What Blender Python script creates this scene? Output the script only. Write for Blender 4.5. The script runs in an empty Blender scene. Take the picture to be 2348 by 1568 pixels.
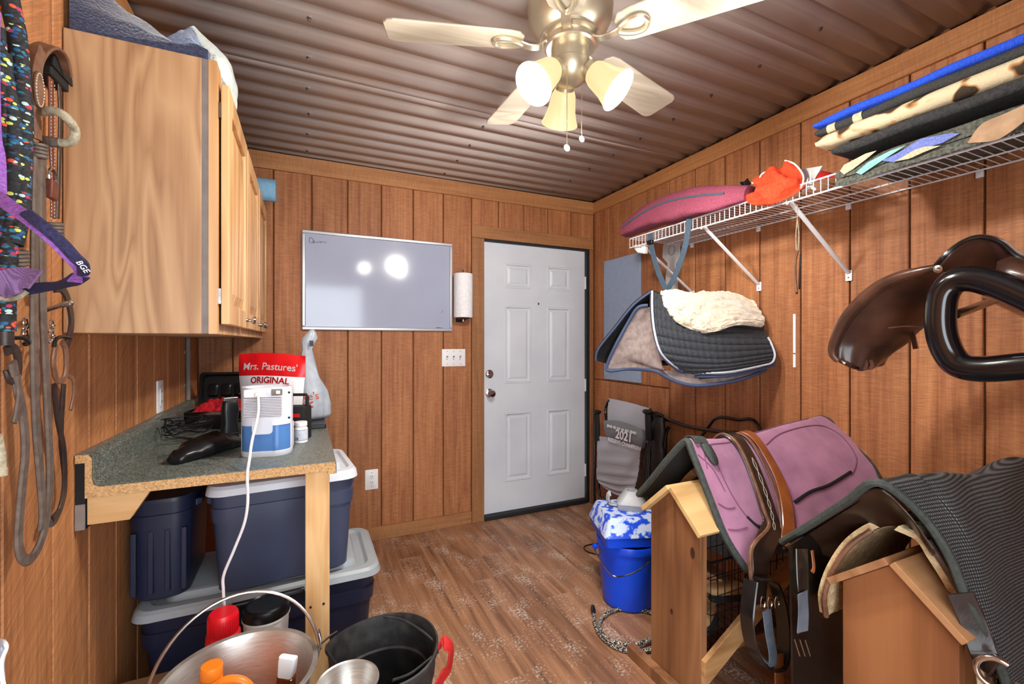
import bpy, bmesh, math, random
from mathutils import Vector, Matrix, noise

scene = bpy.context.scene
COL = scene.collection
pi = math.pi
RND = random.Random(11)

# ------------------------------------------------------------------ camera
F, CX, CY = 1026.0, 1174.0, 784.0            # focal length and centre in photo pixels (2348 x 1568)
YAW = math.atan2(474.0, 1026.0)
CAM = Vector((0.0, 0.0, 1.30))
cam_data = bpy.data.cameras.new('camera')
cam = bpy.data.objects.new('camera', cam_data)
COL.objects.link(cam)
cam.location = CAM
cam.rotation_euler = (pi / 2, 0, -YAW)
cam_data.sensor_width = 36.0
cam_data.lens = F / 2348.0 * 36.0
cam_data.clip_start = 0.02
scene.camera = cam

# ------------------------------------------------------------------ world (daylight that enters by the open doorway behind the camera)
world = bpy.data.worlds.new('daylight'); scene.world = world
world.use_nodes = True
bg = world.node_tree.nodes['Background']
bg.inputs[0].default_value = (0.86, 0.94, 1.0, 1)
bg.inputs[1].default_value = 7.5
scene.view_settings.view_transform = 'Standard'
scene.view_settings.look = 'None'
scene.view_settings.gamma = 1.0
scene.view_settings.use_curve_mapping = False
scene.view_settings.exposure = 0.12
LAMP_W = 40.0                                 # watts of each bulb of the fan light

# ------------------------------------------------------------------ photo pixel -> point on a plane of the room
SN, CS = math.sin(YAW), math.cos(YAW)
def W(px, py, x=None, y=None, z=None, d=None):
    u, v = px - CX, CY - py
    r = Vector((u * CS + F * SN, -u * SN + F * CS, v))
    if x is not None: t = x / r.x
    elif y is not None: t = y / r.y
    elif z is not None: t = (z - CAM.z) / r.z
    else: t = d / F
    return CAM + r * t

# ------------------------------------------------------------------ materials
def lin(c):
    out = []
    for v in c[:3]:
        v = v / 255.0
        out.append(v / 12.92 if v <= 0.04045 else ((v + 0.055) / 1.055) ** 2.4)
    return (*out, 1.0)
MATS = {}
def mat(name, c1, c2=None, scale=20, stretch=(1, 1, 1), rough=0.6, metal=0.0, bump=0.0, bscale=None, bstretch=None,
        coat=0.0, detail=4, ramp=(0.35, 0.65), rnd=False, trans=0.0, ior=1.45, sheen=0.0, emit=None, estr=0.0, alpha=1.0, c3=None, sss=0.0, dist=0.0):
    m = bpy.data.materials.new(name); m.use_nodes = True
    nt = m.node_tree; N = nt.nodes; L = nt.links
    b = N['Principled BSDF']
    b.inputs['Roughness'].default_value = rough
    b.inputs['Metallic'].default_value = metal
    b.inputs['Coat Weight'].default_value = coat
    b.inputs['Coat Roughness'].default_value = 0.12
    b.inputs['Transmission Weight'].default_value = trans
    b.inputs['IOR'].default_value = ior
    b.inputs['Sheen Weight'].default_value = sheen
    b.inputs['Alpha'].default_value = alpha
    if sss: b.inputs['Subsurface Weight'].default_value = sss
    if emit:
        b.inputs['Emission Color'].default_value = lin(emit); b.inputs['Emission Strength'].default_value = estr
    b.inputs['Base Color'].default_value = lin(c1)
    if c2 is not None or bump:
        tc = N.new('ShaderNodeTexCoord'); vec = tc.outputs['Object']
        if rnd:
            oi = N.new('ShaderNodeObjectInfo'); mul = N.new('ShaderNodeVectorMath'); mul.operation = 'MULTIPLY_ADD'
            cmb = N.new('ShaderNodeCombineXYZ')
            for k in range(3): L.new(oi.outputs['Random'], cmb.inputs[k])
            L.new(cmb.outputs[0], mul.inputs[0]); mul.inputs[1].default_value = (17.3, 29.1, 41.7); L.new(vec, mul.inputs[2])
            vec = mul.outputs[0]
        mp = N.new('ShaderNodeMapping'); mp.inputs['Scale'].default_value = stretch; L.new(vec, mp.inputs[0])
        nz = N.new('ShaderNodeTexNoise'); nz.inputs['Scale'].default_value = scale; nz.inputs['Detail'].default_value = detail
        nz.inputs['Distortion'].default_value = dist
        L.new(mp.outputs[0], nz.inputs['Vector'])
        if c2 is not None:
            cr = N.new('ShaderNodeValToRGB'); e = cr.color_ramp.elements
            e[0].position, e[1].position = ramp; e[0].color = lin(c1); e[1].color = lin(c2)
            if c3 is not None:
                k = e.new((ramp[0] + ramp[1]) / 2); k.color = lin(c3)
            L.new(nz.outputs['Fac'], cr.inputs[0])
            out = cr.outputs[0]
            if rnd:
                hs = N.new('ShaderNodeHueSaturation'); mr = N.new('ShaderNodeMapRange')
                mr.inputs['To Min'].default_value = 0.88; mr.inputs['To Max'].default_value = 1.1
                L.new(oi.outputs['Random'], mr.inputs[0]); L.new(mr.outputs[0], hs.inputs['Value']); L.new(out, hs.inputs['Color'])
                out = hs.outputs[0]
            L.new(out, b.inputs['Base Color'])
        if bump:
            src = nz
            if bscale:
                mp2 = N.new('ShaderNodeMapping'); mp2.inputs['Scale'].default_value = bstretch or (1, 1, 1); L.new(vec, mp2.inputs[0])
                src = N.new('ShaderNodeTexNoise'); src.inputs['Scale'].default_value = bscale; src.inputs['Detail'].default_value = 5
                L.new(mp2.outputs[0], src.inputs['Vector'])
            bp = N.new('ShaderNodeBump'); bp.inputs['Strength'].default_value = bump; bp.inputs['Distance'].default_value = 0.004
            L.new(src.outputs['Fac'], bp.inputs['Height']); L.new(bp.outputs[0], b.inputs['Normal'])
    MATS[name] = m
    return m

def wood(name, c1, c2, c3, axis='z', broad=3.0, fine=40.0, rough=0.6, saw=0.0, bump=0.25, rnd=True, knots=0.0, fleck=0.0, sawdir=None, ring=0.45, vary=0.1, count=9.0):
    """grain that runs along one axis: broad cathedral bands + fine fibres (+ rough saw marks, + knots)"""
    m = bpy.data.materials.new(name); m.use_nodes = True
    nt = m.node_tree; N = nt.nodes; L = nt.links; b = N['Principled BSDF']
    b.inputs['Roughness'].default_value = rough
    tc = N.new('ShaderNodeTexCoord'); vec = tc.outputs['Object']
    if rnd:
        oi = N.new('ShaderNodeObjectInfo'); cmb = N.new('ShaderNodeCombineXYZ')
        for k in range(3): L.new(oi.outputs['Random'], cmb.inputs[k])
        ma = N.new('ShaderNodeVectorMath'); ma.operation = 'MULTIPLY_ADD'
        L.new(cmb.outputs[0], ma.inputs[0]); ma.inputs[1].default_value = (7.3, 19.1, 31.7); L.new(vec, ma.inputs[2]); vec = ma.outputs[0]
    def mapped(s):
        mp = N.new('ShaderNodeMapping'); mp.inputs['Scale'].default_value = s; L.new(vec, mp.inputs[0]); return mp.outputs[0]
    i = 'xyz'.index(axis)
    sb = [1, 1, 1]; sb[i] = 0.16
    sf = [1, 1, 1]; sf[i] = 0.03
    n1 = N.new('ShaderNodeTexNoise'); n1.inputs['Scale'].default_value = broad; n1.inputs['Detail'].default_value = 2; n1.inputs['Distortion'].default_value = 0.6
    L.new(mapped(sb), n1.inputs['Vector'])
    rings = N.new('ShaderNodeMath'); rings.operation = 'MULTIPLY'; rings.inputs[1].default_value = count; L.new(n1.outputs['Fac'], rings.inputs[0])
    fr = N.new('ShaderNodeMath'); fr.operation = 'PINGPONG'; fr.inputs[1].default_value = 1.0; L.new(rings.outputs[0], fr.inputs[0])
    n2 = N.new('ShaderNodeTexNoise'); n2.inputs['Scale'].default_value = fine; n2.inputs['Detail'].default_value = 5; n2.inputs['Roughness'].default_value = 0.65
    L.new(mapped(sf), n2.inputs['Vector'])
    mx = N.new('ShaderNodeMath'); mx.operation = 'MULTIPLY_ADD'; L.new(fr.outputs[0], mx.inputs[0]); mx.inputs[1].default_value = ring
    sc = N.new('ShaderNodeMath'); sc.operation = 'MULTIPLY'; sc.inputs[1].default_value = 1.07 - ring; L.new(n2.outputs['Fac'], sc.inputs[0])
    L.new(sc.outputs[0], mx.inputs[2])
    cr = N.new('ShaderNodeValToRGB'); e = cr.color_ramp.elements
    e[0].position = 0.2; e[0].color = lin(c1); e[1].position = 0.78; e[1].color = lin(c3)
    k = e.new(0.48); k.color = lin(c2)
    L.new(mx.outputs[0], cr.inputs[0]); out = cr.outputs[0]
    hsrc = n2.outputs['Fac']
    if saw:
        ss = [6, 6, 6]; ss[i] = 60
        n3 = N.new('ShaderNodeTexNoise'); n3.inputs['Scale'].default_value = 4.0; n3.inputs['Detail'].default_value = 6
        if sawdir:                               # slanting blade marks: rotate about x, then stretch
            mp3 = N.new('ShaderNodeMapping'); mp3.vector_type = 'TEXTURE'; mp3.inputs['Rotation'].default_value = (math.radians(sawdir[0]), 0, 0)
            mp3.inputs['Scale'].default_value = (1 / 6, 1 / sawdir[1], 1 / sawdir[2]); L.new(vec, mp3.inputs[0]); L.new(mp3.outputs[0], n3.inputs['Vector'])
        else: L.new(mapped(ss), n3.inputs['Vector'])
        mr = N.new('ShaderNodeMapRange'); mr.inputs['From Min'].default_value = 0.35; mr.inputs['From Max'].default_value = 0.7
        mr.inputs['To Min'].default_value = 1 - saw; mr.inputs['To Max'].default_value = 1 + saw
        L.new(n3.outputs['Fac'], mr.inputs[0])
        hs = N.new('ShaderNodeHueSaturation'); L.new(mr.outputs[0], hs.inputs['Value']); L.new(out, hs.inputs['Color']); out = hs.outputs[0]
        ad = N.new('ShaderNodeMath'); ad.operation = 'ADD'; L.new(hsrc, ad.inputs[0]); L.new(n3.outputs['Fac'], ad.inputs[1]); hsrc = ad.outputs[0]
    if rnd:
        mr = N.new('ShaderNodeMapRange'); mr.inputs['To Min'].default_value = 1 - vary; mr.inputs['To Max'].default_value = 1 + vary
        L.new(oi.outputs['Random'], mr.inputs[0])
        hs = N.new('ShaderNodeHueSaturation'); L.new(mr.outputs[0], hs.inputs['Value']); L.new(out, hs.inputs['Color']); out = hs.outputs[0]
    if knots:
        vo = N.new('ShaderNodeTexVoronoi'); vo.inputs['Scale'].default_value = knots
        sk = [1, 1, 1]; sk[i] = 0.6
        L.new(mapped(sk), vo.inputs['Vector'])
        mr = N.new('ShaderNodeMapRange'); mr.inputs['From Min'].default_value = 0.05; mr.inputs['From Max'].default_value = 0.13
        L.new(vo.outputs['Distance'], mr.inputs[0])
        mi = N.new('ShaderNodeMix'); mi.data_type = 'RGBA'; mi.inputs[6].default_value = lin([c * 0.45 for c in c1])
        L.new(mr.outputs[0], mi.inputs[0]); L.new(out, mi.inputs[7]); out = mi.outputs[2]
    if fleck:                                   # pale dust and scuffs lying in patches
        n4 = N.new('ShaderNodeTexNoise'); n4.inputs['Scale'].default_value = 5; n4.inputs['Detail'].default_value = 3
        L.new(tc.outputs['Object'], n4.inputs['Vector'])
        n5 = N.new('ShaderNodeTexNoise'); n5.inputs['Scale'].default_value = 90; n5.inputs['Detail'].default_value = 6
        L.new(tc.outputs['Object'], n5.inputs['Vector'])
        pr = N.new('ShaderNodeMath'); pr.operation = 'MULTIPLY'; L.new(n4.outputs['Fac'], pr.inputs[0]); L.new(n5.outputs['Fac'], pr.inputs[1])
        mr = N.new('ShaderNodeMapRange'); mr.inputs['From Min'].default_value = 0.27; mr.inputs['From Max'].default_value = 0.42; mr.inputs['To Max'].default_value = fleck
        L.new(pr.outputs[0], mr.inputs[0])
        mi = N.new('ShaderNodeMix'); mi.data_type = 'RGBA'; mi.inputs[7].default_value = lin((200, 186, 172))
        L.new(mr.outputs[0], mi.inputs[0]); L.new(out, mi.inputs[6]); out = mi.outputs[2]
    L.new(out, b.inputs['Base Color'])
    bp = N.new('ShaderNodeBump'); bp.inputs['Strength'].default_value = bump; bp.inputs['Distance'].default_value = 0.002
    L.new(hsrc, bp.inputs['Height']); L.new(bp.outputs[0], b.inputs['Normal'])
    MATS[name] = m
    return m

def cells(name, base, colours, scale=60, stretch=(1, 1, 1), dot=0.33, rough=0.8, band=None, bump=0.0, rnd=1.0):
    """flecks of several colours on a ground colour (braided rope, woven blankets, speckled boards)"""
    m = bpy.data.materials.new(name); m.use_nodes = True
    nt = m.node_tree; N = nt.nodes; L = nt.links; b = N['Principled BSDF']; b.inputs['Roughness'].default_value = rough
    tc = N.new('ShaderNodeTexCoord'); mp = N.new('ShaderNodeMapping'); mp.inputs['Scale'].default_value = stretch; L.new(tc.outputs['Object'], mp.inputs[0])
    vo = N.new('ShaderNodeTexVoronoi'); vo.inputs['Scale'].default_value = scale; vo.inputs['Randomness'].default_value = rnd; L.new(mp.outputs[0], vo.inputs['Vector'])
    sp = N.new('ShaderNodeSeparateColor'); L.new(vo.outputs['Color'], sp.inputs[0])
    cr = N.new('ShaderNodeValToRGB'); cr.color_ramp.interpolation = 'CONSTANT'; e = cr.color_ramp.elements
    n = len(colours)
    e[0].position = 0; e[0].color = lin(colours[0]); e[1].position = 1.0 / n; e[1].color = lin(colours[1 % n])
    for i in range(2, n):
        k = e.new(i / n); k.color = lin(colours[i])
    L.new(sp.outputs[0], cr.inputs[0])
    lt = N.new('ShaderNodeMath'); lt.operation = 'LESS_THAN'; lt.inputs[1].default_value = dot; L.new(vo.outputs['Distance'], lt.inputs[0])
    fac = lt.outputs[0]
    if band:                                    # the flecks come in bands along one axis
        wv = N.new('ShaderNodeTexWave'); wv.bands_direction = band[0]; wv.inputs['Scale'].default_value = band[1]; wv.inputs['Distortion'].default_value = 1.5
        L.new(tc.outputs['Object'], wv.inputs['Vector'])
        gt = N.new('ShaderNodeMath'); gt.operation = 'GREATER_THAN'; gt.inputs[1].default_value = band[2]; L.new(wv.outputs['Fac'], gt.inputs[0])
        mu = N.new('ShaderNodeMath'); mu.operation = 'MULTIPLY'; L.new(fac, mu.inputs[0]); L.new(gt.outputs[0], mu.inputs[1]); fac = mu.outputs[0]
    mi = N.new('ShaderNodeMix'); mi.data_type = 'RGBA'; mi.inputs[6].default_value = lin(base)
    L.new(fac, mi.inputs[0]); L.new(cr.outputs[0], mi.inputs[7]); L.new(mi.outputs[2], b.inputs['Base Color'])
    if bump:
        bp = N.new('ShaderNodeBump'); bp.inputs['Strength'].default_value = bump; bp.inputs['Distance'].default_value = 0.004; bp.invert = True
        L.new(vo.outputs['Distance'], bp.inputs['Height']); L.new(bp.outputs[0], b.inputs['Normal'])
    MATS[name] = m
    return m

def weave(name, c1, c2, scale=300, rough=0.85, bump=0.5, axes=('X', 'Z')):
    """cloth of crossing threads"""
    m = bpy.data.materials.new(name); m.use_nodes = True
    nt = m.node_tree; N = nt.nodes; L = nt.links; b = N['Principled BSDF']; b.inputs['Roughness'].default_value = rough
    tc = N.new('ShaderNodeTexCoord'); f = []
    for a in axes:
        w = N.new('ShaderNodeTexWave'); w.bands_direction = a; w.inputs['Scale'].default_value = scale; w.inputs['Distortion'].default_value = 0.6
        L.new(tc.outputs['Object'], w.inputs['Vector']); f.append(w.outputs['Fac'])
    mu = N.new('ShaderNodeMath'); mu.operation = 'MULTIPLY'; L.new(f[0], mu.inputs[0]); L.new(f[1], mu.inputs[1])
    mi = N.new('ShaderNodeMix'); mi.data_type = 'RGBA'; mi.inputs[6].default_value = lin(c1); mi.inputs[7].default_value = lin(c2)
    L.new(mu.outputs[0], mi.inputs[0]); L.new(mi.outputs[2], b.inputs['Base Color'])
    bp = N.new('ShaderNodeBump'); bp.inputs['Strength'].default_value = bump; bp.inputs['Distance'].default_value = 0.003
    L.new(mu.outputs[0], bp.inputs['Height']); L.new(bp.outputs[0], b.inputs['Normal'])
    MATS[name] = m
    return m

# ------------------------------------------------------------------ curves, frames
def cat(pts, k=6, closed=False):
    """Catmull-Rom through the points"""
    P = [Vector(p) for p in pts]; n = len(P); out = []
    if n < 3 and not closed: return P
    seg = n if closed else n - 1
    for i in range(seg):
        if closed: a, b, c, d = P[(i - 1) % n], P[i], P[(i + 1) % n], P[(i + 2) % n]
        else: a, b, c, d = P[max(i - 1, 0)], P[i], P[i + 1], P[min(i + 2, n - 1)]
        for j in range(k):
            t = j / k
            out.append(0.5 * ((2 * b) + (c - a) * t + (2 * a - 5 * b + 4 * c - d) * t * t + (3 * b - a - 3 * c + d) * t ** 3))
    if not closed: out.append(P[-1])
    return out
def rr(w, d, r, k=4):
    """rounded rectangle outline"""
    out = []; r = min(r, w / 2 - 1e-5, d / 2 - 1e-5)
    for cx, cy, a0 in ((w / 2 - r, d / 2 - r, 0), (-w / 2 + r, d / 2 - r, 90), (-w / 2 + r, -d / 2 + r, 180), (w / 2 - r, -d / 2 + r, 270)):
        for i in range(k + 1):
            a = math.radians(a0 + 90 * i / k); out.append((cx + r * math.cos(a), cy + r * math.sin(a)))
    return out
def ctrl(rows):
    """surface through a grid of control points: f(u, v), v picks the row"""
    rows = [[Vector(p) for p in r] for r in rows]
    def c1(P, t):
        n = len(P) - 1; t = min(max(t, 0), 1) * n; i = min(int(t), n - 1); t -= i
        a, b, c, d = P[max(i - 1, 0)], P[i], P[i + 1], P[min(i + 2, n)]
        return 0.5 * ((2 * b) + (c - a) * t + (2 * a - 5 * b + 4 * c - d) * t * t + (3 * b - a - 3 * c + d) * t ** 3)
    return lambda u, v: c1([c1(r, u) for r in rows], v)

# ------------------------------------------------------------------ mesh builder
class MB:
    def __init__(s): s.v = []; s.f = []; s.mi = []
    def add(s, V, Fc, m=0):
        o = len(s.v); s.v += [Vector(p) for p in V]
        s.f += [tuple(i + o for i in f) for f in Fc]; s.mi += [m] * len(Fc); return s
    def box(s, lo, hi, M=None, m=0):
        x0, y0, z0 = lo; x1, y1, z1 = hi
        V = [Vector(p) for p in ((x0, y0, z0), (x1, y0, z0), (x1, y1, z0), (x0, y1, z0), (x0, y0, z1), (x1, y0, z1), (x1, y1, z1), (x0, y1, z1))]
        if M: V = [M @ p for p in V]
        return s.add(V, [(0, 3, 2, 1), (4, 5, 6, 7), (0, 1, 5, 4), (1, 2, 6, 5), (2, 3, 7, 6), (3, 0, 4, 7)], m)
    def loft(s, rings, closed=True, caps=True, m=0, loop=False):
        n = len(rings[0]); V = [p for r in rings for p in r]; Fc = []; k = len(rings)
        for i in range(k if loop else k - 1):
            for j in range(n if closed else n - 1):
                a, b = i * n + j, i * n + (j + 1) % n; i2 = (i + 1) % k
                Fc.append((a, b, i2 * n + (j + 1) % n, i2 * n + j))
        if caps and closed and not loop:
            Fc.append(tuple(range(n - 1, -1, -1))); Fc.append(tuple((k - 1) * n + j for j in range(n)))
        return s.add(V, Fc, m)
    def tube(s, path, r, n=8, closed=False, prof=None, hint=None, caps=True, m=0, M=None):
        P = [Vector(p) for p in path]; k = len(P)
        if M: P = [M @ p for p in P]
        rs = r if isinstance(r, (list, tuple)) else [r] * k
        if prof is None: prof = [(math.cos(2 * pi * j / n), math.sin(2 * pi * j / n)) for j in range(n)]; sc = True
        else: sc = False
        rings = []; prev = None
        for i in range(k):
            if closed: t = P[(i + 1) % k] - P[i - 1]
            else: t = P[min(i + 1, k - 1)] - P[max(i - 1, 0)]
            if t.length < 1e-9: t = Vector((0, 0, 1))
            t.normalize()
            if hint is not None:
                h = Vector(hint(P[i], i / max(k - 1, 1))) if callable(hint) else Vector(hint)
                a = t.cross(h)
                if a.length < 1e-6: a = prev or t.orthogonal()
            elif prev is None: a = t.orthogonal()
            else: a = prev - t * prev.dot(t)
            a = a.normalized(); b = a.cross(t).normalized() * -1; prev = a
            q = rs[i] if sc else 1.0 * (rs[i] if not isinstance(r, (int, float)) else 1.0)
            rings.append([P[i] + a * (x * q) + b * (y * q) for x, y in prof])
        return s.loft(rings, True, caps and not closed, m, loop=closed)
    def strap(s, path, w, t, hint=(1, 0, 0), k=6, m=0, M=None, smooth=True):
        """flat band, width w, thickness t; hint points along the face normal"""
        P = cat(path, k) if smooth else path
        e = min(t * 0.4, w * 0.2)
        prof = [(w / 2, -t / 2 + e), (w / 2, t / 2 - e), (w / 2 - e, t / 2), (-w / 2 + e, t / 2), (-w / 2, t / 2 - e), (-w / 2, -t / 2 + e), (-w / 2 + e, -t / 2), (w / 2 - e, -t / 2)]
        return s.tube(P, 1.0, prof=prof, hint=hint, m=m, M=M)
    def lathe(s, prof, n=24, c=(0, 0, 0), M=None, m=0, caps=True):
        c = Vector(c); rings = []
        for r, z in prof:
            ring = []
            for j in range(n):
                a = 2 * pi * j / n; p = Vector((max(r, 1e-5) * math.cos(a), max(r, 1e-5) * math.sin(a), z))
                ring.append((M @ p if M else p) + c)
            rings.append(ring)
        return s.loft(rings, True, caps, m)
    def prism(s, poly, fn, d0, d1, m=0):
        """extrude a 2D outline between depths d0 and d1; fn(a, b, d) -> point"""
        n = len(poly); V = [Vector(fn(a, b, d0)) for a, b in poly] + [Vector(fn(a, b, d1)) for a, b in poly]
        Fc = [(i, (i + 1) % n, n + (i + 1) % n, n + i) for i in range(n)] + [tuple(range(n - 1, -1, -1)), tuple(range(n, 2 * n))]
        return s.add(V, Fc, m)
    def sheet(s, fn, nu, nv, th=0.0, disp=None, m=0, wrap=False):
        """surface f(u, v) with thickness th (behind its normal) and a relief disp(u, v) on its front"""
        P = [[Vector(fn(i / nu, j / nv)) for i in range(nu + 1)] for j in range(nv + 1)]
        Nn = []
        for j in range(nv + 1):
            row = []
            for i in range(nu + 1):
                du = P[j][min(i + 1, nu)] - P[j][max(i - 1, 0)]; dv = P[min(j + 1, nv)][i] - P[max(j - 1, 0)][i]
                nn = du.cross(dv)
                row.append(nn.normalized() if nn.length > 1e-12 else Vector((0, 0, 1)))
            Nn.append(row)
        tow = sum((Nn[j][i].dot(CAM - P[j][i]) for j in range(nv + 1) for i in range(nu + 1)))
        if tow < 0: Nn = [[-q for q in r_] for r_ in Nn]     # relief on the side that faces the room
        th = abs(th); w = nu + 1; V = []
        for j in range(nv + 1):
            for i in range(nu + 1):
                V.append(P[j][i] + (Nn[j][i] * disp(i / nu, j / nv) if disp else Vector()))
        Fc = [(j * w + i, j * w + i + 1, (j + 1) * w + i + 1, (j + 1) * w + i) for j in range(nv) for i in range(nu)]
        if th:
            o = len(V)
            for j in range(nv + 1):
                for i in range(nu + 1): V.append(P[j][i] - Nn[j][i] * th)
            Fc += [tuple(o + q for q in reversed(f)) for f in list(Fc)]
            rim = [i for i in range(nu + 1)] + [j * w + nu for j in range(1, nv + 1)] + [nv * w + i for i in range(nu - 1, -1, -1)] + [j * w for j in range(nv - 1, 0, -1)]
            for a, b in zip(rim, rim[1:] + rim[:1]): Fc.append((a, o + a, o + b, b))
        return s.add(V, Fc, m)
    def jitter(s, amp, sc, seed=0):
        for i, p in enumerate(s.v):
            s.v[i] = p + Vector([noise.noise(Vector((p.x * sc + seed, p.y * sc + 7 * k, p.z * sc + 3 * k))) for k in range(3)]) * amp
        return s
    def build(s, name, mats, parent=None, smooth=True, bev=0.0, ang=40, sub=0, origin=None, seg=2):
        base = Vector()
        if parent is not None:
            q = parent
            while q is not None: base += q.location; q = q.parent
        elif origin is not None: base = Vector(origin)
        else:
            xs = [p.x for p in s.v]; ys = [p.y for p in s.v]; zs = [p.z for p in s.v]
            base = Vector(((min(xs) + max(xs)) / 2, (min(ys) + max(ys)) / 2, min(zs)))
        me = bpy.data.meshes.new(name)
        me.from_pydata([tuple(p - base) for p in s.v], [], s.f)
        bm = bmesh.new(); bm.from_mesh(me); bmesh.ops.recalc_face_normals(bm, faces=bm.faces); bm.to_mesh(me); bm.free()
        if not isinstance(mats, (list, tuple)): mats = [mats]
        for mm in mats: me.materials.append(MATS[mm] if isinstance(mm, str) else mm)
        if len(mats) > 1:
            for p, k in zip(me.polygons, s.mi): p.material_index = k
        if smooth:
            for p in me.polygons: p.use_smooth = True
            me.set_sharp_from_angle(angle=math.radians(ang))
        o = bpy.data.objects.new(name, me); COL.objects.link(o)
        if parent is not None: o.parent = parent
        else: o.location = base
        if bev:
            mo = o.modifiers.new('bevel', 'BEVEL'); mo.width = bev; mo.segments = seg; mo.limit_method = 'ANGLE'; mo.angle_limit = math.radians(35)
        if sub:
            mo = o.modifiers.new('sub', 'SUBSURF'); mo.levels = sub; mo.render_levels = sub
        return o

def tag(o, label, cat_, group=None):
    o['label'] = label; o['category'] = cat_
    if group: o['group'] = group
    return o
def struct(o, label=None):
    o['kind'] = 'structure'
    if label: o['label'] = label
    return o
def thing(name, label, cat_, loc, group=None):
    o = bpy.data.objects.new(name, None); o.empty_display_size = 0.05; COL.objects.link(o); o.location = loc
    return tag(o, label, cat_, group)
def inst(src, parent, loc=(0, 0, 0), rot=None):
    o = src.copy(); COL.objects.link(o); o.parent = parent; o.location = loc
    if rot: o.rotation_euler = rot
    return o
def piece(name, mesh_obj, parent, loc, rot=(0, 0, 0), scale=None):
    """another piece that shares its mesh data"""
    o = bpy.data.objects.new(name, mesh_obj.data); COL.objects.link(o); o.parent = parent; o.location = loc; o.rotation_euler = rot
    if scale: o.scale = scale
    for md in mesh_obj.modifiers:
        if md.type == 'BEVEL':
            q = o.modifiers.new('bevel', 'BEVEL'); q.width = md.width; q.segments = md.segments; q.limit_method = 'ANGLE'; q.angle_limit = md.angle_limit
    return o
def text(name, s, size, M, mt, parent, ext=0.0004, warp=None, shear=0.0, space=1.0, fat=0.0):
    cu = bpy.data.curves.new(name, 'FONT'); cu.body = s; cu.size = size; cu.extrude = ext; cu.align_x = 'CENTER'; cu.align_y = 'CENTER'
    cu.shear = shear; cu.space_character = space; cu.offset = fat; cu.resolution_u = 3
    ob = bpy.data.objects.new(name, cu); COL.objects.link(ob)
    dg = bpy.context.evaluated_depsgraph_get(); me = bpy.data.meshes.new_from_object(ob.evaluated_get(dg))
    bpy.data.objects.remove(ob); bpy.data.curves.remove(cu)
    base = Vector(); q = parent
    while q is not None: base += q.location; q = q.parent
    for v in me.vertices:
        p = v.co.copy()
        if warp: p = Vector(warp(p))
        v.co = (M @ p) - base
    me.materials.clear(); me.materials.append(MATS[mt])
    o = bpy.data.objects.new(name, me); COL.objects.link(o); o.parent = parent
    return o
def facing(origin, xdir, up=(0, 0, 1)):
    """matrix with local x along xdir, local y along up, local z out of the face"""
    x = Vector(xdir).normalized(); y = Vector(up); y = (y - x * y.dot(x)).normalized(); z = x.cross(y)
    M = Matrix((x, y, z)).transposed().to_4x4(); M.translation = Vector(origin); return M
def RT(loc, rz=0.0, rx=0.0, ry=0.0):
    return Matrix.Translation(Vector(loc)) @ Matrix.Rotation(rz, 4, 'Z') @ Matrix.Rotation(ry, 4, 'Y') @ Matrix.Rotation(rx, 4, 'X')

# ------------------------------------------------------------------ palette
wood('siding', (102, 57, 30), (157, 98, 58), (183, 124, 78), 'z', broad=5, fine=60, rough=0.62, saw=0.18, bump=0.5, ring=0.14)
wood('siding_left', (114, 68, 36), (174, 113, 67), (200, 139, 88), 'z', broad=4, fine=60, rough=0.62, saw=0.2, bump=0.5, sawdir=(38, 3, 50), ring=0.1)
mat('groove', (96, 56, 28), (116, 70, 36), scale=40, rough=0.7)
wood('trim_wood', (122, 78, 44), (158, 106, 64), (178, 126, 78), 'x', broad=4, fine=70, rough=0.6, saw=0.12, bump=0.35, ring=0.12)
wood('trim_wood_y', (122, 78, 42), (164, 108, 62), (186, 130, 78), 'y', broad=4, fine=70, rough=0.6, saw=0.12, bump=0.35, ring=0.12)
wood('trim_wood_z', (116, 72, 40), (150, 100, 60), (170, 118, 74), 'z', broad=4, fine=70, rough=0.6, saw=0.12, bump=0.35, ring=0.12)
wood('plank_floor', (82, 54, 37), (136, 94, 66), (168, 123, 90), 'y', broad=5.5, fine=46, rough=0.5, bump=0.2, fleck=0.9, vary=0.05, ring=0.3)
mat('floor_gap', (70, 46, 30), rough=0.8)
mat('roof_metal', (180, 168, 161), (186, 174, 167), scale=6, rough=0.18, bump=0.03, bscale=160, coat=0.3)
mat('white_paint', (214, 219, 226), (204, 209, 217), scale=3, rough=0.42, bump=0.03, bscale=120)
mat('black_rubber', (22, 23, 26), (34, 35, 38), scale=30, rough=0.6)
mat('chrome', (190, 190, 192), rough=0.14, metal=1)
mat('steel', (176, 174, 170), (150, 148, 146), scale=40, rough=0.24, metal=1)
mat('nickel', (216, 206, 184), rough=0.3, metal=0.85)
mat('brass_dull', (204, 194, 168), rough=0.38, metal=0.75)
mat('white_plastic', (232, 232, 232), rough=0.35)
mat('white_metal', (226, 227, 232), rough=0.4)
mat('black_plastic', (16, 16, 18), rough=0.32)
mat('black_matte', (14, 14, 15), rough=0.75)
mat('dark_slot', (10, 10, 10), rough=0.9)
mat('ink', (70, 74, 88), rough=0.6)
# ================================================================== the room
XL, XR, YB, YF, ZC = -0.555, 2.15, 3.05, -0.45, 2.44
GR = 0.007                                     # half-ish groove width between siding planks

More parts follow.
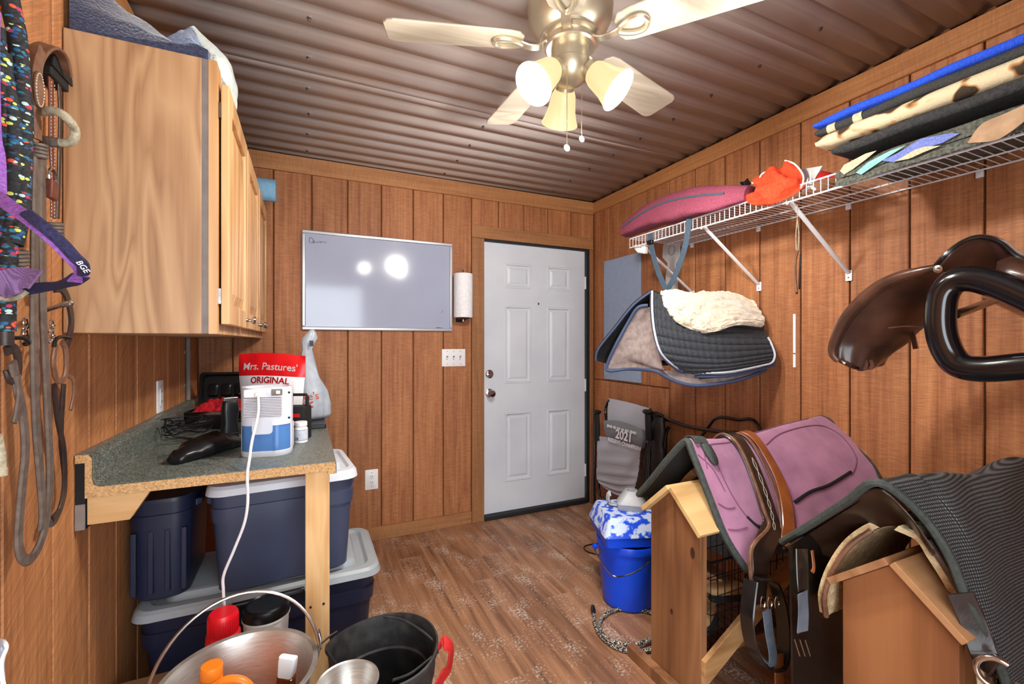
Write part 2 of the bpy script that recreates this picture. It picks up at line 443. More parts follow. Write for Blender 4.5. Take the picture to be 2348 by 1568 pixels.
# floor: sub floor + vinyl planks running in depth
floor = struct(MB().box((XL - 0.1, YF - 0.1, -0.06), (XR + 0.1, YB + 0.15, -0.004)).build('floor', 'floor_gap', origin=(0, 0, 0)))
PW = 0.152
proto = {}
def floor_plank(x0, y0, y1):
    L_ = round(y1 - y0, 3); key = ('f', L_)
    if key not in proto:
        proto[key] = MB().box((0, 0, -0.004), (PW - 0.0006, L_ - 0.0006, 0)).build('plank', 'plank_floor', floor, smooth=False)
        proto[key].location = (x0, y0, 0)
    else: piece('plank', proto[key], floor, (x0, y0, 0))
ncol = int((XR - XL) / PW) + 1
for i in range(ncol):
    x0 = XL + i * PW
    off = (0.0, 0.47, 0.83, 0.26, 0.62)[i % 5]
    cuts = [YF] + [YF + off * 2 + 1.5 * k for k in range(0, 4) if YF + 0.15 < YF + off * 2 + 1.5 * k < YB - 0.1] + [YB]
    for a, b in zip(cuts, cuts[1:]): floor_plank(x0, a, b)

# ceiling: ribbed metal roofing panels, ribs run across the room
PITCH = 0.1205
ceiling = struct(MB().box((XL - 0.1, YF - 0.1, ZC + 0.045), (XR + 0.1, YB + 0.12, ZC + 0.1)).build('ceiling', 'black_matte', origin=(0, 0, ZC)))
def rib_profile(n):
    P = []
    for k in range(n):
        y = k * PITCH
        P += [(y, 0), (y + 0.056, 0), (y + 0.066, 0.019), (y + 0.082, 0.019), (y + 0.104, 0.006), (y + 0.108, 0.0052)]
    P.append((n * PITCH, 0)); return P
def ceiling_panel(y0, n):
    prof = rib_profile(n); b = MB()
    rings = [[Vector((x, y0 + a, ZC + z)) for a, z in prof] for x in (XL - 0.05, XR + 0.01)]
    b.loft(rings, closed=False, caps=False)
    o = b.build('panel', 'roof_metal', ceiling, ang=20)
    so = o.modifiers.new('thickness', 'SOLIDIFY'); so.thickness = 0.0015; so.offset = 1
    return o
y = YB - 0.005
for n in (8, 8, 8, 6):
    y -= n * PITCH; ceiling_panel(y, n)
scr = MB().lathe([(0.0085, 0), (0.0085, -0.003), (0.005, -0.004), (0.005, -0.011), (0.0, -0.011)], 8)
first = None
for xs in (0.01, 0.86, 1.70):
    for k in range(12):
        yy = 2.93 - 0.2410 * k + 0.004
        p = (xs + RND.uniform(-.008, .008), yy, 0)
        if first is None:
            first = MB().lathe([(0.0085, 0), (0.0085, -0.003), (0.005, -0.004), (0.005, -0.011), (0.0, -0.011)], 8).build('screw', 'steel', ceiling)
            for v in first.data.vertices: v.co.z += ZC
            first.location = p
        else: piece('screw', first, ceiling, p)

# walls: a dark backing with siding planks standing proud of it
def plank_set(wall, spans, to_world, key, matn, th=0.012):
    """spans: (a0, a1, z0, z1) along the wall; to_world maps (a, depth, z) -> local point"""
    for a0, a1, z0, z1 in spans:
        k = (key, round(a1 - a0, 3), round(z1 - z0, 3))
        if k not in proto:
            b = MB(); w, h = a1 - a0, z1 - z0
            c = [to_world(p, q, r) for p in (0, w) for q in (0, th) for r in (0, h)]
            lo = [min(v[i] for v in c) for i in range(3)]; hi = [max(v[i] for v in c) for i in range(3)]
            proto[k] = b.box(lo, hi).build('plank', matn, wall, smooth=False, bev=0.003, seg=1)
            for v in proto[k].data.vertices: v.co += wall.location       # local space of the plank itself
            proto[k].location = Vector(to_world(a0, 0, z0)) - Vector(to_world(0, 0, 0))
            o = proto[k]
        else:
            o = piece('plank', proto[k], wall, Vector(to_world(a0, 0, z0)) - Vector(to_world(0, 0, 0)))

TB = 0.095                                     # height of the trim board below the ceiling
# back wall, door opening x 1.185..2.075
DX0, DX1, DH = 1.183, 2.062, 2.035
wb = MB()
wb.box((XL - 0.1, YB + 0.012, 0), (DX0 - 0.02, YB + 0.10, ZC + 0.03)).box((DX1 + 0.03, YB + 0.012, 0), (XR + 0.1, YB + 0.10, ZC + 0.03)).box((DX0 - 0.02, YB + 0.012, DH + 0.04), (DX1 + 0.03, YB + 0.10, ZC + 0.03))
wall_back = struct(wb.build('wall_back', 'groove', origin=(0, 0, 0)))
g0, gs = -0.174, 0.2105
edges = [XL] + [g0 + gs * k for k in range(-1, 14) if XL + 0.02 < g0 + gs * k < XR - 0.03] + [XR]
sp = []
for a, b in zip(edges, edges[1:]):
    a2, b2 = a + GR / 2, b - GR / 2
    if b2 <= DX0 - 0.02: sp.append((a2, b2, 0.0, ZC - 0.03))
    elif a2 >= DX1: sp.append((a2, b2, 0.0, ZC - 0.03))
    else:
        if a2 < DX0 - 0.03: sp.append((a2, DX0 - 0.03, 0.0, DH + 0.05))
        if b2 > DX1 + 0.04: sp.append((DX1 + 0.04, b2, 0.0, DH + 0.05))
        sp.append((a2, b2, DH + 0.05, ZC - 0.03))
plank_set(wall_back, sp, lambda a, q, r: (a, YB + 0.012 - 0.012 + q, r), 'wb', 'siding')
# right wall
wall_right = struct(MB().box((XR + 0.012, YF - 0.1, 0), (XR + 0.12, YB + 0.10, ZC + 0.02)).build('wall_right', 'groove', origin=(0, 0, 0)))
edges = [YF] + [0.726 + 0.2128 * k for k in range(-6, 12) if YF + 0.02 < 0.726 + 0.2128 * k < YB - 0.02] + [YB]
sp = []
for a, b in zip(edges, edges[1:]):
    a2, b2 = a + GR / 2, b - GR / 2
    if a > 2.2: sp += [(a2, b2, 0, 0.994), (a2, b2, 1.0, ZC - 0.03)]
    else: sp.append((a2, b2, 0, ZC - 0.03))
plank_set(wall_right, sp, lambda a, q, r: (XR + q, a, r), 'wr', 'siding')
# left wall
wall_left = struct(MB().box((XL - 0.12, YF - 0.1, 0), (XL - 0.012, YB + 0.10, ZC + 0.02)).build('wall_left', 'groove', origin=(0, 0, 0)))
edges = [YF] + [1.249 + 0.2 * k for k in range(-8, 9) if YF + 0.02 < 1.249 + 0.2 * k < YB - 0.02] + [YB]
plank_set(wall_left, [(a + GR / 2, b - GR / 2, 0, ZC - 0.03) for a, b in zip(edges, edges[1:])], lambda a, q, r: (XL - q, a, r), 'wl', 'siding_left')
# front wall behind the camera, with the open doorway one looks in from
wf = MB().box((XL - 0.12, YF - 0.1, 0), (-0.40, YF, ZC + 0.02)).box((0.72, YF - 0.1, 0), (XR + 0.12, YF, ZC + 0.02)).box((-0.40, YF - 0.1, 2.06), (0.72, YF, ZC + 0.02))
wall_front = struct(wf.build('wall_front', 'siding', origin=(0, 0, 0), smooth=False))

# trim boards
def trim(n, lo, hi, m, name=None):
    return struct(MB().box(lo, hi).build(name or 'trim_%d' % n, m, smooth=False, bev=0.002, seg=1))
t = 0.018
trim(1, (XL + t, YB - t, ZC - TB - 0.01), (XR - t, YB - 0.0005, ZC - 0.004), 'trim_wood')
trim(2, (XR - t, YF + 0.01, ZC - TB), (XR - 0.0005, 0.62, ZC - 0.004), 'trim_wood_y')
trim(3, (XR - t, 0.624, ZC - TB), (XR - 0.0005, YB - 0.002, ZC - 0.004), 'trim_wood_y')
trim(4, (XL + 0.0005, YF + 0.01, ZC - TB), (XL + t, YB - 0.002, ZC - 0.004), 'trim_wood_y')
trim(0, (0.12, YB - t, 0.0), (DX0 - 0.10, YB - 0.0005, 0.085), 'trim_wood', 'baseboard_back')
trim(0, (XR - t, 2.6, 0.0), (XR - 0.0005, YB - t, 0.085), 'trim_wood_y', 'baseboard_right')
trim(5, (DX0 - 0.098, YB - 0.02, 0.0), (DX0 - 0.004, YB - 0.0005, DH + 0.015), 'trim_wood_z')
trim(6, (DX0 - 0.098, YB - 0.02, DH + 0.017), (XR - 0.02, YB - 0.0005, DH + 0.105), 'trim_wood')
trim(7, (DX1 + 0.036, YB - 0.02, 0.0), (XR - 0.02, YB - 0.0005, DH + 0.015), 'trim_wood_z')

# door in its frame
door = struct(thing('door_1', 'white six panel entry door with deadbolt and round knob', 'door', ((DX0 + DX1) / 2, YB, 0)))
del door['category']
dy = YB + 0.006
fr = MB().box((DX0 - 0.019, YB - 0.012, 0), (DX0 - 0.003, YB + 0.09, DH + 0.03)).box((DX1 + 0.008, YB - 0.012, 0), (DX1 + 0.034, YB + 0.09, DH + 0.03)).box((DX0 - 0.003, YB - 0.012, DH + 0.002), (DX1 + 0.008, YB + 0.09, DH + 0.03))
fr.build('door_frame', 'black_rubber', door, smooth=False)
MB().box((DX0 - 0.003, YB - 0.03, 0.0), (DX1 + 0.008, YB + 0.09, 0.035)).build('threshold', 'black_rubber', door, bev=0.006)
leaf = MB()
# door face with six sunk panels: build as grid of strips around panel openings
pw0, pw1 = DX0 + 0.165, DX0 + 0.395
pc0, pc1 = DX0 + 0.530, DX0 + 0.745
rows = [(0.215, 0.735), (0.95, 1.535), (1.665, 1.855)]
z0, z1 = 0.038, DH - 0.002
xs = [DX0, pw0, pw1, pc0, pc1, DX1]
zs = [z0] + [v + 0.038 for r_ in rows for v in r_] + [z1]
for i in range(5):
    for j in range(7):
        if i in (1, 3) and j in (1, 3, 5): continue
        leaf.add([(xs[i], dy, zs[j]), (xs[i + 1], dy, zs[j]), (xs[i + 1], dy, zs[j + 1]), (xs[i], dy, zs[j + 1])], [(0, 1, 2, 3)])
leaf.box((DX0, dy + 0.014, z0), (DX1, dy + 0.044, z1))
for xa in (DX0, DX1): leaf.add([(xa, dy, z0), (xa, dy + 0.014, z0), (xa, dy + 0.014, z1), (xa, dy, z1)], [(0, 1, 2, 3)])
for za in (z0, z1): leaf.add([(DX0, dy, za), (DX0, dy + 0.014, za), (DX1, dy + 0.014, za), (DX1, dy, za)], [(0, 1, 2, 3)])
leaf.build('door_leaf', 'white_paint', door, smooth=False)
for a, b in ((pw0, pw1), (pc0, pc1)):
    for c, d_ in rows:
        c, d_ = c + 0.038, d_ + 0.038
        m_ = MB(); rings = []
        for ins, dep in ((0, 0), (0.004, -0.004), (0.014, -0.004), (0.020, 0.008), (0.030, 0.010), (0.048, 0.001)):
            rings.append([Vector((a + ins, dy + dep, c + ins)), Vector((b - ins, dy + dep, c + ins)), Vector((b - ins, dy + dep, d_ - ins)), Vector((a + ins, dy + dep, d_ - ins))])
        m_.loft(rings, True, False); n_ = len(m_.v); m_.f.append((n_ - 4, n_ - 3, n_ - 2, n_ - 1)); m_.mi.append(0)
        m_.build('panel', 'white_paint', door, smooth=False)
MY = Matrix.Rotation(pi / 2, 4, 'X')           # local +z -> -y (towards the room)
kx = DX0 + 0.045
MB().lathe([(0.031, 0), (0.031, 0.006), (0.026, 0.010), (0.020, 0.012), (0.019, 0.020), (0.0, 0.020)], 20, (kx, dy, 1.065), MY).box((kx - 0.016, dy - 0.040, 1.059), (kx + 0.016, dy - 0.018, 1.071)).build('deadbolt', 'chrome', door)
MB().lathe([(0.032, 0), (0.032, 0.006), (0.024, 0.010), (0.012, 0.014), (0.011, 0.030), (0.022, 0.036), (0.029, 0.046), (0.029, 0.056), (0.022, 0.066), (0.0, 0.068)], 20, (kx, dy, 0.925), MY).build('knob', 'chrome', door)
MB().lathe([(0.009, 0), (0.009, 0.004), (0.005, 0.006), (0.0, 0.005)], 12, (DX0 + 0.452, dy, 1.575 + 0.02), MY).build('peephole', 'steel', door)
for zz in (0.26, 0.95, 1.78):
    MB().box((DX1 + 0.001, dy - 0.004, zz - 0.05), (DX1 + 0.012, dy + 0.004, zz + 0.05)).lathe([(0.006, -0.05), (0.006, 0.05)], 8, (DX1 + 0.006, dy - 0.006, zz)).build('hinge', 'white_metal', door)
# ================================================================== left side: wall cabinet, counter and what is on, above and below them
wood('cab_side', (146, 106, 72), (174, 134, 96), (188, 150, 110), 'z', broad=7.0, fine=34, rough=0.5, bump=0.06, rnd=False, knots=1.6, ring=0.42, count=17.0)
wood('cab_pine', (164, 116, 68), (200, 152, 102), (216, 174, 124), 'z', broad=5, fine=34, rough=0.45, bump=0.08, rnd=True, knots=2.2)
mat('cab_strip', (112, 104, 100), (128, 118, 112), scale=20, rough=0.7)
mat('navy_fleece', (14, 22, 48), (40, 52, 90), scale=160, rough=0.95, bump=1.0, sheen=0.6, detail=6)
mat('pale_terry', (176, 190, 186), (214, 220, 210), scale=120, rough=0.95, bump=0.9, sheen=0.4, detail=6)
mat('blue_terry', (104, 132, 176), (140, 162, 196), scale=120, rough=0.95, bump=0.9, sheen=0.4)
mat('blue_paper', (120, 168, 204), (138, 182, 212), scale=30, rough=0.9, bump=0.3)
CY0, CY1, CZ0, CZ1 = 1.494, 3.02, 1.323, 2.092
cab = thing('wall_cabinet', 'pale wooden wall cabinet with raised panel doors above the counter', 'cabinet', (-0.39, 2.25, CZ0))
MB().box((XL + 0.002, CY0, CZ0), (-0.262, CY1, CZ1)).build('body', 'cab_side', cab, smooth=False, bev=0.0015, seg=1)
MB().box((-0.262, CY0 + 0.0005, CZ0 + 0.001), (-0.246, CY0 + 0.012, CZ1 - 0.001)).box((-0.262, CY0 + 0.012, CZ0 + 0.004), (-0.246, CY1, CZ1 - 0.004)).build('edge_strip', 'cab_strip', cab, smooth=False)
ff = MB()
DY = [(1.522, 1.972), (2.0, 2.45), (2.478, 2.93)]
ff.box((-0.246, CY0, CZ0), (-0.226, CY0 + 0.042, CZ1)).box((-0.246, CY1 - 0.06, CZ0), (-0.226, CY1, CZ1)).box((-0.246, CY0 + 0.0421, CZ0), (-0.226, CY1 - 0.0601, CZ0 + 0.03)).box((-0.246, CY0 + 0.0421, CZ1 - 0.06), (-0.226, CY1 - 0.0601, CZ1))
for yy in (1.986, 2.464): ff.box((-0.246, yy - 0.02, CZ0 + 0.0301), (-0.2262, yy + 0.02, CZ1 - 0.0601))
ff.build('face_frame', 'cab_pine', cab, smooth=False)
for i, (a, b) in enumerate(DY):
    zb, zt, xf = CZ0 + 0.028, CZ1 - 0.048, -0.2
    dm = MB()
    st = 0.062
    def fr_box(y0, y1, z0, z1): dm.box((-0.221, y0, z0), (xf, y1, z1))
    fr_box(a, a + st, zb, zt); fr_box(b - st, b, zb, zt); fr_box(a + st, b - st, zb, zb + st); fr_box(a + st, b - st, zt - st, zt)
    dr = dm.build('cabinet_door', 'cab_pine', cab, smooth=False, bev=0.003)
    pm = MB(); rings = []
    for ins, dep in ((0, 0.016), (0.004, 0.012), (0.03, 0.005), (0.036, 0.003)):
        rings.append([Vector((xf - dep, a + st + ins, zb + st + ins)), Vector((xf - dep, b - st - ins, zb + st + ins)), Vector((xf - dep, b - st - ins, zt - st - ins)), Vector((xf - dep, a + st + ins, zt - st - ins))])
    pm.loft(rings, True, False); n_ = len(pm.v); pm.f.append((n_ - 4, n_ - 3, n_ - 2, n_ - 1)); pm.mi.append(0)
    pm.build('raised_panel', 'cab_pine', dr, smooth=False)
    MX = Matrix.Rotation(pi / 2, 4, 'Y')
    ky = b - 0.03 if i < 2 else a + 0.03
    MB().lathe([(0.009, 0), (0.006, 0.004), (0.005, 0.014), (0.012, 0.019), (0.015, 0.025), (0.012, 0.031), (0.0, 0.033)], 14, (xf, ky, zb + 0.03), MX).build('knob', 'chrome', dr)
    for zz in (zb + 0.08, zt - 0.08):
        MB().box((-0.2255, a - 0.012, zz - 0.022), (-0.2185, a + 0.004, zz + 0.022)).build('hinge', 'steel', dr, smooth=False)

# fleece blanket and towel on top of the cabinet
def lump(u, v, sc=4.0, seed=0.0): return noise.noise(Vector((u * sc + seed, v * sc, seed)))
bl = MB()
def bfn(u, v):
    # u: across cabinet depth (wall -> front), v: profile round the folded stack
    yv = 1.50 + 0.52 * v
    h = (0.20 - 0.17 * min(u / 0.75, 1.0) ** 0.8) * (0.72 + 0.28 * math.sin(pi * min(v * 1.25 + 0.12, 1)))
    h *= min(1.0, 0.35 + 6 * v) if v < .12 else 1
    h += 0.015 * lump(u, v, 5, 1) + 0.02
    return Vector((XL + 0.012 + 0.295 * u, yv + 0.01 * lump(u, v, 4, 3), CZ1 + max(h, 0.012)))
bl.sheet(bfn, 34, 40, th=0.0)
# close the skin down to the cabinet top
rim = [(bfn(i / 34, 0)) for i in range(35)]
bl2 = MB(); nb = 35
rings = []
for j in range(41):
    rings.append([bfn(i / 34, j / 40) for i in range(35)] + [Vector((XL + 0.012 + 0.295, 1.50 + 0.52 * j / 40, CZ1 + 0.001)), Vector((XL + 0.012, 1.50 + 0.52 * j / 40, CZ1 + 0.001))])
bl2.loft(rings, True, True)
tag(bl2.build('fleece_blanket', 'navy_fleece', ang=70), 'navy blue fleece blanket heaped on top of the wall cabinet', 'blanket')
tw = thing('towel', 'pale grey green towel draped over the front edge of the cabinet', 'towel', (-0.24, 1.75, CZ1))
tfn = ctrl([
    [W(395, 95, y=1.62), W(420, 70, y=1.64), W(443, 60, y=1.66), W(452, 75, y=1.72), W(462, 95, y=1.8)],
    [W(440, 112, y=1.57), W(450, 92, y=1.6), W(468, 88, y=1.66), W(482, 100, y=1.76), W(492, 118, y=1.86)],
    [W(462, 132, y=1.53), W(476, 118, y=1.56), W(496, 112, y=1.66), W(508, 122, y=1.78), W(514, 140, y=1.88)],
    [W(492, 146, y=1.52), W(508, 136, y=1.55), W(522, 138, y=1.66), W(528, 150, y=1.78), W(532, 170, y=1.88)],
    [W(510, 176, y=1.56), W(524, 172, y=1.6), W(536, 178, y=1.7), W(541, 190, y=1.8), W(542, 205, y=1.88)],
    [W(524, 214, y=1.6), W(532, 210, y=1.64), W(541, 214, y=1.72), W(543, 226, y=1.8), W(543, 238, y=1.86)],
    [W(530, 236, y=1.62), W(536, 240, y=1.66), W(541, 248, y=1.73), W(542, 252, y=1.8), W(542, 256, y=1.86)]])
MB().sheet(tfn, 40, 60, th=0.012, disp=lambda u, v: 0.006 * lump(u, v, 7, 2)).build('cloth', 'pale_terry', tw, ang=80)
ufn = ctrl([
    [W(372, 92, y=1.56), W(400, 76, y=1.58), W(440, 60, y=1.62)],
    [W(404, 104, y=1.54), W(430, 92, y=1.55), W(455, 88, y=1.57)],
    [W(440, 122, y=1.52), W(456, 112, y=1.53), W(462, 112, y=1.54)],
    [W(458, 130, y=1.505), W(464, 126, y=1.51), W(468, 126, y=1.52)]])
MB().sheet(ufn, 16, 16, th=0.008, disp=lambda u, v: 0.003 * lump(u, v, 7, 8)).build('blue_underside', 'blue_terry', tw, ang=80)
ry, rz_ = 2.86, CZ1 + 0.062
rl = thing('shop_towel_roll', 'roll of blue shop towels lying on the far end of the cabinet top', 'paper roll', (-0.3, ry, CZ1))
MB().lathe([(0.02, 0), (0.0615, 0), (0.0615, 0.26), (0.02, 0.26)], 28, (-0.41, ry, rz_), Matrix.Rotation(pi / 2, 4, 'Y'), caps=False).build('paper', 'blue_paper', rl, ang=50)
mat('cardboard', (170, 134, 96), (184, 148, 108), scale=30, rough=0.9)
MB().lathe([(0.017, -0.001), (0.0198, -0.001), (0.0198, 0.261), (0.017, 0.261)], 20, (-0.41, ry, rz_), Matrix.Rotation(pi / 2, 4, 'Y'), caps=False).build('core', 'cardboard', rl)

# ------------------------------------------------ counter
cells('laminate', (84, 90, 84), [(62, 68, 64), (108, 114, 106), (126, 132, 122), (72, 78, 74), (96, 102, 94)], scale=230, dot=0.62, rough=0.33)
cells('chipboard', (188, 148, 100), [(178, 136, 88), (200, 162, 114), (164, 124, 80), (194, 154, 106)], scale=260, dot=0.6, rough=0.85, bump=0.2)
wood('lumber', (150, 104, 58), (192, 146, 92), (212, 172, 120), 'z', broad=6, fine=44, rough=0.75, bump=0.3, rnd=True)
wood('lumber_x', (140, 96, 56), (182, 138, 88), (204, 164, 114), 'x', broad=6, fine=44, rough=0.75, bump=0.3, rnd=True)
KY0, KY1, KZ = 1.555, 3.03, 0.914
ct = thing('countertop', 'grey green laminate countertop with raw chipboard edge along the wall', 'countertop', (-0.23, 2.3, KZ - 0.038))
core = [(-0.552, 1.0), (-0.525, 1.0), (-0.5175, 0.988), (-0.5175, 0.933), (-0.5135, 0.918), (-0.502, KZ - 0.0026), (0.086, KZ - 0.0024), (0.0898, KZ - 0.01), (0.0898, KZ - 0.04), (0.066, KZ - 0.04), (0.066, KZ - 0.030), (-0.532, KZ - 0.030), (-0.532, 0.978), (-0.552, 0.978)]
MB().prism(core, lambda a, b, d: (a, d, b), KY0, KY1).build('core', 'chipboard', ct, smooth=False)
lamp_ = [(-0.552, 1.002), (-0.524, 1.002), (-0.517, 0.997), (-0.514, 0.988), (-0.514, 0.935), (-0.510, 0.921), (-0.500, KZ), (0.087, KZ), (0.0915, KZ - 0.004), (0.0925, KZ - 0.012), (0.0925, KZ - 0.04)]
inner = [(0.0905, KZ - 0.04), (0.0905, KZ - 0.012), (0.0895, KZ - 0.0055), (0.0865, KZ - 0.0018), (-0.5012, KZ - 0.0018), (-0.5118, 0.9200), (-0.5158, 0.9345), (-0.5158, 0.9875), (-0.5184, 0.9955), (-0.5248, 1.0003), (-0.552, 1.0003)]
MB().prism(lamp_ + inner, lambda a, b, d: (a, d, b), KY0 + 0.001, KY1).build('laminate_skin', 'laminate', ct, ang=50)
post = thing('counter_post', 'rough lumber post holding up the front corner of the counter', 'post', (0.037, 1.59, 0))
MB().box((0.0, 1.572, 0.0), (0.072, 1.61, KZ - 0.0305)).build('stud', 'lumber', post, smooth=False, bev=0.002, seg=1)
for px_, py_ in ((708, 1080), (727, 1078), (746, 1076), (712, 1392), (742, 1384)):
    p = W(px_, py_, y=1.572)
    MB().lathe([(0.004, 0), (0.004, 0.0015), (0, 0.0018)], 8, p, MY).build('screw', 'black_matte', post)
cl = thing('counter_cleat', 'pale wood cleat screwed to the wall under the counter end', 'cleat', (-0.45, 1.6, 0.80))
MB().prism([(-0.530, KZ - 0.031), (-0.395, KZ - 0.031), (-0.440, 0.81), (-0.530, 0.81)], lambda a, b, d: (a, d, b), 1.565, 1.60).build('block', 'lumber_x', cl, smooth=False)
MB().box((-0.5535, 1.562, 0.80), (-0.5325, 1.60, 0.976)).build('plate', 'black_matte', cl, smooth=False)
MB().box((-0.553, 1.558, 0.80), (-0.533, 1.5618, 0.868)).build('end_cap', 'cab_strip', cl, smooth=False)

# ------------------------------------------------ storage totes under the counter
mat('navy_plastic', (28, 34, 56), (33, 40, 64), scale=4, rough=0.38)
mat('slate_plastic', (54, 61, 84), (62, 69, 92), scale=4, rough=0.36)
mat('grey_lid', (160, 166, 170), (152, 158, 162), scale=5, rough=0.4)
mat('pale_lid', (206, 208, 216), rough=0.38)
def tote(name, label, c, w, d, h, rz, body_m, lid_m, lid_h=0.04, ribs=0, lid=True):
    M = RT(c, rz); root = thing(name, label, 'storage tote', c)
    def ring(z, ww, dd, r): return [M @ Vector((x, y, z)) for x, y in rr(ww, dd, r, 5)]
    b = MB(); k0, k1, rim_ = 0.86, 0.95, 0.98
    hb = h - lid_h
    b.loft([ring(0.0, w * k0 - 0.02, d * k0 - 0.02, 0.04), ring(0.008, w * k0, d * k0, 0.045), ring(hb * 0.70, w * 0.925, d * 0.915, 0.05),
            ring(hb * 0.705, w * 0.945, d * 0.94, 0.05), ring(hb * 0.84, w * 0.955, d * 0.95, 0.05), ring(hb * 0.845, w * 0.94, d * 0.93, 0.05),
            ring(hb * 0.96, w * 0.95, d * 0.945, 0.05), ring(hb * 0.965, w * rim_, d * rim_, 0.055), ring(hb, w * rim_, d * rim_, 0.055)], True, True)
    b.build('body', body_m, root, ang=28)
    for sx in (-1, 1):                               # grips moulded on the short ends
        g = MB(); g.loft([[M @ Vector((sx * (w * 0.47 + o), yy, zz)) for yy, zz in rr2] for o, rr2 in ((0, [(-0.09, hb * .80), (0.09, hb * .80), (0.09, hb * .88), (-0.09, hb * .88)]), (0.02, [(-0.08, hb * .82), (0.08, hb * .82), (0.08, hb * .875), (-0.08, hb * .875)]))], True, True)
        g.build('grip', body_m, root, smooth=False, bev=0.004)
    for i in range(ribs):
        xx = -w * 0.38 + w * 0.76 * i / max(ribs - 1, 1)
        g = MB(); g.box((xx - 0.008, -d * 0.465, 0.03), (xx + 0.008, -d * 0.43, hb * 0.69), M); g.build('rib', body_m, root, smooth=False, bev=0.003)
    if lid:
        l = MB()
        l.loft([ring(hb - 0.012, w * 1.0, d * 1.0, 0.06), ring(hb - 0.010, w * 1.015, d * 1.02, 0.06), ring(hb + 0.012, w * 1.0, d * 1.0, 0.06), ring(hb + 0.022, w * 0.97, d * 0.96, 0.055),
                ring(hb + 0.024, w * 0.90, d * 0.86, 0.05), ring(hb + 0.012, w * 0.87, d * 0.82, 0.045), ring(hb + 0.012, w * 0.80, d * 0.72, 0.04),
                ring(hb + lid_h - 0.004, w * 0.77, d * 0.68, 0.035), ring(hb + lid_h, w * 0.74, d * 0.64, 0.03)], True, True)
        l.build('lid', lid_m, root, ang=28)
    return root
tote('storage_tote', 'navy tote with grey lid at the bottom of the stack under the counter', (-0.125, 2.07, 0.0), 0.80, 0.44, 0.42, 0.0, 'navy_plastic', 'grey_lid')
tote('storage_tote', 'slate blue tote with pale lid stacked on the grey lidded tote', (-0.075, 2.03, 0.42), 0.50, 0.42, 0.40, 0.08, 'slate_plastic', 'pale_lid')
tote('storage_tote', 'narrow dark ribbed tote without lid wedged between wall and pale lidded tote', (-0.450, 2.06, 0.42), 0.183, 0.40, 0.39, 0.0, 'navy_plastic', 'grey_lid', ribs=4, lid=False)
# ================================================================== ceiling fan with lights
wood('fan_blade', (160, 149, 130), (188, 177, 157), (202, 193, 176), 'x', broad=5, fine=50, rough=0.55, bump=0.05, rnd=True)
mat('shade_glass', (120, 112, 92), rough=0.35, emit=(255, 226, 164), estr=0.85)
mat('shade_inner', (240, 236, 226), rough=0.4, emit=(255, 246, 228), estr=3.0)
mat('bulb', (255, 255, 255), rough=0.4, emit=(255, 248, 234), estr=14.0)
FX, FY = 0.79, 1.255
fan = thing('ceiling_fan', 'five blade ceiling fan with three lit bell shades and pull chains', 'ceiling fan', (FX, FY, ZC))
MB().lathe([(0.10, 0.02), (0.125, 0.0), (0.137, -0.01), (0.14, -0.05), (0.136, -0.085), (0.122, -0.115), (0.10, -0.135), (0.088, -0.142), (0.0, -0.142)], 48, (FX, FY, ZC)).build('motor_housing', 'brass_dull', fan, ang=30)
MB().lathe([(0.0, -0.14), (0.096, -0.14), (0.1, -0.146), (0.1, -0.152), (0.084, -0.156), (0.084, -0.175), (0.078, -0.18), (0.0, -0.18)], 40, (FX, FY, ZC)).build('hub_ring', 'nickel', fan, ang=30)
MB().lathe([(0.0, -0.175), (0.062, -0.175), (0.062, -0.225), (0.066, -0.23), (0.066, -0.238), (0.060, -0.262), (0.046, -0.284), (0.022, -0.298), (0.0, -0.30)], 36, (FX, FY, ZC)).build('switch_housing', 'brass_dull', fan, ang=30)
BZ = ZC - 0.165
for k in range(5):
    a = math.radians(18 + 72 * k); M = RT((FX, FY, BZ), a) @ Matrix.Rotation(math.radians(-11), 4, 'X')
    out = [(0.17, -0.052), (0.20, -0.060), (0.56, -0.072), (0.58, -0.066), (0.592, -0.05), (0.592, 0.05), (0.58, 0.066), (0.56, 0.072), (0.20, 0.060), (0.17, 0.052), (0.155, 0.03), (0.155, -0.03)]
    MB().prism(out, lambda x, y, z: M @ Vector((x, y, z)), 0.0, 0.007).build('blade', 'fan_blade', fan, smooth=False, bev=0.002, seg=1)
    arm = MB()
    arm.strap([M @ Vector(p) for p in ((0.075, 0, 0.006), (0.105, 0, -0.012), (0.135, 0, -0.014), (0.165, 0, -0.006))], 0.03, 0.007, hint=(0, 0, 1))
    loop = [M @ Vector((0.205 + 0.045 * math.cos(t_) , 0.036 * math.sin(t_) * (0.72 + 0.28 * math.cos(t_)), -0.007)) for t_ in [2 * pi * i / 24 for i in range(24)]]
    arm.tube(loop, 0.0085, 8, closed=True)
    arm.build('blade_arm', 'nickel', fan)
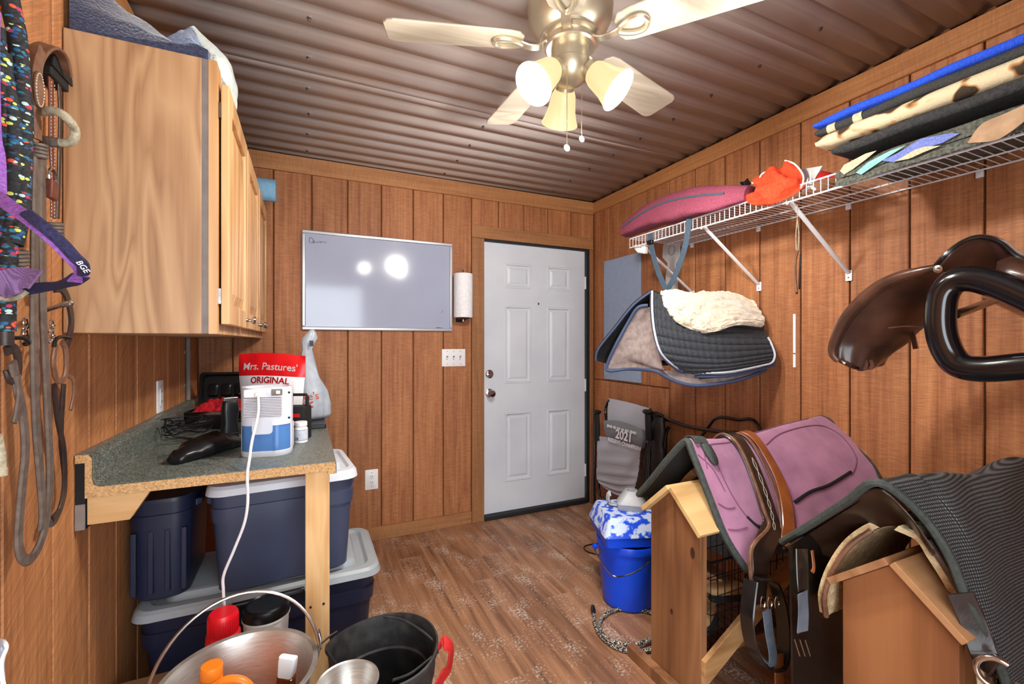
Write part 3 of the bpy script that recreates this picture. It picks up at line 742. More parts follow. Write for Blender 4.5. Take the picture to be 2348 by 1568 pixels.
for az in (72, 192, 312):
    a = math.radians(az); dr_ = Vector((math.cos(a), math.sin(a), 0))
    o0 = Vector((FX, FY, ZC - 0.245)) + dr_ * 0.05
    ax = (dr_ * 0.72 + Vector((0, 0, -0.70))).normalized()
    Q = Matrix((ax.orthogonal().normalized(), ax.cross(ax.orthogonal().normalized()), ax)).transposed().to_4x4()
    MB().lathe([(0.014, -0.02), (0.016, 0.01), (0.030, 0.016), (0.032, 0.036), (0.026, 0.038)], 20, o0, Q).build('socket', 'brass_dull', fan, ang=30)
    c0 = o0 + ax * 0.03
    prof = [(0.026, 0.0), (0.035, 0.008), (0.041, 0.022), (0.045, 0.045), (0.050, 0.075), (0.058, 0.100), (0.066, 0.118), (0.064, 0.1185), (0.056, 0.099), (0.048, 0.075), (0.043, 0.045), (0.038, 0.022), (0.030, 0.008), (0.0, 0.006)]
    sh = MB(); sh.lathe(prof[:7], 36, c0, Q, 0, caps=False); sh.lathe(prof[6:], 36, c0, Q, 1, caps=False)
    so = sh.build('lamp_shade', ['shade_glass', 'shade_inner'], fan, ang=60)
    MB().lathe([(0.012, 0.006), (0.016, 0.03), (0.030, 0.055), (0.034, 0.075), (0.028, 0.095), (0.012, 0.104), (0.0, 0.105)], 20, c0, Q).build('light_bulb', 'bulb', so)
    ld = bpy.data.lights.new('bulb_light', 'SPOT'); ld.energy = LAMP_W; ld.color = (1.0, 0.96, 0.90); ld.shadow_soft_size = 0.045; ld.spot_size = math.radians(172); ld.spot_blend = 0.35
    lo = bpy.data.objects.new('bulb_light', ld); COL.objects.link(lo); lo.parent = fan; lo.location = c0 + ax * 0.128 - fan.location; lo.rotation_euler = ax.to_track_quat('-Z', 'Y').to_euler()
    gd = bpy.data.lights.new('shade_glow', 'POINT'); gd.energy = LAMP_W * 0.11; gd.color = (1.0, 0.96, 0.90); gd.shadow_soft_size = 0.06   # what the glass shade lets through upwards
    go = bpy.data.objects.new('shade_glow', gd); COL.objects.link(go); go.parent = fan; go.location = c0 + ax * 0.15 + dr_ * 0.06 - fan.location
def chain(px_, py0, py1, y_, name):
    p0, p1 = W(px_, py0, y=y_), W(px_, py1, y=y_)
    b = MB(); n = int((p0.z - p1.z) / 0.006)
    for i in range(n):
        z_ = p0.z - i * 0.006
        b.lathe([(0.0, 0.0022), (0.0022, 0.0), (0.0, -0.0022)], 6, (p0.x, p0.y, z_), caps=False)
    b.tube([p0, p1], 0.0007, 4)
    c = b.build('pull_chain', 'nickel', fan)
    MB().lathe([(0, 0.012), (0.007, 0.009), (0.0115, 0.0), (0.007, -0.009), (0, -0.012)], 16, p1 - Vector((0, 0, 0.010)), Matrix.Rotation(pi / 2, 4, 'X') @ Matrix.Scale(0.6, 4, (0, 0, 1))).build('pull_knob', 'white_plastic', c)
chain(1300, 152, 332, FY - 0.045, 'a'); chain(1334, 170, 312, FY + 0.05, 'b')

# ================================================================== things on the back wall
mat('board_white', (168, 175, 196), (162, 169, 191), scale=2, rough=0.09, coat=0.3)
mat('alu', (204, 208, 214), rough=0.3, metal=0.55)
p0, p1 = W(692, 527, y=YB), W(1036, 760, y=YB)
wx0, wx1, wz0, wz1 = p0.x, p1.x, p1.z, p0.z
wbd = thing('whiteboard', 'white dry erase board in a slim aluminium frame on the plank wall', 'whiteboard', ((wx0 + wx1) / 2, YB - 0.01, wz0))
MB().box((wx0 + 0.008, YB - 0.012, wz0 + 0.008), (wx1 - 0.008, YB - 0.001, wz1 - 0.008)).build('surface', 'board_white', wbd, smooth=False)
for lo, hi in (((wx0, YB - 0.022, wz0), (wx1, YB - 0.001, wz0 + 0.022)), ((wx0, YB - 0.022, wz1 - 0.022), (wx1, YB - 0.001, wz1)), ((wx0, YB - 0.022, wz0 + 0.022), (wx0 + 0.022, YB - 0.001, wz1 - 0.022)), ((wx1 - 0.022, YB - 0.022, wz0 + 0.022), (wx1, YB - 0.001, wz1 - 0.022))):
    MB().box(lo, hi).build('frame_rail', 'alu', wbd, bev=0.006)
def ink(strokes, name, y_, r_, parent, m='ink'):
    b = MB()
    for s_ in strokes: b.tube(cat([W(a, c, y=y_) for a, c in s_], 4), r_, 5)
    return b.build(name, m, parent)
ink([[(709.5, 545), (709.5, 556.5)], [(709, 545), (714, 545.5), (718, 550), (717, 555), (712, 557)], [(718, 554), (721, 552), (721, 555.5), (718, 556), (719, 557.5), (722, 556)],
     [(725, 554), (727.5, 557), (730, 553)], [(733, 553), (735, 554), (733, 556), (736, 556.5)], [(738, 553), (737, 557)], [(738, 554.5), (741, 553.5)], [(743, 557), (744, 554), (746, 555), (748, 557.5)]], 'writing', YB - 0.0126, 0.0013, wbd)
ink([[(1016, 711), (1011, 718)]], 'pen_stroke', YB - 0.0126, 0.0012, wbd)
ink([[(1000, 752.5), (1002, 750.5), (1004, 752.5)], [(1005, 752.5), (1007, 750.5), (1009, 752)], [(1010, 752), (1013, 751)]], 'maker_mark', YB - 0.0232, 0.0014, wbd, 'black_matte')
# paper towel on its holder
pt = W(1062, 680, y=YB - 0.075); zt, zb2 = W(1062, 628, y=YB - 0.075).z, W(1062, 728, y=YB - 0.075).z
hol = thing('paper_towel_holder', 'dark wall holder carrying the paper towel roll', 'holder', (pt.x, YB - 0.075, zb2 - 0.03))
MB().lathe([(0.006, zb2 - 0.028), (0.006, zt + 0.026), (0.004, zt + 0.03), (0, zt + 0.03)], 10, (pt.x, pt.y, 0)).build('rod', 'chrome', hol)
MB().lathe([(0.0, zb2 - 0.012), (0.028, zb2 - 0.012), (0.05, zb2 - 0.004), (0.052, zb2 - 0.001), (0.0, zb2 - 0.001)], 20, (pt.x, pt.y, 0)).box((pt.x - 0.02, pt.y, zb2 - 0.016), (pt.x + 0.02, YB - 0.001, zb2 - 0.004)).box((pt.x - 0.03, YB - 0.008, zb2 - 0.03), (pt.x + 0.03, YB - 0.001, zt)).build('bracket', 'black_plastic', hol)
mat('paper', (238, 238, 240), (226, 227, 230), scale=60, rough=0.95, bump=0.5)
MB().lathe([(0.02, zb2), (0.064, zb2), (0.0655, zb2 + 0.01), (0.0655, zt - 0.01), (0.064, zt), (0.02, zt)], 32, (pt.x, pt.y, 0), caps=False).build('roll', 'paper', root_ := thing('paper_towel_roll', 'white paper towel roll standing upright beside the whiteboard', 'paper towel', (pt.x, pt.y, zb2)))
MB().lathe([(0.017, zb2), (0.0198, zb2), (0.0198, zt), (0.017, zt)], 16, (pt.x, pt.y, 0), caps=False).build('core', 'cardboard', root_)
# wall plates
def plate(name, label, c, n, axis, kinds, w=None, h=0.118):
    """switch or socket plate; axis: direction along the wall, normal into the room"""
    ex, en = axis; ex, en = Vector(ex), Vector(en); c = Vector(c); root = thing(name, label, 'wall plate', c - Vector((0, 0, h / 2)))
    w = w or 0.072 * n
    def P(a, b, d): return c + ex * a + Vector((0, 0, b)) + en * d
    b = MB(); b.loft([[P(x, z, 0.0005) for x, z in rr(w, h, 0.005)], [P(x, z, 0.004) for x, z in rr(w, h, 0.005)], [P(x, z, 0.0065) for x, z in rr(w - 0.008, h - 0.008, 0.004)]])
    b.build('cover', 'white_plastic', root, ang=30)
    for i, kd in enumerate(kinds):
        xx = (i - (len(kinds) - 1) / 2) * 0.048
        if kd == 's':
            MB().prism(rr(0.012, 0.026, 0.001), lambda a, z, d: P(xx + a, z, d), 0.0066, 0.0075).build('slot', 'cab_strip', root, smooth=False)
            MB().loft([[P(xx + x, z - 0.002, 0.007) for x, z in rr(0.009, 0.012, 0.001)], [P(xx + x, z - 0.009, 0.019) for x, z in rr(0.007, 0.007, 0.001)]]).build('toggle', 'white_plastic', root, bev=0.001)
        elif kd == 'o':
            for dz in (-0.019, 0.019):
                f_ = MB(); f_.loft([[P(xx + x, z + dz, 0.0066) for x, z in rr(0.033, 0.028, 0.010)], [P(xx + x, z + dz, 0.0085) for x, z in rr(0.032, 0.027, 0.010)]]); fo = f_.build('socket_face', 'white_plastic', root, ang=30)
                s_ = MB()
                for a_ in (-0.0065, 0.0065): s_.prism(rr(0.0026, 0.009, 0.0005), lambda a, z, d: P(xx + a_ + a, z + dz + 0.003, d), 0.0086, 0.0092)
                s_.prism(rr(0.005, 0.005, 0.002), lambda a, z, d: P(xx + a, z + dz - 0.008, d), 0.0086, 0.0092)
                s_.build('slots', 'dark_slot', fo, smooth=False)
        elif kd == 'g':
            f_ = MB(); f_.prism(rr(0.034, 0.068, 0.002), lambda a, z, d: P(xx + a, z, d), 0.0066, 0.009); fo = f_.build('insert', 'white_plastic', root, smooth=False)
            for dz in (-0.021, 0.021):
                s_ = MB()
                for a_ in (-0.0065, 0.0065): s_.prism(rr(0.0026, 0.009, 0.0005), lambda a, z, d: P(xx + a_ + a, z + dz, d), 0.0091, 0.0097)
                s_.build('slots', 'dark_slot', fo, smooth=False)
        for dz in (-0.045, 0.045):
            MB().lathe([(0.003, 0), (0.003, 0.001), (0, 0.0014)], 8, P(xx, dz, 0.0064), Matrix((ex, Vector((0, 0, 1)), en)).transposed().to_4x4()).build('screw', 'cab_strip', root)
    return root
sc_ = W(1040, 820, y=YB); plate('switch_plate', 'white three gang switch plate beside the door casing', (sc_.x, YB, sc_.z), 3, ((1, 0, 0), (0, -1, 0)), 'sss', w=0.172, h=0.122)
sc_ = W(852, 1099, y=YB); plate('outlet', 'white double outlet low on the back plank wall', (sc_.x, YB, sc_.z), 1, ((1, 0, 0), (0, -1, 0)), 'o', w=0.082, h=0.13)
sc_ = W(365, 909, x=XL); plate('outlet', 'white outlet on the left wall just above the counter backsplash', (XL, sc_.y, sc_.z), 1, ((0, 1, 0), (1, 0, 0)), 'g', w=0.082, h=0.135)
# conduit down the left wall to the counter, below the cabinet
cp = W(432, 800, x=XL + 0.012)
cd = thing('conduit', 'thin grey metal conduit running down the wall under the cabinet', 'conduit', (XL + 0.012, cp.y, 1.0))
MB().tube([(XL + 0.011, cp.y, 1.004), (XL + 0.011, cp.y, CZ0 - 0.001)], 0.0105, 10).build('pipe', 'cab_strip', cd)
for zz in (1.08, 1.25): MB().box((XL + 0.0005, cp.y - 0.024, zz - 0.007), (XL + 0.003, cp.y + 0.024, zz + 0.007)).build('clip', 'steel', cd, smooth=False)
# ================================================================== on the counter
mat('appliance_white', (206, 208, 218), rough=0.3)
mat('blue_tank', (96, 146, 212), rough=0.12, trans=0.35, ior=1.3)
mat('led', (220, 210, 140), emit=(255, 240, 150), estr=3.0)
mat('bag_red', (212, 22, 28), (196, 14, 22), scale=14, rough=0.3, bump=0.15, bscale=12)
mat('bag_white', (224, 226, 230), rough=0.3, bump=0.15, bscale=12)
mat('red_print', (206, 28, 30), rough=0.4)
mat('shirt_red', (206, 20, 34), (150, 8, 20), scale=50, rough=0.9, bump=0.8)
mat('thin_bag', (176, 186, 200), (200, 208, 216), scale=24, rough=0.35, trans=0.35, bump=0.6, bscale=26)
mat('orange_print', (216, 84, 60), rough=0.5)
mat('cord_white', (226, 226, 228), rough=0.4)

# dehumidifier
dc = W(612, 1040, z=KZ); dc = Vector((-0.119, 1.765, KZ))
Md = RT(dc, math.radians(-10))                 # local -y faces the room
deh = thing('dehumidifier', 'small white dehumidifier with blue water tank and ribbed vent', 'dehumidifier', dc)
DW, DD, DHh = 0.158, 0.108, 0.232
def dring(z, k=1.0, w=DW, d=DD): return [Md @ Vector((x, y, z)) for x, y in rr(w * k, d * k, 0.05 * k, 8)]
MB().loft([dring(0.105), dring(0.107), dring(0.225), dring(0.233, 0.98), dring(DHh, 0.93), dring(DHh, 0.86), dring(DHh - 0.006, 0.82)]).build('body', 'appliance_white', deh, ang=35)
MB().loft([dring(0.0, 0.97), dring(0.004, 1.0), dring(0.018, 1.0), dring(0.019, 0.98)]).build('base', 'appliance_white', deh, ang=35)
MB().loft([dring(0.0192, 0.965), dring(0.1048, 0.965)]).build('water_tank', 'blue_tank', deh, ang=35)
for sx in (-1, 1): MB().box((sx * 0.0735 - 0.005, -0.012, 0.018), (sx * 0.0735 + 0.005, 0.03, 0.106), Md).build('side_pillar', 'appliance_white', deh, smooth=False, bev=0.003)
MB().prism(rr(0.062, 0.05, 0.012), lambda a, b, d: Md @ Vector((a - 0.002, -DD / 2 - 0.0005 + d, 0.102 + b)), -0.003, 0.002).build('front_tab', 'appliance_white', deh, smooth=False)
for xx in (-0.036, 0.036): MB().box((xx - 0.0015, -DD / 2 - 0.001, 0.02), (xx + 0.0015, -DD / 2 + 0.004, 0.103), Md).build('tank_rib', 'blue_tank', deh, smooth=False)
for k in range(12):
    zz = 0.137 + k * 0.0052
    MB().box((-0.058, -DD / 2 - 0.0022, zz), (0.058, -DD / 2 + 0.003, zz + 0.003), Md).build('vent_slat', 'appliance_white', deh, smooth=False)
MB().box((-0.055, -DD / 2 - 0.0006, 0.135), (0.055, -DD / 2 + 0.003, 0.200), Md).build('vent_recess', 'cab_strip', deh, smooth=False)
MB().prism(rr(0.058, 0.026, 0.004), lambda a, b, d: Md @ Vector((a - 0.028, -DD / 2 + d, 0.214 + b)), -0.0022, 0.0).build('socket_panel', 'white_plastic', deh, smooth=False)
MB().prism(rr(0.034, 0.022, 0.003), lambda a, b, d: Md @ Vector((a + 0.042, -DD / 2 + d, 0.216 + b)), -0.0018, 0.0).build('switch_panel', 'cab_strip', deh, smooth=False)
MB().box((0.040, -DD / 2 - 0.006, 0.211), (0.052, -DD / 2, 0.222), Md).build('power_switch', 'white_plastic', deh, smooth=False, bev=0.001)
MB().lathe([(0.003, 0), (0.003, 0.002), (0, 0.003)], 10, Md @ Vector((0.018, -DD / 2, 0.219)), MY).build('indicator_light', 'led', deh)
for xx in (-0.072, 0.078):
    for zz in (0.128, 0.214): MB().lathe([(0.0038, 0), (0.0034, 0.001), (0, 0.0004)], 10, Md @ Vector((xx, -DD / 2 + 0.007, zz)), MY).build('screw_hole', 'dark_slot', deh)
# its power cord, down over the counter edge to the strip below
pl = Md @ Vector((-0.012, -DD / 2 - 0.006, 0.210))
pts = [pl, pl + Vector((0, -0.014, -0.006)), W(592, 948, y=1.655), W(578, 1010, y=1.60), W(572, 1052, y=1.545), W(567, 1090, y=1.54), W(568, 1150, y=1.55), W(560, 1200, y=1.56), W(536, 1262, y=1.57), W(513, 1318, y=1.58), W(512, 1352, y=1.585), W(514, 1388, y=1.59)]
cord = MB().tube(cat(pts, 8), 0.0042, 8).build('power_cord', 'cord_white', deh)
MB().box((-0.022, -DD / 2 - 0.016, 0.203), (-0.004, -DD / 2 - 0.0035, 0.218), Md).build('plug', 'white_plastic', cord, bev=0.003)
MB().tube([pts[-1] + Vector((0, 0, -0.002)), pts[-1] + Vector((0.0, 0, -0.03))], [0.007, 0.009], 10).build('end_plug', 'black_plastic', cord)

# treat bag
bx_dir = Vector((CS, -SN, 0)); up = Vector((0, 0, 1)); bn = bx_dir.cross(up)   # towards camera = -fwd
bc = W(624, 930, d=1.92); bc.z = KZ
bag = thing('treat_bag', 'red and white bag of horse cookies standing behind the dehumidifier', 'treat bag', bc)
BH = 0.330
def bagp(u, v, side):
    w = 0.285 * (0.84 + 0.16 * min(v * 1.3, 1)) ; x = (u - 0.5) * w
    th = 0.05 * (1 - v ** 3) * math.sin(pi * min(max(u, 0.0), 1.0)) ** 0.6 + 0.001
    z = v * BH + (0.010 * math.sin(u * 3.2 + 0.4) * v)
    wob = 0.004 * noise.noise(Vector((u * 6, v * 6, side * 3)))
    return bc + bx_dir * x + up * z + bn * (side * (th + wob * (1 if 0.02 < u < .98 else 0)))
def bagpart(name, v0, v1, m):
    b = MB(); n = 26
    for side in (1, -1):
        rows = [[bagp(i / n, v0 + (v1 - v0) * j / 14, side) for i in range(n + 1)] for j in range(15)]
        V = [p for r_ in rows for p in r_]; w_ = n + 1
        b.add(V, [(j * w_ + i, j * w_ + i + 1, (j + 1) * w_ + i + 1, (j + 1) * w_ + i) for j in range(14) for i in range(n)])
    return b.build(name, m, bag, ang=80)
bagpart('white_panel', 0.0, 0.72, 'bag_white'); bagpart('red_panel', 0.72, 1.0, 'bag_red')
def on_bag(u0, v0, sx=1.0):
    def f(p):
        u = u0 + p.x / 0.285; v = v0 + p.y / BH
        return bagp(u, v, 1) + bn * 0.0016
    return f
I4 = Matrix.Identity(4)
text('brand_lettering', "Mrs. Pastures'", 0.041, I4, 'white_plastic', bag, warp=on_bag(0.50, 0.83), fat=0.0005, space=1.0)
text('flavour_lettering', 'ORIGINAL', 0.036, I4, 'red_print', bag, warp=lambda p: on_bag(0.52, 0.665 - 1.3 * (p.x ** 2))(p), fat=0.0009)
MB().prism(rr(0.05, 0.03, 0.012), lambda a, b, d: bagp(0.86 + a / 0.285 * .4, 0.40 + b / BH * 3.0, 1) + bn * d, 0.0008, 0.0016).build('cookie_picture', 'cardboard', bag)
# grey shopping bag tied at the neck
gc = W(712, 960, z=KZ); gc = Vector((0.02, 2.36, KZ))
sb = thing('shopping_bag', 'crumpled grey plastic shopping bag with red print beside the treat bag', 'plastic bag', gc)
rings = []
for z_, rx_, off in ((0, 0.075, 0), (0.02, 0.088, 0), (0.07, 0.09, 0), (0.13, 0.074, -0.004), (0.2, 0.05, -0.01), (0.27, 0.032, -0.012), (0.33, 0.022, -0.012), (0.36, 0.03, -0.01), (0.385, 0.034, 0.0), (0.41, 0.02, 0.008), (0.425, 0.008, 0.01)):
    rings.append([gc + Vector((off + rx_ * (1 + 0.34 * noise.noise(Vector((math.cos(a) * 2.6, math.sin(a) * 2.6, z_ * 9)))) * math.cos(a), rx_ * 0.7 * (1 + 0.2 * noise.noise(Vector((math.cos(a) * 3, math.sin(a) * 3, z_ * 9 + 4)))) * math.sin(a), z_)) for a in [2 * pi * j / 36 for j in range(36)]])
MB().loft(rings).build('bag_body', 'thin_bag', sb, ang=80)
Mt = facing(gc + bx_dir * 0.01 + bn * 0.082 + Vector((0, 0, 0.108)), (bx_dir + Vector((0, 0, 0.14))))
text('store_lettering', "Lowe's", 0.05, Mt, 'orange_print', sb, ext=0.001)
for k in range(2):
    q = gc + bx_dir * (-0.03) + bn * 0.088 + Vector((0, 0, 0.074 - 0.022 * k))
    MB().tube(cat([q, q + bx_dir * 0.03 + Vector((0, 0, 0.010)), q + bx_dir * 0.055 + Vector((0, 0, 0.004)), q + bx_dir * 0.085 + Vector((0, 0, 0.016))], 5), 0.0035, 6).build('print_swoosh', 'orange_print', sb)
MB().box((0.012, -0.003, 0.345), (0.030, 0, 0.372), Matrix.Translation(gc + bn * 0.028) @ Matrix.Rotation(-YAW, 4, 'Z')).build('logo_patch', 'ink', sb, smooth=False)
# pill bottle
pc_ = W(690, 1014, z=KZ)
pb = thing('pill_bottle', 'white supplement bottle with screw cap standing at the counter edge', 'bottle', pc_)
MB().lathe([(0, 0), (0.022, 0), (0.0245, 0.003), (0.0245, 0.053), (0.021, 0.060), (0.018, 0.063), (0, 0.063)], 24, pc_).build('bottle_body', 'white_plastic', pb, ang=30)
cap = MB()
cap.lathe([(0.0215, 0.0635), (0.0225, 0.065), (0.0225, 0.078), (0.021, 0.0805), (0, 0.0805)], 32, pc_).build('cap', 'white_plastic', pb, ang=30)
mat('label_pale', (206, 210, 220), (190, 194, 206), scale=60, rough=0.6); mat('navy_print', (34, 44, 78), rough=0.6)
MB().lathe([(0.0247, 0.012), (0.0247, 0.050)], 24, pc_, caps=False).build('label_band', 'label_pale', pb)
for z_ in (0.011, 0.050): MB().lathe([(0.0249, z_), (0.0249, z_ + 0.0012)], 24, pc_, caps=False).build('label_line', 'navy_print', pb)
text('dose_print', '16', 0.012, facing(pc_ + bn * 0.0252 + Vector((0, 0, 0.019)) - bx_dir * 0.004, bx_dir), 'navy_print', pb, fat=0.0004)
# open clipper case with black moulded lid and red lining
cc = Vector((-0.36, 2.62, KZ)); Mc = RT(cc, math.radians(-8))
case = thing('clipper_case', 'open black moulded case standing at the back of the counter', 'case', cc)
b = MB()
b.loft([[Mc @ Vector((x, y, z)) for x, y in rr(w_, d_, 0.02)] for z, w_, d_ in ((0, 0.27, 0.19), (0.004, 0.29, 0.21), (0.055, 0.30, 0.22), (0.056, 0.28, 0.20), (0.012, 0.265, 0.185))], True, True)
b.build('tray', 'black_plastic', case, ang=30)
Mlid = RT(cc + Vector((0.01, 0.11, 0.058)), math.radians(-8)) @ Matrix.Rotation(math.radians(82), 4, 'X')
b = MB(); b.loft([[Mlid @ Vector((x, y + 0.085, z)) for x, y in rr(w_, d_, 0.02)] for z, w_, d_ in ((-0.045, 0.27, 0.15), (-0.042, 0.29, 0.165), (0.0, 0.30, 0.175), (0.0005, 0.275, 0.15), (-0.018, 0.26, 0.135))], True, True)
ld_ = b.build('case_lid', 'black_plastic', case, ang=30)
for k in range(4):
    MB().loft([[Mlid @ Vector((x - 0.09 + 0.06 * k, y + 0.08, z)) for x, y in rr(w_, d_, 0.012)] for z, w_, d_ in ((-0.02, 0.05, 0.07), (-0.008, 0.045, 0.062), (-0.004, 0.036, 0.05))]).build('moulded_pocket', 'black_plastic', ld_, ang=30)
rc = thing('red_cloth', 'crumpled red cloth stuffed into the open black case', 'cloth', cc + Vector((0, 0, 0.013)))
b = MB(); b.sheet(lambda u, v: Mc @ Vector(((u - 0.5) * 0.25, (v - 0.5) * 0.17, 0.045 + 0.05 * math.sin(pi * u) ** .5 * math.sin(pi * v) ** .5 + 0.03 * noise.noise(Vector((u * 7, v * 7, 1))) + 0.012 * noise.noise(Vector((u * 18, v * 18, 3))))), 50, 36, th=0.008)
b.build('folds', 'shirt_red', rc, ang=70)
# clippers, charger block, cable, glove
cp_ = W(545, 1010, z=KZ)
clp = thing('clipper', 'black hair clipper standing on end next to the dehumidifier', 'clipper', cp_)
Mk = RT(W(528, 1012, z=KZ), math.radians(20))
rings = [[Mk @ Vector((x, y + 0.01 * math.sin(z * 20), z)) for x, y in rr(w_, d_, 0.014)] for z, w_, d_ in ((0, 0.05, 0.044), (0.004, 0.056, 0.05), (0.04, 0.06, 0.052), (0.08, 0.052, 0.046), (0.12, 0.058, 0.048), (0.15, 0.056, 0.036), (0.158, 0.05, 0.028))]
MB().loft(rings).build('clipper_body', 'black_plastic', clp, ang=35)
MB().box((-0.024, -0.012, 0.158), (0.024, 0.004, 0.172), Mk).build('blade_head', 'steel', clp, smooth=False, bev=0.002)
blk = thing('charger_box', 'flat grey topped black charger box in front of the red cloth', 'charger', W(500, 985, z=KZ))
Mk = RT(W(500, 978, z=KZ), math.radians(-25))
MB().loft([[Mk @ Vector((x, y, z)) for x, y in rr(w_, d_, 0.01)] for z, w_, d_ in ((0, 0.135, 0.10), (0.05, 0.13, 0.095), (0.058, 0.12, 0.085))]).build('housing', 'black_plastic', blk, ang=30)
MB().prism(rr(0.11, 0.072, 0.006), lambda a, c, d: Mk @ Vector((a, c, d)), 0.0582, 0.061).build('top_plate', 'cab_strip', blk, smooth=False)
glv = thing('pouch', 'shiny black pouch lying near the counter front edge', 'pouch', W(470, 1050, z=KZ))
g0, g1 = W(398, 1066, z=KZ), W(545, 1020, z=KZ); dv = (g1 - g0); L_ = dv.length; dv.normalize(); sd = Vector((-dv.y, dv.x, 0))
rings = []
for k in range(15):
    s_ = k / 14; w_ = 0.052 * (0.25 + 0.9 * math.sin(pi * min(s_ * 0.75 + 0.08, 1))); h_ = 0.036 * (0.25 + 0.9 * math.sin(pi * min(s_ * 0.8 + 0.1, 1)))
    rings.append([g0 + dv * (s_ * L_) + sd * (w_ * math.cos(a) * (1 + .15 * noise.noise(Vector((s_ * 6, a, 2))))) + Vector((0, 0, max(0.0, h_ * (1 + math.sin(a)) * (0.8 + .3 * noise.noise(Vector((s_ * 8, a * 1.3, 0))))))) for a in [2 * pi * j / 20 for j in range(20)]])
MB().loft(rings).build('pouch_body', 'black_plastic', glv, ang=80)
MB().strap([g0 + dv * L_ * .8 + Vector((0, 0, 0.05)), g1 + Vector((0, 0, 0.045)), g1 + dv * 0.05 + Vector((0, 0, 0.03))], 0.022, 0.004, hint=(0, 0, 1)).build('wrist_strap', 'black_matte', glv)
cab_pts = []
for k in range(60):
    a = k * 0.62; r_ = 0.050 + 0.022 * math.sin(k * 1.7)
    base_ = W(432, 1000, z=KZ)
    cab_pts.append(base_ + Vector((r_ * 1.25 * math.cos(a), r_ * 1.0 * math.sin(a) * 1.5, 0.006 + 0.0012 * k * 0.8 + 0.014 * (math.sin(k * .9) + 1))))
cbl = thing('coiled_cable', 'tangle of thin black cable lying against the backsplash', 'cable', W(432, 1000, z=KZ))
MB().tube(cat(cab_pts, 4), 0.0026, 6).build('wire', 'black_plastic', cbl)
MB().tube(cat([W(398, 968, y=2.12), W(384, 962, y=2.1), W(380, 978, y=2.08), W(400, 1000, y=2.05), W(440, 1006, z=KZ + .012)], 6), 0.004, 6).build('cable_loop', 'black_plastic', cbl)
# dark hand tool box behind the bottle
tb_c = Vector((-0.035, 1.99, KZ)); Mk = RT(tb_c, math.radians(-20))
tbx = thing('handled_box', 'small dark box with carry handle behind the white bottle', 'box', tb_c)
MB().loft([[Mk @ Vector((x, y, z)) for x, y in rr(w_, d_, 0.008)] for z, w_, d_ in ((0, 0.10, 0.075), (0.125, 0.10, 0.075), (0.13, 0.095, 0.07))]).build('box_body', 'black_matte', tbx, ang=30)
MB().strap([Mk @ Vector(p) for p in ((-0.03, 0, 0.13), (-0.03, 0, 0.165), (-0.02, 0, 0.175), (0.04, 0, 0.175), (0.045, 0, 0.165), (0.045, 0, 0.13))], 0.02, 0.010, hint=lambda p, s_: (0, 0, 1), smooth=False).build('handle', 'black_matte', tbx)
for z_ in (0.03, 0.06, 0.09): MB().box((-0.04, -0.0385, z_), (0.03, -0.0374, z_ + 0.014), Mk).build('label_strip', ('red_print', 'white_plastic', 'red_print')[int(z_ * 33) % 3], tbx, smooth=False)
flat = thing('folder', 'flat black folder lying under the shopping bag at the counter edge', 'folder', (0.04, 2.33, KZ - 0.0))
flat.location.z = KZ
for q in (sb,): q.location.z = KZ + 0.0205
MB().prism(rr(0.09, 0.26, 0.006), lambda a, c, d: (0.04 + a, 2.30 + c, KZ + d), 0.0005, 0.019).build('cover', 'black_plastic', flat, smooth=False, bev=0.003)

# ================================================================== tack hanging on the left wall
mat('leather_grey', (104, 90, 80), (84, 70, 62), scale=60, rough=0.55, bump=0.25, bscale=260)
mat('leather_dark', (54, 40, 36), (38, 28, 26), scale=40, rough=0.42, bump=0.15, bscale=200)
mat('leather_red', (112, 54, 36), (92, 42, 28), scale=50, rough=0.45, bump=0.2, bscale=240)
mat('leather_mid', (124, 88, 66), (100, 68, 50), scale=50, rough=0.5, bump=0.2, bscale=240)
mat('thread', (216, 206, 190), rough=0.8)
mat('rawhide', (182, 172, 146), (140, 130, 108), scale=110, rough=0.7, bump=0.6)
mat('purple_web', (150, 96, 178), (120, 70, 150), scale=200, rough=0.8, bump=0.5)
mat('navy_web', (26, 24, 52), (44, 40, 80), scale=240, rough=0.85, bump=0.6)
weave('mauve_web', (92, 64, 108), (168, 128, 172), scale=170, axes=('Y', 'Z'))
cells('rope_mix', (12, 14, 18), [(22, 92, 120), (190, 200, 90), (20, 84, 128), (216, 70, 44), (16, 60, 110), (170, 196, 190), (30, 110, 130), (24, 80, 116), (160, 40, 80)], scale=95, stretch=(1.0, 1.0, 1.5), dot=0.50, rough=0.7, band=('Z', 9.0, 0.28), bump=0.6)
def L(px_, py_, off=0.05): return W(px_, py_, x=XL + off)
def hang(pts, off=0.05): return [L(*p) if len(p) == 2 else L(p[0], p[1], p[2]) for p in pts]
NX = (1, 0, 0)
hk = thing('bridle_hook', 'black rounded bridle hook screwed to the left wall', 'hook', L(75, 150, 0.0))
b = MB(); hc = L(92, 165, 0.0)
b.prism([(0.042 * math.cos(a), 0.042 * math.sin(a)) for a in [pi * i / 12 for i in range(13)]] + [(-0.042, -0.02), (0.042, -0.02)], lambda a, c, d: (XL + d, hc.y + a, hc.z + c), 0.001, 0.036)
b.build('block', 'black_matte', hk, bev=0.004)
b = MB(); b.prism([(0.048 * math.cos(a), 0.048 * math.sin(a)) for a in [pi * i / 12 for i in range(13)]], lambda a, c, d: (XL + d, hc.y + a, hc.z + c), 0.0365, 0.040); b.build('face_plate', 'black_matte', hk)
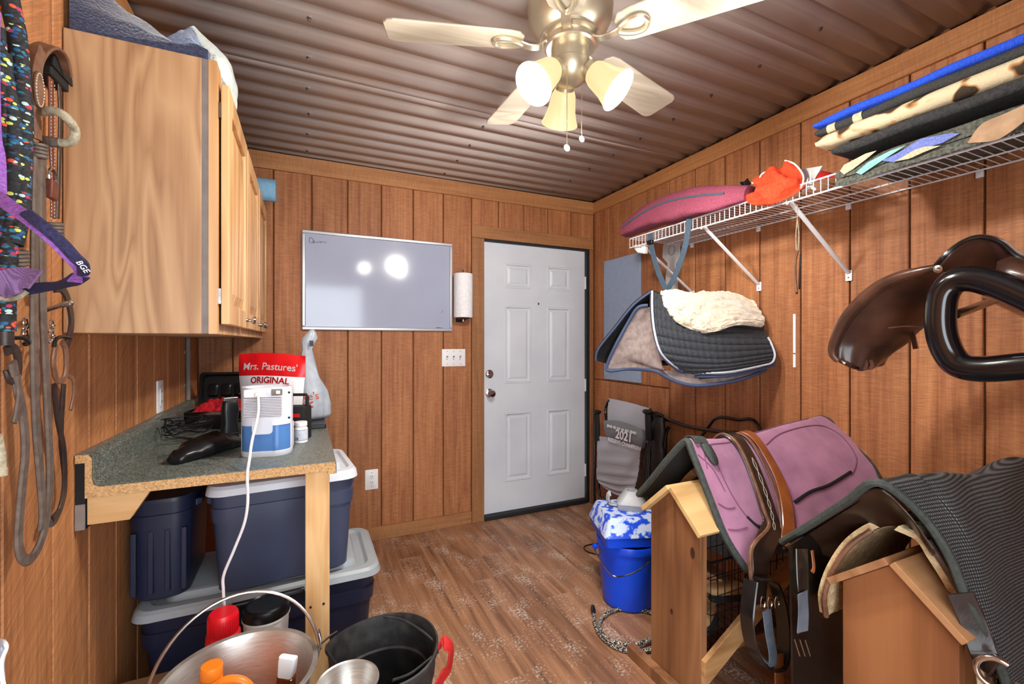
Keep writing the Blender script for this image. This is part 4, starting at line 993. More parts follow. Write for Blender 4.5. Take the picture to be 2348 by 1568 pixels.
# bridle
br = thing('bridle', 'grey brown leather bridle with long reins hanging from the hook', 'bridle', L(100, 1285, 0.02))
def st(name, pts, w, t_, m='leather_grey', parent=br, hint=NX, k=6):
    return MB().strap([L(*p) for p in pts], w, t_, hint=hint, k=k).build(name, m, parent)
st('crown_piece', [(70, 175, .03), (74, 140, .035), (92, 112, .04), (116, 106, .045), (136, 128, .045), (146, 168, .04)], 0.036, 0.006, 'leather_mid', hint=lambda p, s_: (0.15, math.cos(pi * (1 - s_)) , math.sin(pi * s_) + .05))
st('cheek_strap', [(96, 115, .06), (84, 160, .062), (82, 200, .062), (84, 250, .062), (86, 320, .06)], 0.026, 0.006, 'leather_mid')
pad_c = L(86, 205, .066); b = MB()
b.prism([(0.017 * math.cos(a), 0.036 * math.sin(a)) for a in [2 * pi * i / 24 for i in range(24)]], lambda a, c, d: (pad_c.x + d, pad_c.y + a, pad_c.z + c), 0.0, 0.004); cp2 = b.build('stitched_pad', 'leather_mid', br, bev=0.001)
b = MB()
for i in range(30):
    a = 2 * pi * i / 30; p = Vector((pad_c.x + 0.0045, pad_c.y + 0.0148 * math.cos(a), pad_c.z + 0.033 * math.sin(a))); q = Vector((pad_c.x + 0.0045, pad_c.y + 0.0148 * math.cos(a + .12), pad_c.z + 0.033 * math.sin(a + .12)))
    b.tube([p, q], 0.0008, 4)
b.build('stitching', 'thread', cp2)
st('cheek_strap', [(116, 180, .045), (118, 250, .047), (118, 330, .047), (122, 400, .05), (122, 500, .05)], 0.019, 0.004, 'leather_red')
st('keeper_strap', [(134, 172, .03), (138, 260, .03), (136, 360, .03), (132, 500, .03)], 0.014, 0.004, 'leather_dark')
b = MB()
for i in range(40):
    for sx in (-1, 1):
        z_ = L(118, 190, .05).z - i * 0.0076; y_ = L(118, 250, .05).y + sx * 0.0072
        b.tube([(XL + .0525, y_, z_), (XL + .0525, y_, z_ - 0.004)], 0.0006, 4)
b.build('stitching', 'thread', br)
bk = L(120, 405, .055)
MB().tube(cat([bk + Vector((0, 0.014 * math.cos(a), 0.02 * math.sin(a))) for a in [2 * pi * i / 12 for i in range(12)]], 3, True), 0.0022, 6, closed=True).build('buckle', 'chrome', br)
MB().box((bk.x - .006, bk.y - .016, bk.z - .05), (bk.x + .006, bk.y + .012, bk.z - .008)).build('keeper_loop', 'leather_red', br, bev=0.003)
for pp in (((76, 325), (96, 338)), ((30, 575), (50, 590)), ((112, 508), (136, 512))):
    b = MB(); c0 = L(*pp[0], .055); c1 = L(*pp[1], .055)
    for k in range(4):
        b.tube(cat([Vector((XL + .055 + 0.012 * math.sin(a), (c0.y + c1.y) / 2 + 0.017 * math.cos(a), c0.z - k * 0.0075 + 0.004 * math.cos(a))) for a in [2 * pi * i / 10 for i in range(10)]], 2, True), 0.0042, 6, closed=True)
    b.build('wrap_knot', 'leather_grey', br)
st('rein', [(84, 330, .055), (80, 480, .06), (78, 640, .062), (78, 800, .062), (82, 960, .06), (92, 1090, .058), (98, 1170, .056), (94, 1215, .055)], 0.023, 0.007)
st('rein', [(98, 330, .045), (96, 520, .05), (98, 700, .055), (106, 880, .058), (112, 1010, .058), (114, 1100, .056), (108, 1180, .055), (94, 1240, .056), (76, 1275, .058), (58, 1284, .06), (46, 1268, .06), (42, 1225, .058), (50, 1120, .056), (58, 1030, .056), (52, 950, .056), (38, 880, .056), (28, 830, .058)], 0.022, 0.007)
st('rein', [(124, 880, .03), (132, 960, .03), (146, 1030, .03), (148, 1110, .03), (138, 1165, .03), (120, 1190, .03)], 0.018, 0.005, 'leather_dark')
st('rein', [(146, 880, .02), (140, 1000, .02), (148, 1090, .02), (146, 1140, .02), (128, 1190, .022), (116, 1200, .03)], 0.018, 0.005, 'leather_dark')
st('curb_strap', [(124, 660, .05), (142, 662, .055), (156, 690, .055), (164, 735, .05), (158, 775, .045), (148, 800, .04)], 0.022, 0.005, 'leather_dark')
st('rein_end', [(128, 790, .04), (122, 830, .045), (130, 870, .045), (146, 868, .045), (152, 840, .045), (150, 800, .045), (142, 785, .045)], 0.016, 0.006, 'leather_mid')
st('rein_end', [(154, 860, .03), (168, 870, .03), (170, 900, .03), (162, 940, .03)], 0.012, 0.004, 'leather_mid')
st('rein_end', [(12, 805, .05), (34, 800, .055), (42, 830, .055), (38, 862, .055), (24, 870, .055), (16, 850, .05)], 0.020, 0.006, 'leather_dark')
st('rein_end', [(40, 860, .06), (44, 900, .06), (38, 945, .06), (32, 970, .06)], 0.014, 0.005, 'leather_grey')
bt = thing('curb_bit', 'chrome curb bit with curved shank hanging among the reins', 'bit', L(135, 705, .05))
MB().tube(cat([L(102, 712, .05), L(120, 706, .06), L(140, 700, .07), L(154, 695, .075)], 5), [0.0045] * 10 + [0.006] * 6, 8).lathe([(0, -.008), (.0065, -.005), (.0085, 0), (.0065, .005), (0, .008)], 12, L(160, 695, .078)).build('shank', 'chrome', bt)
MB().tube(cat([L(58, 790, .05), L(66, 786, .06), L(52, 775, .06), L(20, 776, .05)], 5), 0.004, 8).tube(cat([L(124, 795, .05), L(128, 778, .05), L(142, 772, .05), L(160, 775, .045)], 5), 0.004, 8).build('cheek_bar', 'black_plastic', bt)
for c0 in (L(58, 740, .05), L(118, 742, .05)):
    b = MB()
    for k in range(4): b.tube(cat([c0 + Vector((0.004 * (k % 2) * math.sin(a), 0.007 * math.cos(a), -k * 0.011 + 0.009 * math.sin(a))) for a in [2 * pi * i / 10 for i in range(10)]], 2, True), 0.0018, 6, closed=True)
    b.build('chain', 'chrome', bt)
nb_ = thing('rawhide_noseband', 'pale braided rawhide loop sticking out beside the bridle', 'noseband', L(120, 330, .05))
MB().tube(cat([L(98, 258, .055), L(118, 254, .08), L(140, 260, .10), (L(160, 278, .11)), L(172, 300, .11), L(168, 320, .105), L(150, 328, .09), L(125, 325, .07), L(100, 322, .056)], 6), 0.0085, 10).build('braid', 'rawhide', nb_)
MB().tube(cat([L(98, 322, .057), L(115, 325, .065), L(135, 328, .078)], 4), 0.0102, 8).build('end_wrap', 'leather_grey', nb_)
# coloured rope lead
rp = thing('lead_rope', 'thick black rope lead with bright coloured flecks hanging on the wall', 'rope', L(20, 770, .02))
for pts in ([(14, -40, .05), (26, 20, .05), (40, 90, .055), (46, 180, .058), (52, 270, .06), (50, 360, .06), (48, 430, .06), (44, 500, .06), (30, 560, .055)],
            [(2, 120, .045), (10, 190, .045), (24, 250, .05), (30, 320, .052), (28, 400, .052), (32, 470, .052), (22, 540, .05), (14, 640, .05), (12, 760, .05)],
            [(-14, 60, .04), (-4, 170, .04), (6, 280, .04), (12, 380, .042), (14, 470, .042), (8, 560, .042), (2, 680, .042), (6, 790, .045)]):
    MB().tube(cat([L(*p) for p in pts], 8), 0.0145, 12).build('rope_strand', 'rope_mix', rp)
MB().tube([L(12, 760, .05), L(12, 792, .05)], 0.012, 10).build('rope_end', 'leather_dark', rp)
# purple halter whose noseband sticks out into the room
ha = thing('halter', 'purple nylon halter with navy padded noseband hung on the wall', 'halter', L(60, 700, .03))
P_ = lambda px_, py_, o: L(px_, py_, o)
HC = L(80, 585, .08)
b = MB(); b.strap([P_(-20, 440, .08), P_(20, 470, .12), P_(70, 505, .16), P_(120, 545, .19), P_(160, 585, .205), P_(182, 610, .21), P_(186, 628, .205), P_(172, 646, .19)], 0.021, 0.003, hint=lambda p, s_: (p - HC), k=8); b.build('noseband', 'purple_web', ha)
b = MB(); b.strap([P_(60, 488, .160), P_(100, 520, .186), P_(140, 555, .203), P_(172, 590, .216), P_(190, 608, .222), P_(192, 628, .216)], 0.017, 0.009, hint=lambda p, s_: (p - HC), k=8); b.build('noseband_pad', 'navy_web', ha)
b = MB(); b.strap([P_(186, 632, .203), P_(160, 648, .18), P_(120, 655, .14), P_(70, 662, .10), P_(20, 672, .08)], 0.026, 0.003, hint=lambda p, s_: (p - HC), k=8); b.build('chin_strap', 'navy_web', ha)
b = MB(); b.strap([P_(82, 640, .125), P_(50, 640, .105), P_(10, 650, .085), P_(-20, 660, .08)], 0.046, 0.004, hint=(0.6, -0.6, 0.3), k=8); b.build('side_panel', 'mauve_web', ha)
b = MB(); b.strap([P_(-18, 20, .05), P_(-20, 120, .05), P_(-16, 300, .055), P_(-6, 360, .06), P_(-4, 440, .07)], 0.022, 0.003, hint=(0.7, -0.7, 0.0), k=8); b.build('cheek_strap', 'purple_web', ha)
MB().tube(cat([P_(62, 668, .105), P_(40, 682, .095), P_(10, 686, .09), P_(-10, 684, .09)], 5), 0.0045, 8).build('buckle', 'rawhide', ha)
text('brand_patch', 'BGE', 0.012, facing(P_(190, 612, .229), Vector((0.35, 0.55, -0.75)), up=(0.6, -0.2, 0.4)), 'white_plastic', ha)
# cream rope end and pale cloth that just show at the picture edge
ce = thing('cream_rope', 'frayed cream rope end at the wall edge below the leads', 'rope', L(-6, 1090, .03))
MB().tube(cat([L(-12, 1000, .05), L(-4, 1040, .05), L(-3, 1070, .05), L(-4, 1092, .05)], 5), [0.010] * 11 + [0.012] * 5, 10).build('strand', 'rawhide', ce)

cbg = thing('clear_bag', 'clear plastic bag with white edge hanging low on the left wall', 'plastic bag', L(-4, 1568, .03))
cf_ = ctrl([[L(-40, 1440, .06), L(-14, 1450, .10), L(6, 1470, .12)], [L(-40, 1490, .07), L(-10, 1490, .12), L(14, 1484, .13)], [L(-40, 1530, .06), L(-16, 1530, .10), L(2, 1525, .12)], [L(-40, 1600, .07), L(-10, 1600, .11), L(10, 1580, .12)]])
MB().sheet(cf_, 20, 24, th=0.004, disp=lambda u, v: 0.006 * lump(u, v, 6, 4)).build('film', 'thin_bag', cbg, ang=80)
MB().tube([cf_(1, j / 20) for j in range(21)], 0.003, 6).build('white_edge', 'white_plastic', cbg)
# ================================================================== right wall: wire shelf and what lies on it
SX0, SX1, SZ = 1.735, XR - 0.004, 1.905
SY0, SY1 = -0.2, 2.10
sh = thing('wire_shelf', 'white wire shelf on diagonal brackets along the right wall', 'shelf', (1.94, 1.0, SZ))
b = MB(); n = int((SY1 - SY0) / 0.0262)
for k in range(n + 1):
    yy = SY1 - k * 0.0262
    b.tube([(SX1, yy, SZ), (SX0 + 0.004, yy, SZ), (SX0, yy, SZ - 0.004), (SX0, yy, SZ - 0.052)], 0.0017, 5)
dw = b.build('deck_wires', 'white_metal', sh); dw['kind'] = 'stuff'
for xx, zz, r_ in ((SX0, SZ + 0.001, 0.0034), (SX0 - 0.001, SZ - 0.052, 0.0034), (SX0 + 0.14, SZ - 0.004, 0.003), (SX0 + 0.28, SZ - 0.004, 0.003), (SX1 - 0.004, SZ - 0.004, 0.0034)):
    MB().tube([(xx, SY0, zz), (xx, SY1, zz)], r_, 8).build('rail', 'white_metal', sh)
for yy in (2.014, 1.576, 1.1516, 0.40):
    br_ = MB(); br_.strap([(SX0 + 0.015, yy, SZ - 0.046), (XR - 0.012, yy, 1.602)], 0.020, 0.010, hint=(0.6, 0, 0.8), smooth=False)
    bo = br_.build('bracket', 'white_metal', sh, bev=0.002)
    MB().box((XR - 0.008, yy - 0.013, 1.565), (XR - 0.0005, yy + 0.013, 1.612)).build('foot_plate', 'white_metal', bo, smooth=False, bev=0.002)
    MB().lathe([(0.0035, 0), (0.0035, 0.001), (0, 0.0015)], 8, (XR - 0.008, yy, 1.58), Matrix.Rotation(-pi / 2, 4, 'Y')).build('screw', 'cab_strip', bo)
    MB().tube([(SX0 - 0.003, yy, SZ - 0.056), (SX0 + 0.018, yy, SZ - 0.05)], 0.006, 6).build('hook_end', 'white_metal', bo)
for yy in (2.02, 1.578, 1.153, 0.735, 0.3):
    MB().box((XR - 0.012, yy - 0.010, SZ - 0.030), (XR - 0.0005, yy + 0.010, SZ - 0.0075)).lathe([(0.006, 0), (0.006, 0.006), (0, 0.007)], 8, (XR - 0.012, yy, SZ - 0.020), Matrix.Rotation(-pi / 2, 4, 'Y')).build('wall_clip', 'white_metal', sh, bev=0.002)

# folded saddle blankets stacked at the near end of the shelf
mat('knit_blue', (26, 66, 190), (40, 88, 216), scale=260, rough=0.95, bump=1.0)
mat('knit_black', (46, 46, 46), (64, 64, 62), scale=260, rough=0.95, bump=1.0)
mat('knit_grey', (100, 102, 92), (62, 64, 58), scale=120, rough=0.95, bump=1.0)
mat('suede_tan', (172, 142, 112), (150, 122, 94), scale=30, rough=0.9, bump=0.2)
mat('felt_dark', (38, 38, 40), (58, 58, 58), scale=120, rough=0.95, bump=0.8)
mat('cream_yarn', (206, 194, 164), (180, 164, 130), scale=160, rough=0.95, bump=1.0)
mat('aqua_yarn', (140, 196, 190), (120, 178, 172), scale=160, rough=0.95, bump=1.0)
mat('violet_yarn', (96, 110, 176), (120, 132, 196), scale=160, rough=0.95, bump=1.0)
mat('knit_pattern', (58, 46, 34), (206, 190, 156), scale=15, stretch=(1, 1.0, 1.3), rough=0.95, bump=0.8, bscale=220, ramp=(0.42, 0.50), c3=(176, 128, 78), detail=1)
def blanket(name, label, m, y0, y1, z0, h, x0, x1, sag=0.0, seed=0, folds=1, droop=1.0):
    root = thing(name, label, 'saddle blanket', ((x0 + x1) / 2, (y0 + y1) / 2, z0), 'saddle blankets stacked on the wire shelf')
    hh = h / folds; out = None
    for f_ in range(folds):
        b = MB(); rings = []
        for j in range(41):
            s_ = j / 40; yy = y0 + (y1 - y0) * s_
            zc = z0 + hh * (f_ + 0.5) + sag * (1 - s_) + 0.004 * noise.noise(Vector((yy * 6, seed, f_)))
            e = 1 - 0.5 * max(0, (s_ - 0.95) / 0.05) - 0.5 * max(0, (0.03 - s_) / 0.03)
            ring = []
            for i in range(28):
                a = 2 * pi * i / 28; ca, sa = math.cos(a), math.sin(a)
                rad = hh * 0.5 * e
                cxm, wid = (x0 + x1) / 2, (x1 - x0) / 2 - rad
                xx = cxm + math.copysign(wid, ca) * (1 if abs(ca) > 1e-6 else 0) + rad * ca
                xx += 0.006 * noise.noise(Vector((yy * 5, seed + 3, 0)))
                dp = 2.2 * max(0.0, SX0 - 0.004 - xx) * droop
                ring.append(Vector((xx, yy, zc - dp + rad * sa * (0.97 + 0.03 * noise.noise(Vector((yy * 30, a, seed)))))))
            rings.append(ring)
        b.loft(rings)
        o = b.build('fold' if folds > 1 else 'body', m, root, ang=70)
    return root
Z = SZ + 0.004
BXF = 1.697
bb = blanket('saddle_blanket', 'dark woven saddle blanket with aqua and violet marks at the bottom of the pile', 'knit_grey', 0.10, 0.955, Z + 0.002, 0.060, BXF, 2.08, seed=1, folds=2)
def on_front(y_, z_, o): return Vector((BXF - o + 0.004 * 0, y_, z_))
def mark(pts, m, nm, par, o=0.006, xf=BXF):
    P = [W(a, c, x=xf - o) for a, c in pts]
    b = MB(); b.add(P + [p + Vector((0.0015, 0, 0)) for p in P], [tuple(range(len(P))), tuple(range(2 * len(P) - 1, len(P) - 1, -1))] + [(i, (i + 1) % len(P), len(P) + (i + 1) % len(P), len(P) + i) for i in range(len(P))])
    return b.build(nm, m, par, smooth=False)
blanket('saddle_blanket', 'plain dark felt saddle pad lying above the patterned bottom blanket', 'felt_dark', 0.10, 0.985, Z + 0.0625, 0.036, 1.725, 2.09, seed=2, droop=0)
blanket('saddle_blanket', 'cream and tan knitted saddle blanket with dark brown pattern in the pile', 'knit_pattern', 0.10, 1.03, Z + 0.0988, 0.052, 1.708, 2.1, seed=4, droop=0)
blk_ = blanket('saddle_blanket', 'black knitted saddle blanket with two cream stripes under the blue one', 'knit_black', 0.10, 1.04, Z + 0.1512, 0.032, 1.722, 2.1, seed=5, droop=0)
for yy in (0.985, 0.90):
    b = MB(); b.loft([[Vector((1.740 + 0.0185 * math.cos(a), yy + q, Z + 0.1672 + 0.0175 * math.sin(a))) for a in [pi * .5 + pi * i / 10 for i in range(11)]] for q in (-0.014, 0.014)], closed=False, caps=False)
    b.build('cream_stripe', 'cream_yarn', blk_)
blanket('saddle_blanket', 'bright blue knitted saddle blanket on top of the shelf pile', 'knit_blue', 0.10, 1.045, Z + 0.1836, 0.026, 1.716, 2.1, seed=6, droop=0)
mark([(1926, 392), (1935, 378), (1985, 352), (2010, 345), (1992, 360), (1955, 388), (1935, 400)], 'cream_yarn', 'cream_patch', bb)
mark([(1962, 396), (1990, 372), (2040, 346), (2076, 333), (2060, 344), (2010, 376), (1975, 400)], 'aqua_yarn', 'aqua_stripe', bb, 0.007)
mark([(2022, 368), (2060, 350), (2110, 318), (2180, 305), (2200, 306), (2160, 328), (2090, 348), (2050, 372)], 'violet_yarn', 'violet_stripe', bb, 0.007)
mark([(2052, 370), (2096, 344), (2120, 336), (2156, 334), (2120, 348), (2084, 364)], 'cream_yarn', 'cream_patch', bb, 0.008)
fl = ctrl([[W(2218, 327, x=BXF - .006), W(2250, 285, x=BXF - .016), W(2300, 262, x=BXF - .02), W(2360, 235, x=BXF - .02)], [W(2222, 328, x=BXF - .006), W(2280, 322, x=BXF - .014), W(2320, 300, x=BXF - .02), W(2360, 268, x=BXF - .02)]])
MB().sheet(fl, 20, 8, th=0.004).build('suede_patch', 'suede_tan', bb, ang=70)

# maroon saddle bag with zip and carry strap
mat('maroon_cloth', (140, 64, 84), (120, 52, 72), scale=160, rough=0.85, bump=0.4)
mat('strap_slate', (66, 84, 100), (54, 70, 86), scale=200, rough=0.8, bump=0.4)
mb_ = thing('saddle_bag', 'maroon zipped carrying bag lying on the shelf end with hanging strap', 'bag', (1.8, 1.75, SZ + 0.003))
rings = []
BN = 36
def bag_c(s_):
    yy = 2.16 - 0.83 * s_
    r_ = (0.030 + 0.048 * math.sin(pi * min(s_ * 0.9 + 0.06, 1)) ** 0.7)
    return Vector((1.765, yy, SZ + 0.004 + r_ + 0.022 * (1 - s_) + 0.012 * math.sin(s_ * 5))), r_
def bag_p(s_, a, o=0.0):
    c, r_ = bag_c(s_)
    k = 1 + 0.10 * noise.noise(Vector((s_ * 5, math.cos(a), math.sin(a) * 2))) + 0.05 * noise.noise(Vector((s_ * 14, math.cos(a) * 2, math.sin(a) * 3)))
    zz = c.z + (r_ * k + o) * math.sin(a)
    xx = c.x + (r_ * 1.25 * k + o) * math.cos(a)
    if xx < SX0 - 0.006: return Vector((xx, c.y, zz - 0.9 * (SX0 - 0.006 - xx)))
    return Vector((xx, c.y, max(zz, SZ + 0.006)))
MB().loft([[bag_p(i / BN, 2 * pi * j / 28) for j in range(28)] for i in range(BN + 1)]).build('bag_body', 'maroon_cloth', mb_, ang=70)
MB().tube([bag_p(0.03 + 0.86 * i / 30, math.radians(158 - 18 * math.sin(i / 30 * 2.5)), 0.0015) for i in range(31)], 0.0055, 6).build('zipper', 'strap_slate', mb_)
MB().strap([bag_p(0.93, math.radians(85), 0.002), bag_p(0.93, math.radians(60), 0.02), bag_p(0.97, math.radians(80), 0.022), bag_p(0.98, math.radians(110), 0.002)], 0.03, 0.004, hint=(0, -1, 0.3)).build('end_tab', 'black_matte', mb_)
st_top = W(1492, 556, x=1.725); st_b = W(1528, 662, x=1.735); st_r = W(1576, 512, x=1.725)
MB().strap([W(1492, 535, x=1.733), st_top, W(1502, 600, x=1.722), W(1516, 640, x=1.726), st_b, W(1540, 648, x=1.735), W(1556, 612, x=1.73), W(1572, 560, x=1.722), W(1580, 505, x=1.726), W(1582, 490, x=1.735)], 0.030, 0.003, hint=(-1, -0.3, 0), k=8).build('hanging_strap', 'strap_slate', mb_)
MB().box((st_top.x - 0.012, st_top.y - 0.02, st_top.z - 0.012), (st_top.x + 0.006, st_top.y + 0.02, st_top.z + 0.012)).build('strap_slider', 'black_plastic', mb_, bev=0.004)
# orange hooded cloth with white piping, white and red pieces of it
mat('orange_cloth', (236, 74, 34), (214, 54, 22), scale=120, rough=0.85, bump=0.3)
mat('red_cloth_m', (176, 20, 18), (156, 14, 14), scale=120, rough=0.85, bump=0.3)
mat('white_cloth', (212, 212, 208), (198, 198, 196), scale=80, rough=0.85, bump=0.3)
oc = thing('fly_mask', 'crumpled orange fabric mask with white piping on the wire shelf', 'fabric mask', W(1780, 470, x=1.80))
def OX(px_, py_, x): return W(px_, py_, x=x)
of_ = ctrl([[OX(1708, 462, 1.745), OX(1730, 470, 1.72), OX(1770, 468, 1.715), OX(1810, 452, 1.72), OX(1846, 428, 1.74)],
            [OX(1716, 448, 1.735), OX(1735, 446, 1.70), OX(1768, 440, 1.69), OX(1806, 424, 1.70), OX(1842, 408, 1.74)],
            [OX(1738, 436, 1.74), OX(1740, 424, 1.71), OX(1766, 412, 1.70), OX(1800, 400, 1.71), OX(1836, 394, 1.76)],
            [OX(1730, 418, 1.76), OX(1742, 402, 1.74), OX(1770, 392, 1.74), OX(1796, 388, 1.75), OX(1826, 380, 1.78)],
            [OX(1746, 402, 1.80), OX(1764, 392, 1.80), OX(1784, 388, 1.80), OX(1800, 372, 1.80), OX(1818, 368, 1.82)]])
MB().sheet(of_, 44, 40, th=0.014, disp=lambda u, v: 0.014 * lump(u, v, 4.5, 5) + 0.007 * math.sin(u * 15 + v * 9) + 0.004 * lump(u, v, 12, 9)).build('orange_panel', 'orange_cloth', oc, ang=75)
MB().tube(cat([OX(1740, 421, 1.73), OX(1746, 400, 1.745), OX(1768, 391, 1.752), OX(1790, 389, 1.76)], 6), 0.0035, 6).tube(cat([OX(1800, 368, 1.79), OX(1822, 376, 1.77), OX(1840, 398, 1.745), OX(1842, 416, 1.735), OX(1836, 432, 1.728)], 6), 0.0035, 6).tube(cat([OX(1724, 419, 1.735), OX(1736, 422, 1.725), OX(1748, 420, 1.722)], 6), 0.0032, 6).build('white_piping', 'white_cloth', oc)
wf_ = ctrl([[OX(1674, 470, 1.76), OX(1700, 462, 1.75), OX(1720, 452, 1.76)], [OX(1674, 452, 1.78), OX(1702, 440, 1.77), OX(1728, 434, 1.78)], [OX(1676, 446, 1.83), OX(1706, 433, 1.83), OX(1742, 431, 1.83)]])
MB().sheet(wf_, 18, 14, th=0.012, disp=lambda u, v: 0.004 * lump(u, v, 4, 4)).build('white_panel', 'white_cloth', oc, ang=75)
wf_ = ctrl([[OX(1838, 436, 1.75), OX(1856, 428, 1.75), OX(1872, 432, 1.76)], [OX(1842, 408, 1.79), OX(1858, 404, 1.78), OX(1866, 416, 1.78)], [OX(1836, 388, 1.83), OX(1862, 384, 1.82), OX(1886, 380, 1.82)]])
MB().sheet(wf_, 18, 14, th=0.010).build('white_panel', 'white_cloth', oc, ang=75)
rf_ = ctrl([[OX(1852, 408, 1.80), OX(1868, 412, 1.79), OX(1890, 404, 1.79), OX(1914, 402, 1.80)], [OX(1852, 398, 1.83), OX(1868, 390, 1.82), OX(1890, 392, 1.82), OX(1914, 398, 1.83)]])
MB().sheet(rf_, 18, 8, th=0.010).build('red_panel', 'red_cloth_m', oc, ang=75)
# pale plastic sheet hanging behind the shelf end, sweat scraper on a cord, paper tape on the wall
mat('milky', (206, 208, 208), (190, 190, 192), scale=12, rough=0.4, trans=0.25)
ml = thing('plastic_hanger', 'milky plastic shape with a drawn ring hanging under the shelf end', 'plastic hanger', W(1535, 660, x=2.06))
out = [(1520, 560), (1558, 556), (1558, 590), (1548, 606), (1552, 640), (1552, 668), (1524, 668), (1526, 630), (1530, 604), (1518, 590)]
P = [W(a, c, x=2.10) for a, c in out]; b = MB(); b.add(P + [p + Vector((0.012, 0, 0)) for p in P], [tuple(range(10)), tuple(range(19, 9, -1))] + [(i, (i + 1) % 10, 10 + (i + 1) % 10, 10 + i) for i in range(10)])
b.build('sheet', 'milky', ml, bev=0.004)
rc_ = W(1540, 574, x=2.097); MB().tube([rc_ + Vector((0, 0.026 * math.cos(a), 0.03 * math.sin(a))) for a in [2 * pi * i / 24 for i in range(24)]], 0.0012, 5, closed=True).build('ring_mark', 'ink', ml)
cpk = thing('plastic_clip', 'white rounded plastic piece clipped under the shelf front corner', 'plastic clip', W(1470, 575, x=1.77))
b = MB(); b.loft([[Vector((1.75 + 0.03 * q, p.y, p.z)) for p in [W(a, c, x=1.76) for a, c in ((1456, 562), (1482, 560), (1480, 582), (1464, 580), (1457, 572))]] for q in (0, 1)]); b.build('shell', 'white_plastic', cpk, bev=0.006)
sc1 = thing('sweat_scraper', 'curved wooden scraper hanging on a cord below the wire shelf', 'scraper', W(1829, 670, x=2.06))
MB().tube(cat([W(1828, 470, x=1.735), W(1828, 500, x=1.74), W(1825, 540, x=1.745), W(1826, 574, x=1.75)], 5), 0.0018, 6).tube(cat([W(1828, 500, x=1.74), W(1832, 540, x=1.745), W(1830, 574, x=1.75)], 5), 0.0018, 6).build('cord', 'rawhide', sc1)
MB().strap([W(1829, 574, x=1.75), W(1824, 600, x=1.752), W(1824, 640, x=1.752), W(1827, 672, x=1.75)], 0.05, 0.008, hint=(-0.55, 0.83, 0), k=6).build('blade', 'leather_mid', sc1)
MB().strap([W(1836, 584, x=1.765), W(1834, 620, x=1.765), W(1833, 662, x=1.765)], 0.045, 0.006, hint=(-0.55, 0.83, 0), k=6).build('rubber_strip', 'black_rubber', sc1)
for p_ in [W(1823, 780, x=XR)]:
    tp = thing('paper_strip', 'narrow white strip fixed to the right plank wall', 'paper strip', (XR, p_.y, W(1823, 842, x=XR).z))
    MB().box((XR - 0.006, p_.y - 0.006, W(1823, 842, x=XR).z), (XR - 0.0006, p_.y + 0.006, W(1823, 720, x=XR).z)).build('strip', 'white_plastic', tp, smooth=False)
    MB().box((XR - 0.0068, p_.y - 0.0062, W(1823, 812, x=XR).z), (XR - 0.0061, p_.y + 0.0062, W(1823, 809, x=XR).z)).build('mark', 'cab_strip', tp, smooth=False)
# electrical panel
mat('panel_grey', (146, 162, 188), (140, 156, 182), scale=30, rough=0.42)
a0, a1 = W(1388, 600, x=XR), W(1472, 580, x=XR); e0 = W(1388, 868, x=XR)
ep = thing('breaker_panel', 'blue grey steel breaker panel on the right wall near the door', 'breaker panel', (XR - 0.01, (a0.y + a1.y) / 2, e0.z))
MB().box((XR - 0.014, a1.y, e0.z), (XR - 0.0005, a0.y, a0.z)).build('cover', 'panel_grey', ep, smooth=False, bev=0.003)
dz0, dz1 = e0.z + 0.06, a0.z - 0.30
MB().box((XR - 0.017, a1.y + 0.11, e0.z + 0.16), (XR - 0.0141, a0.y - 0.05, e0.z + 0.60)).build('panel_door', 'panel_grey', ep, smooth=False, bev=0.001)
for yy, zz in ((a1.y + 0.02, e0.z + 0.02), (a0.y - 0.02, e0.z + 0.02), (a1.y + 0.02, a0.z - 0.02), (a0.y - 0.02, a0.z - 0.02)):
    MB().lathe([(0.005, 0), (0.005, 0.002), (0, 0.003)], 8, (XR - 0.014, yy, zz), Matrix.Rotation(-pi / 2, 4, 'Y')).build('screw', 'steel', ep)

# ================================================================== saddles on wall racks
mat('tube_black', (14, 14, 18), rough=0.16, coat=0.5)
mat('leather_black', (20, 17, 17), (32, 26, 24), scale=30, rough=0.24, coat=0.25, bump=0.06, bscale=220)
mat('leather_brown', (98, 64, 48), (52, 34, 28), scale=7, rough=0.3, coat=0.3, bump=0.08, bscale=240)
mat('quilt_grey', (56, 60, 66), (44, 47, 52), scale=120, rough=0.85, bump=0.4)
mat('piping_silver', (190, 196, 208), rough=0.4)
mat('piping_navy', (58, 70, 98), rough=0.7)
mat('lining_taupe', (146, 132, 128), (122, 108, 104), scale=40, rough=0.85, bump=0.3)
mat('pile_black', (16, 16, 17), (34, 34, 34), scale=140, rough=0.95, bump=1.0)
mat('sheepskin', (222, 212, 192), (204, 188, 158), scale=60, rough=1.0, bump=1.0, bscale=150, sheen=0.7, detail=6)
# quilted english saddle pad with sheepskin, on a rack near the door
def A(x, y, z): return Vector((x, y, z))
pad = thing('quilted_saddle_pad', 'charcoal quilted saddle pad with silver piping on a wall rack', 'saddle pad', A(1.8, 1.6, 1.10))
near = [  # rows from ridge to hem, columns front -> rear
    [W(1494, 668, y=1.66), W(1560, 690, y=1.65), W(1650, 710, y=1.62), W(1748, 738, y=1.54)],
    [W(1494, 712, y=1.60), W(1560, 735, y=1.575), W(1655, 752, y=1.54), W(1752, 760, y=1.522)],
    [W(1500, 765, y=1.57), W(1565, 778, y=1.53), W(1660, 788, y=1.49), W(1766, 788, y=1.475)],
    [W(1516, 812, y=1.555), W(1575, 822, y=1.51), W(1665, 826, y=1.465), W(1774, 812, y=1.455)],
    [W(1552, 844, y=1.55), W(1592, 850, y=1.505), W(1672, 846, y=1.455), W(1770, 828, y=1.45)],
    [W(1580, 854, y=1.55), W(1605, 855, y=1.505), W(1675, 852, y=1.455), W(1762, 834, y=1.45)]]
nf = ctrl(near)
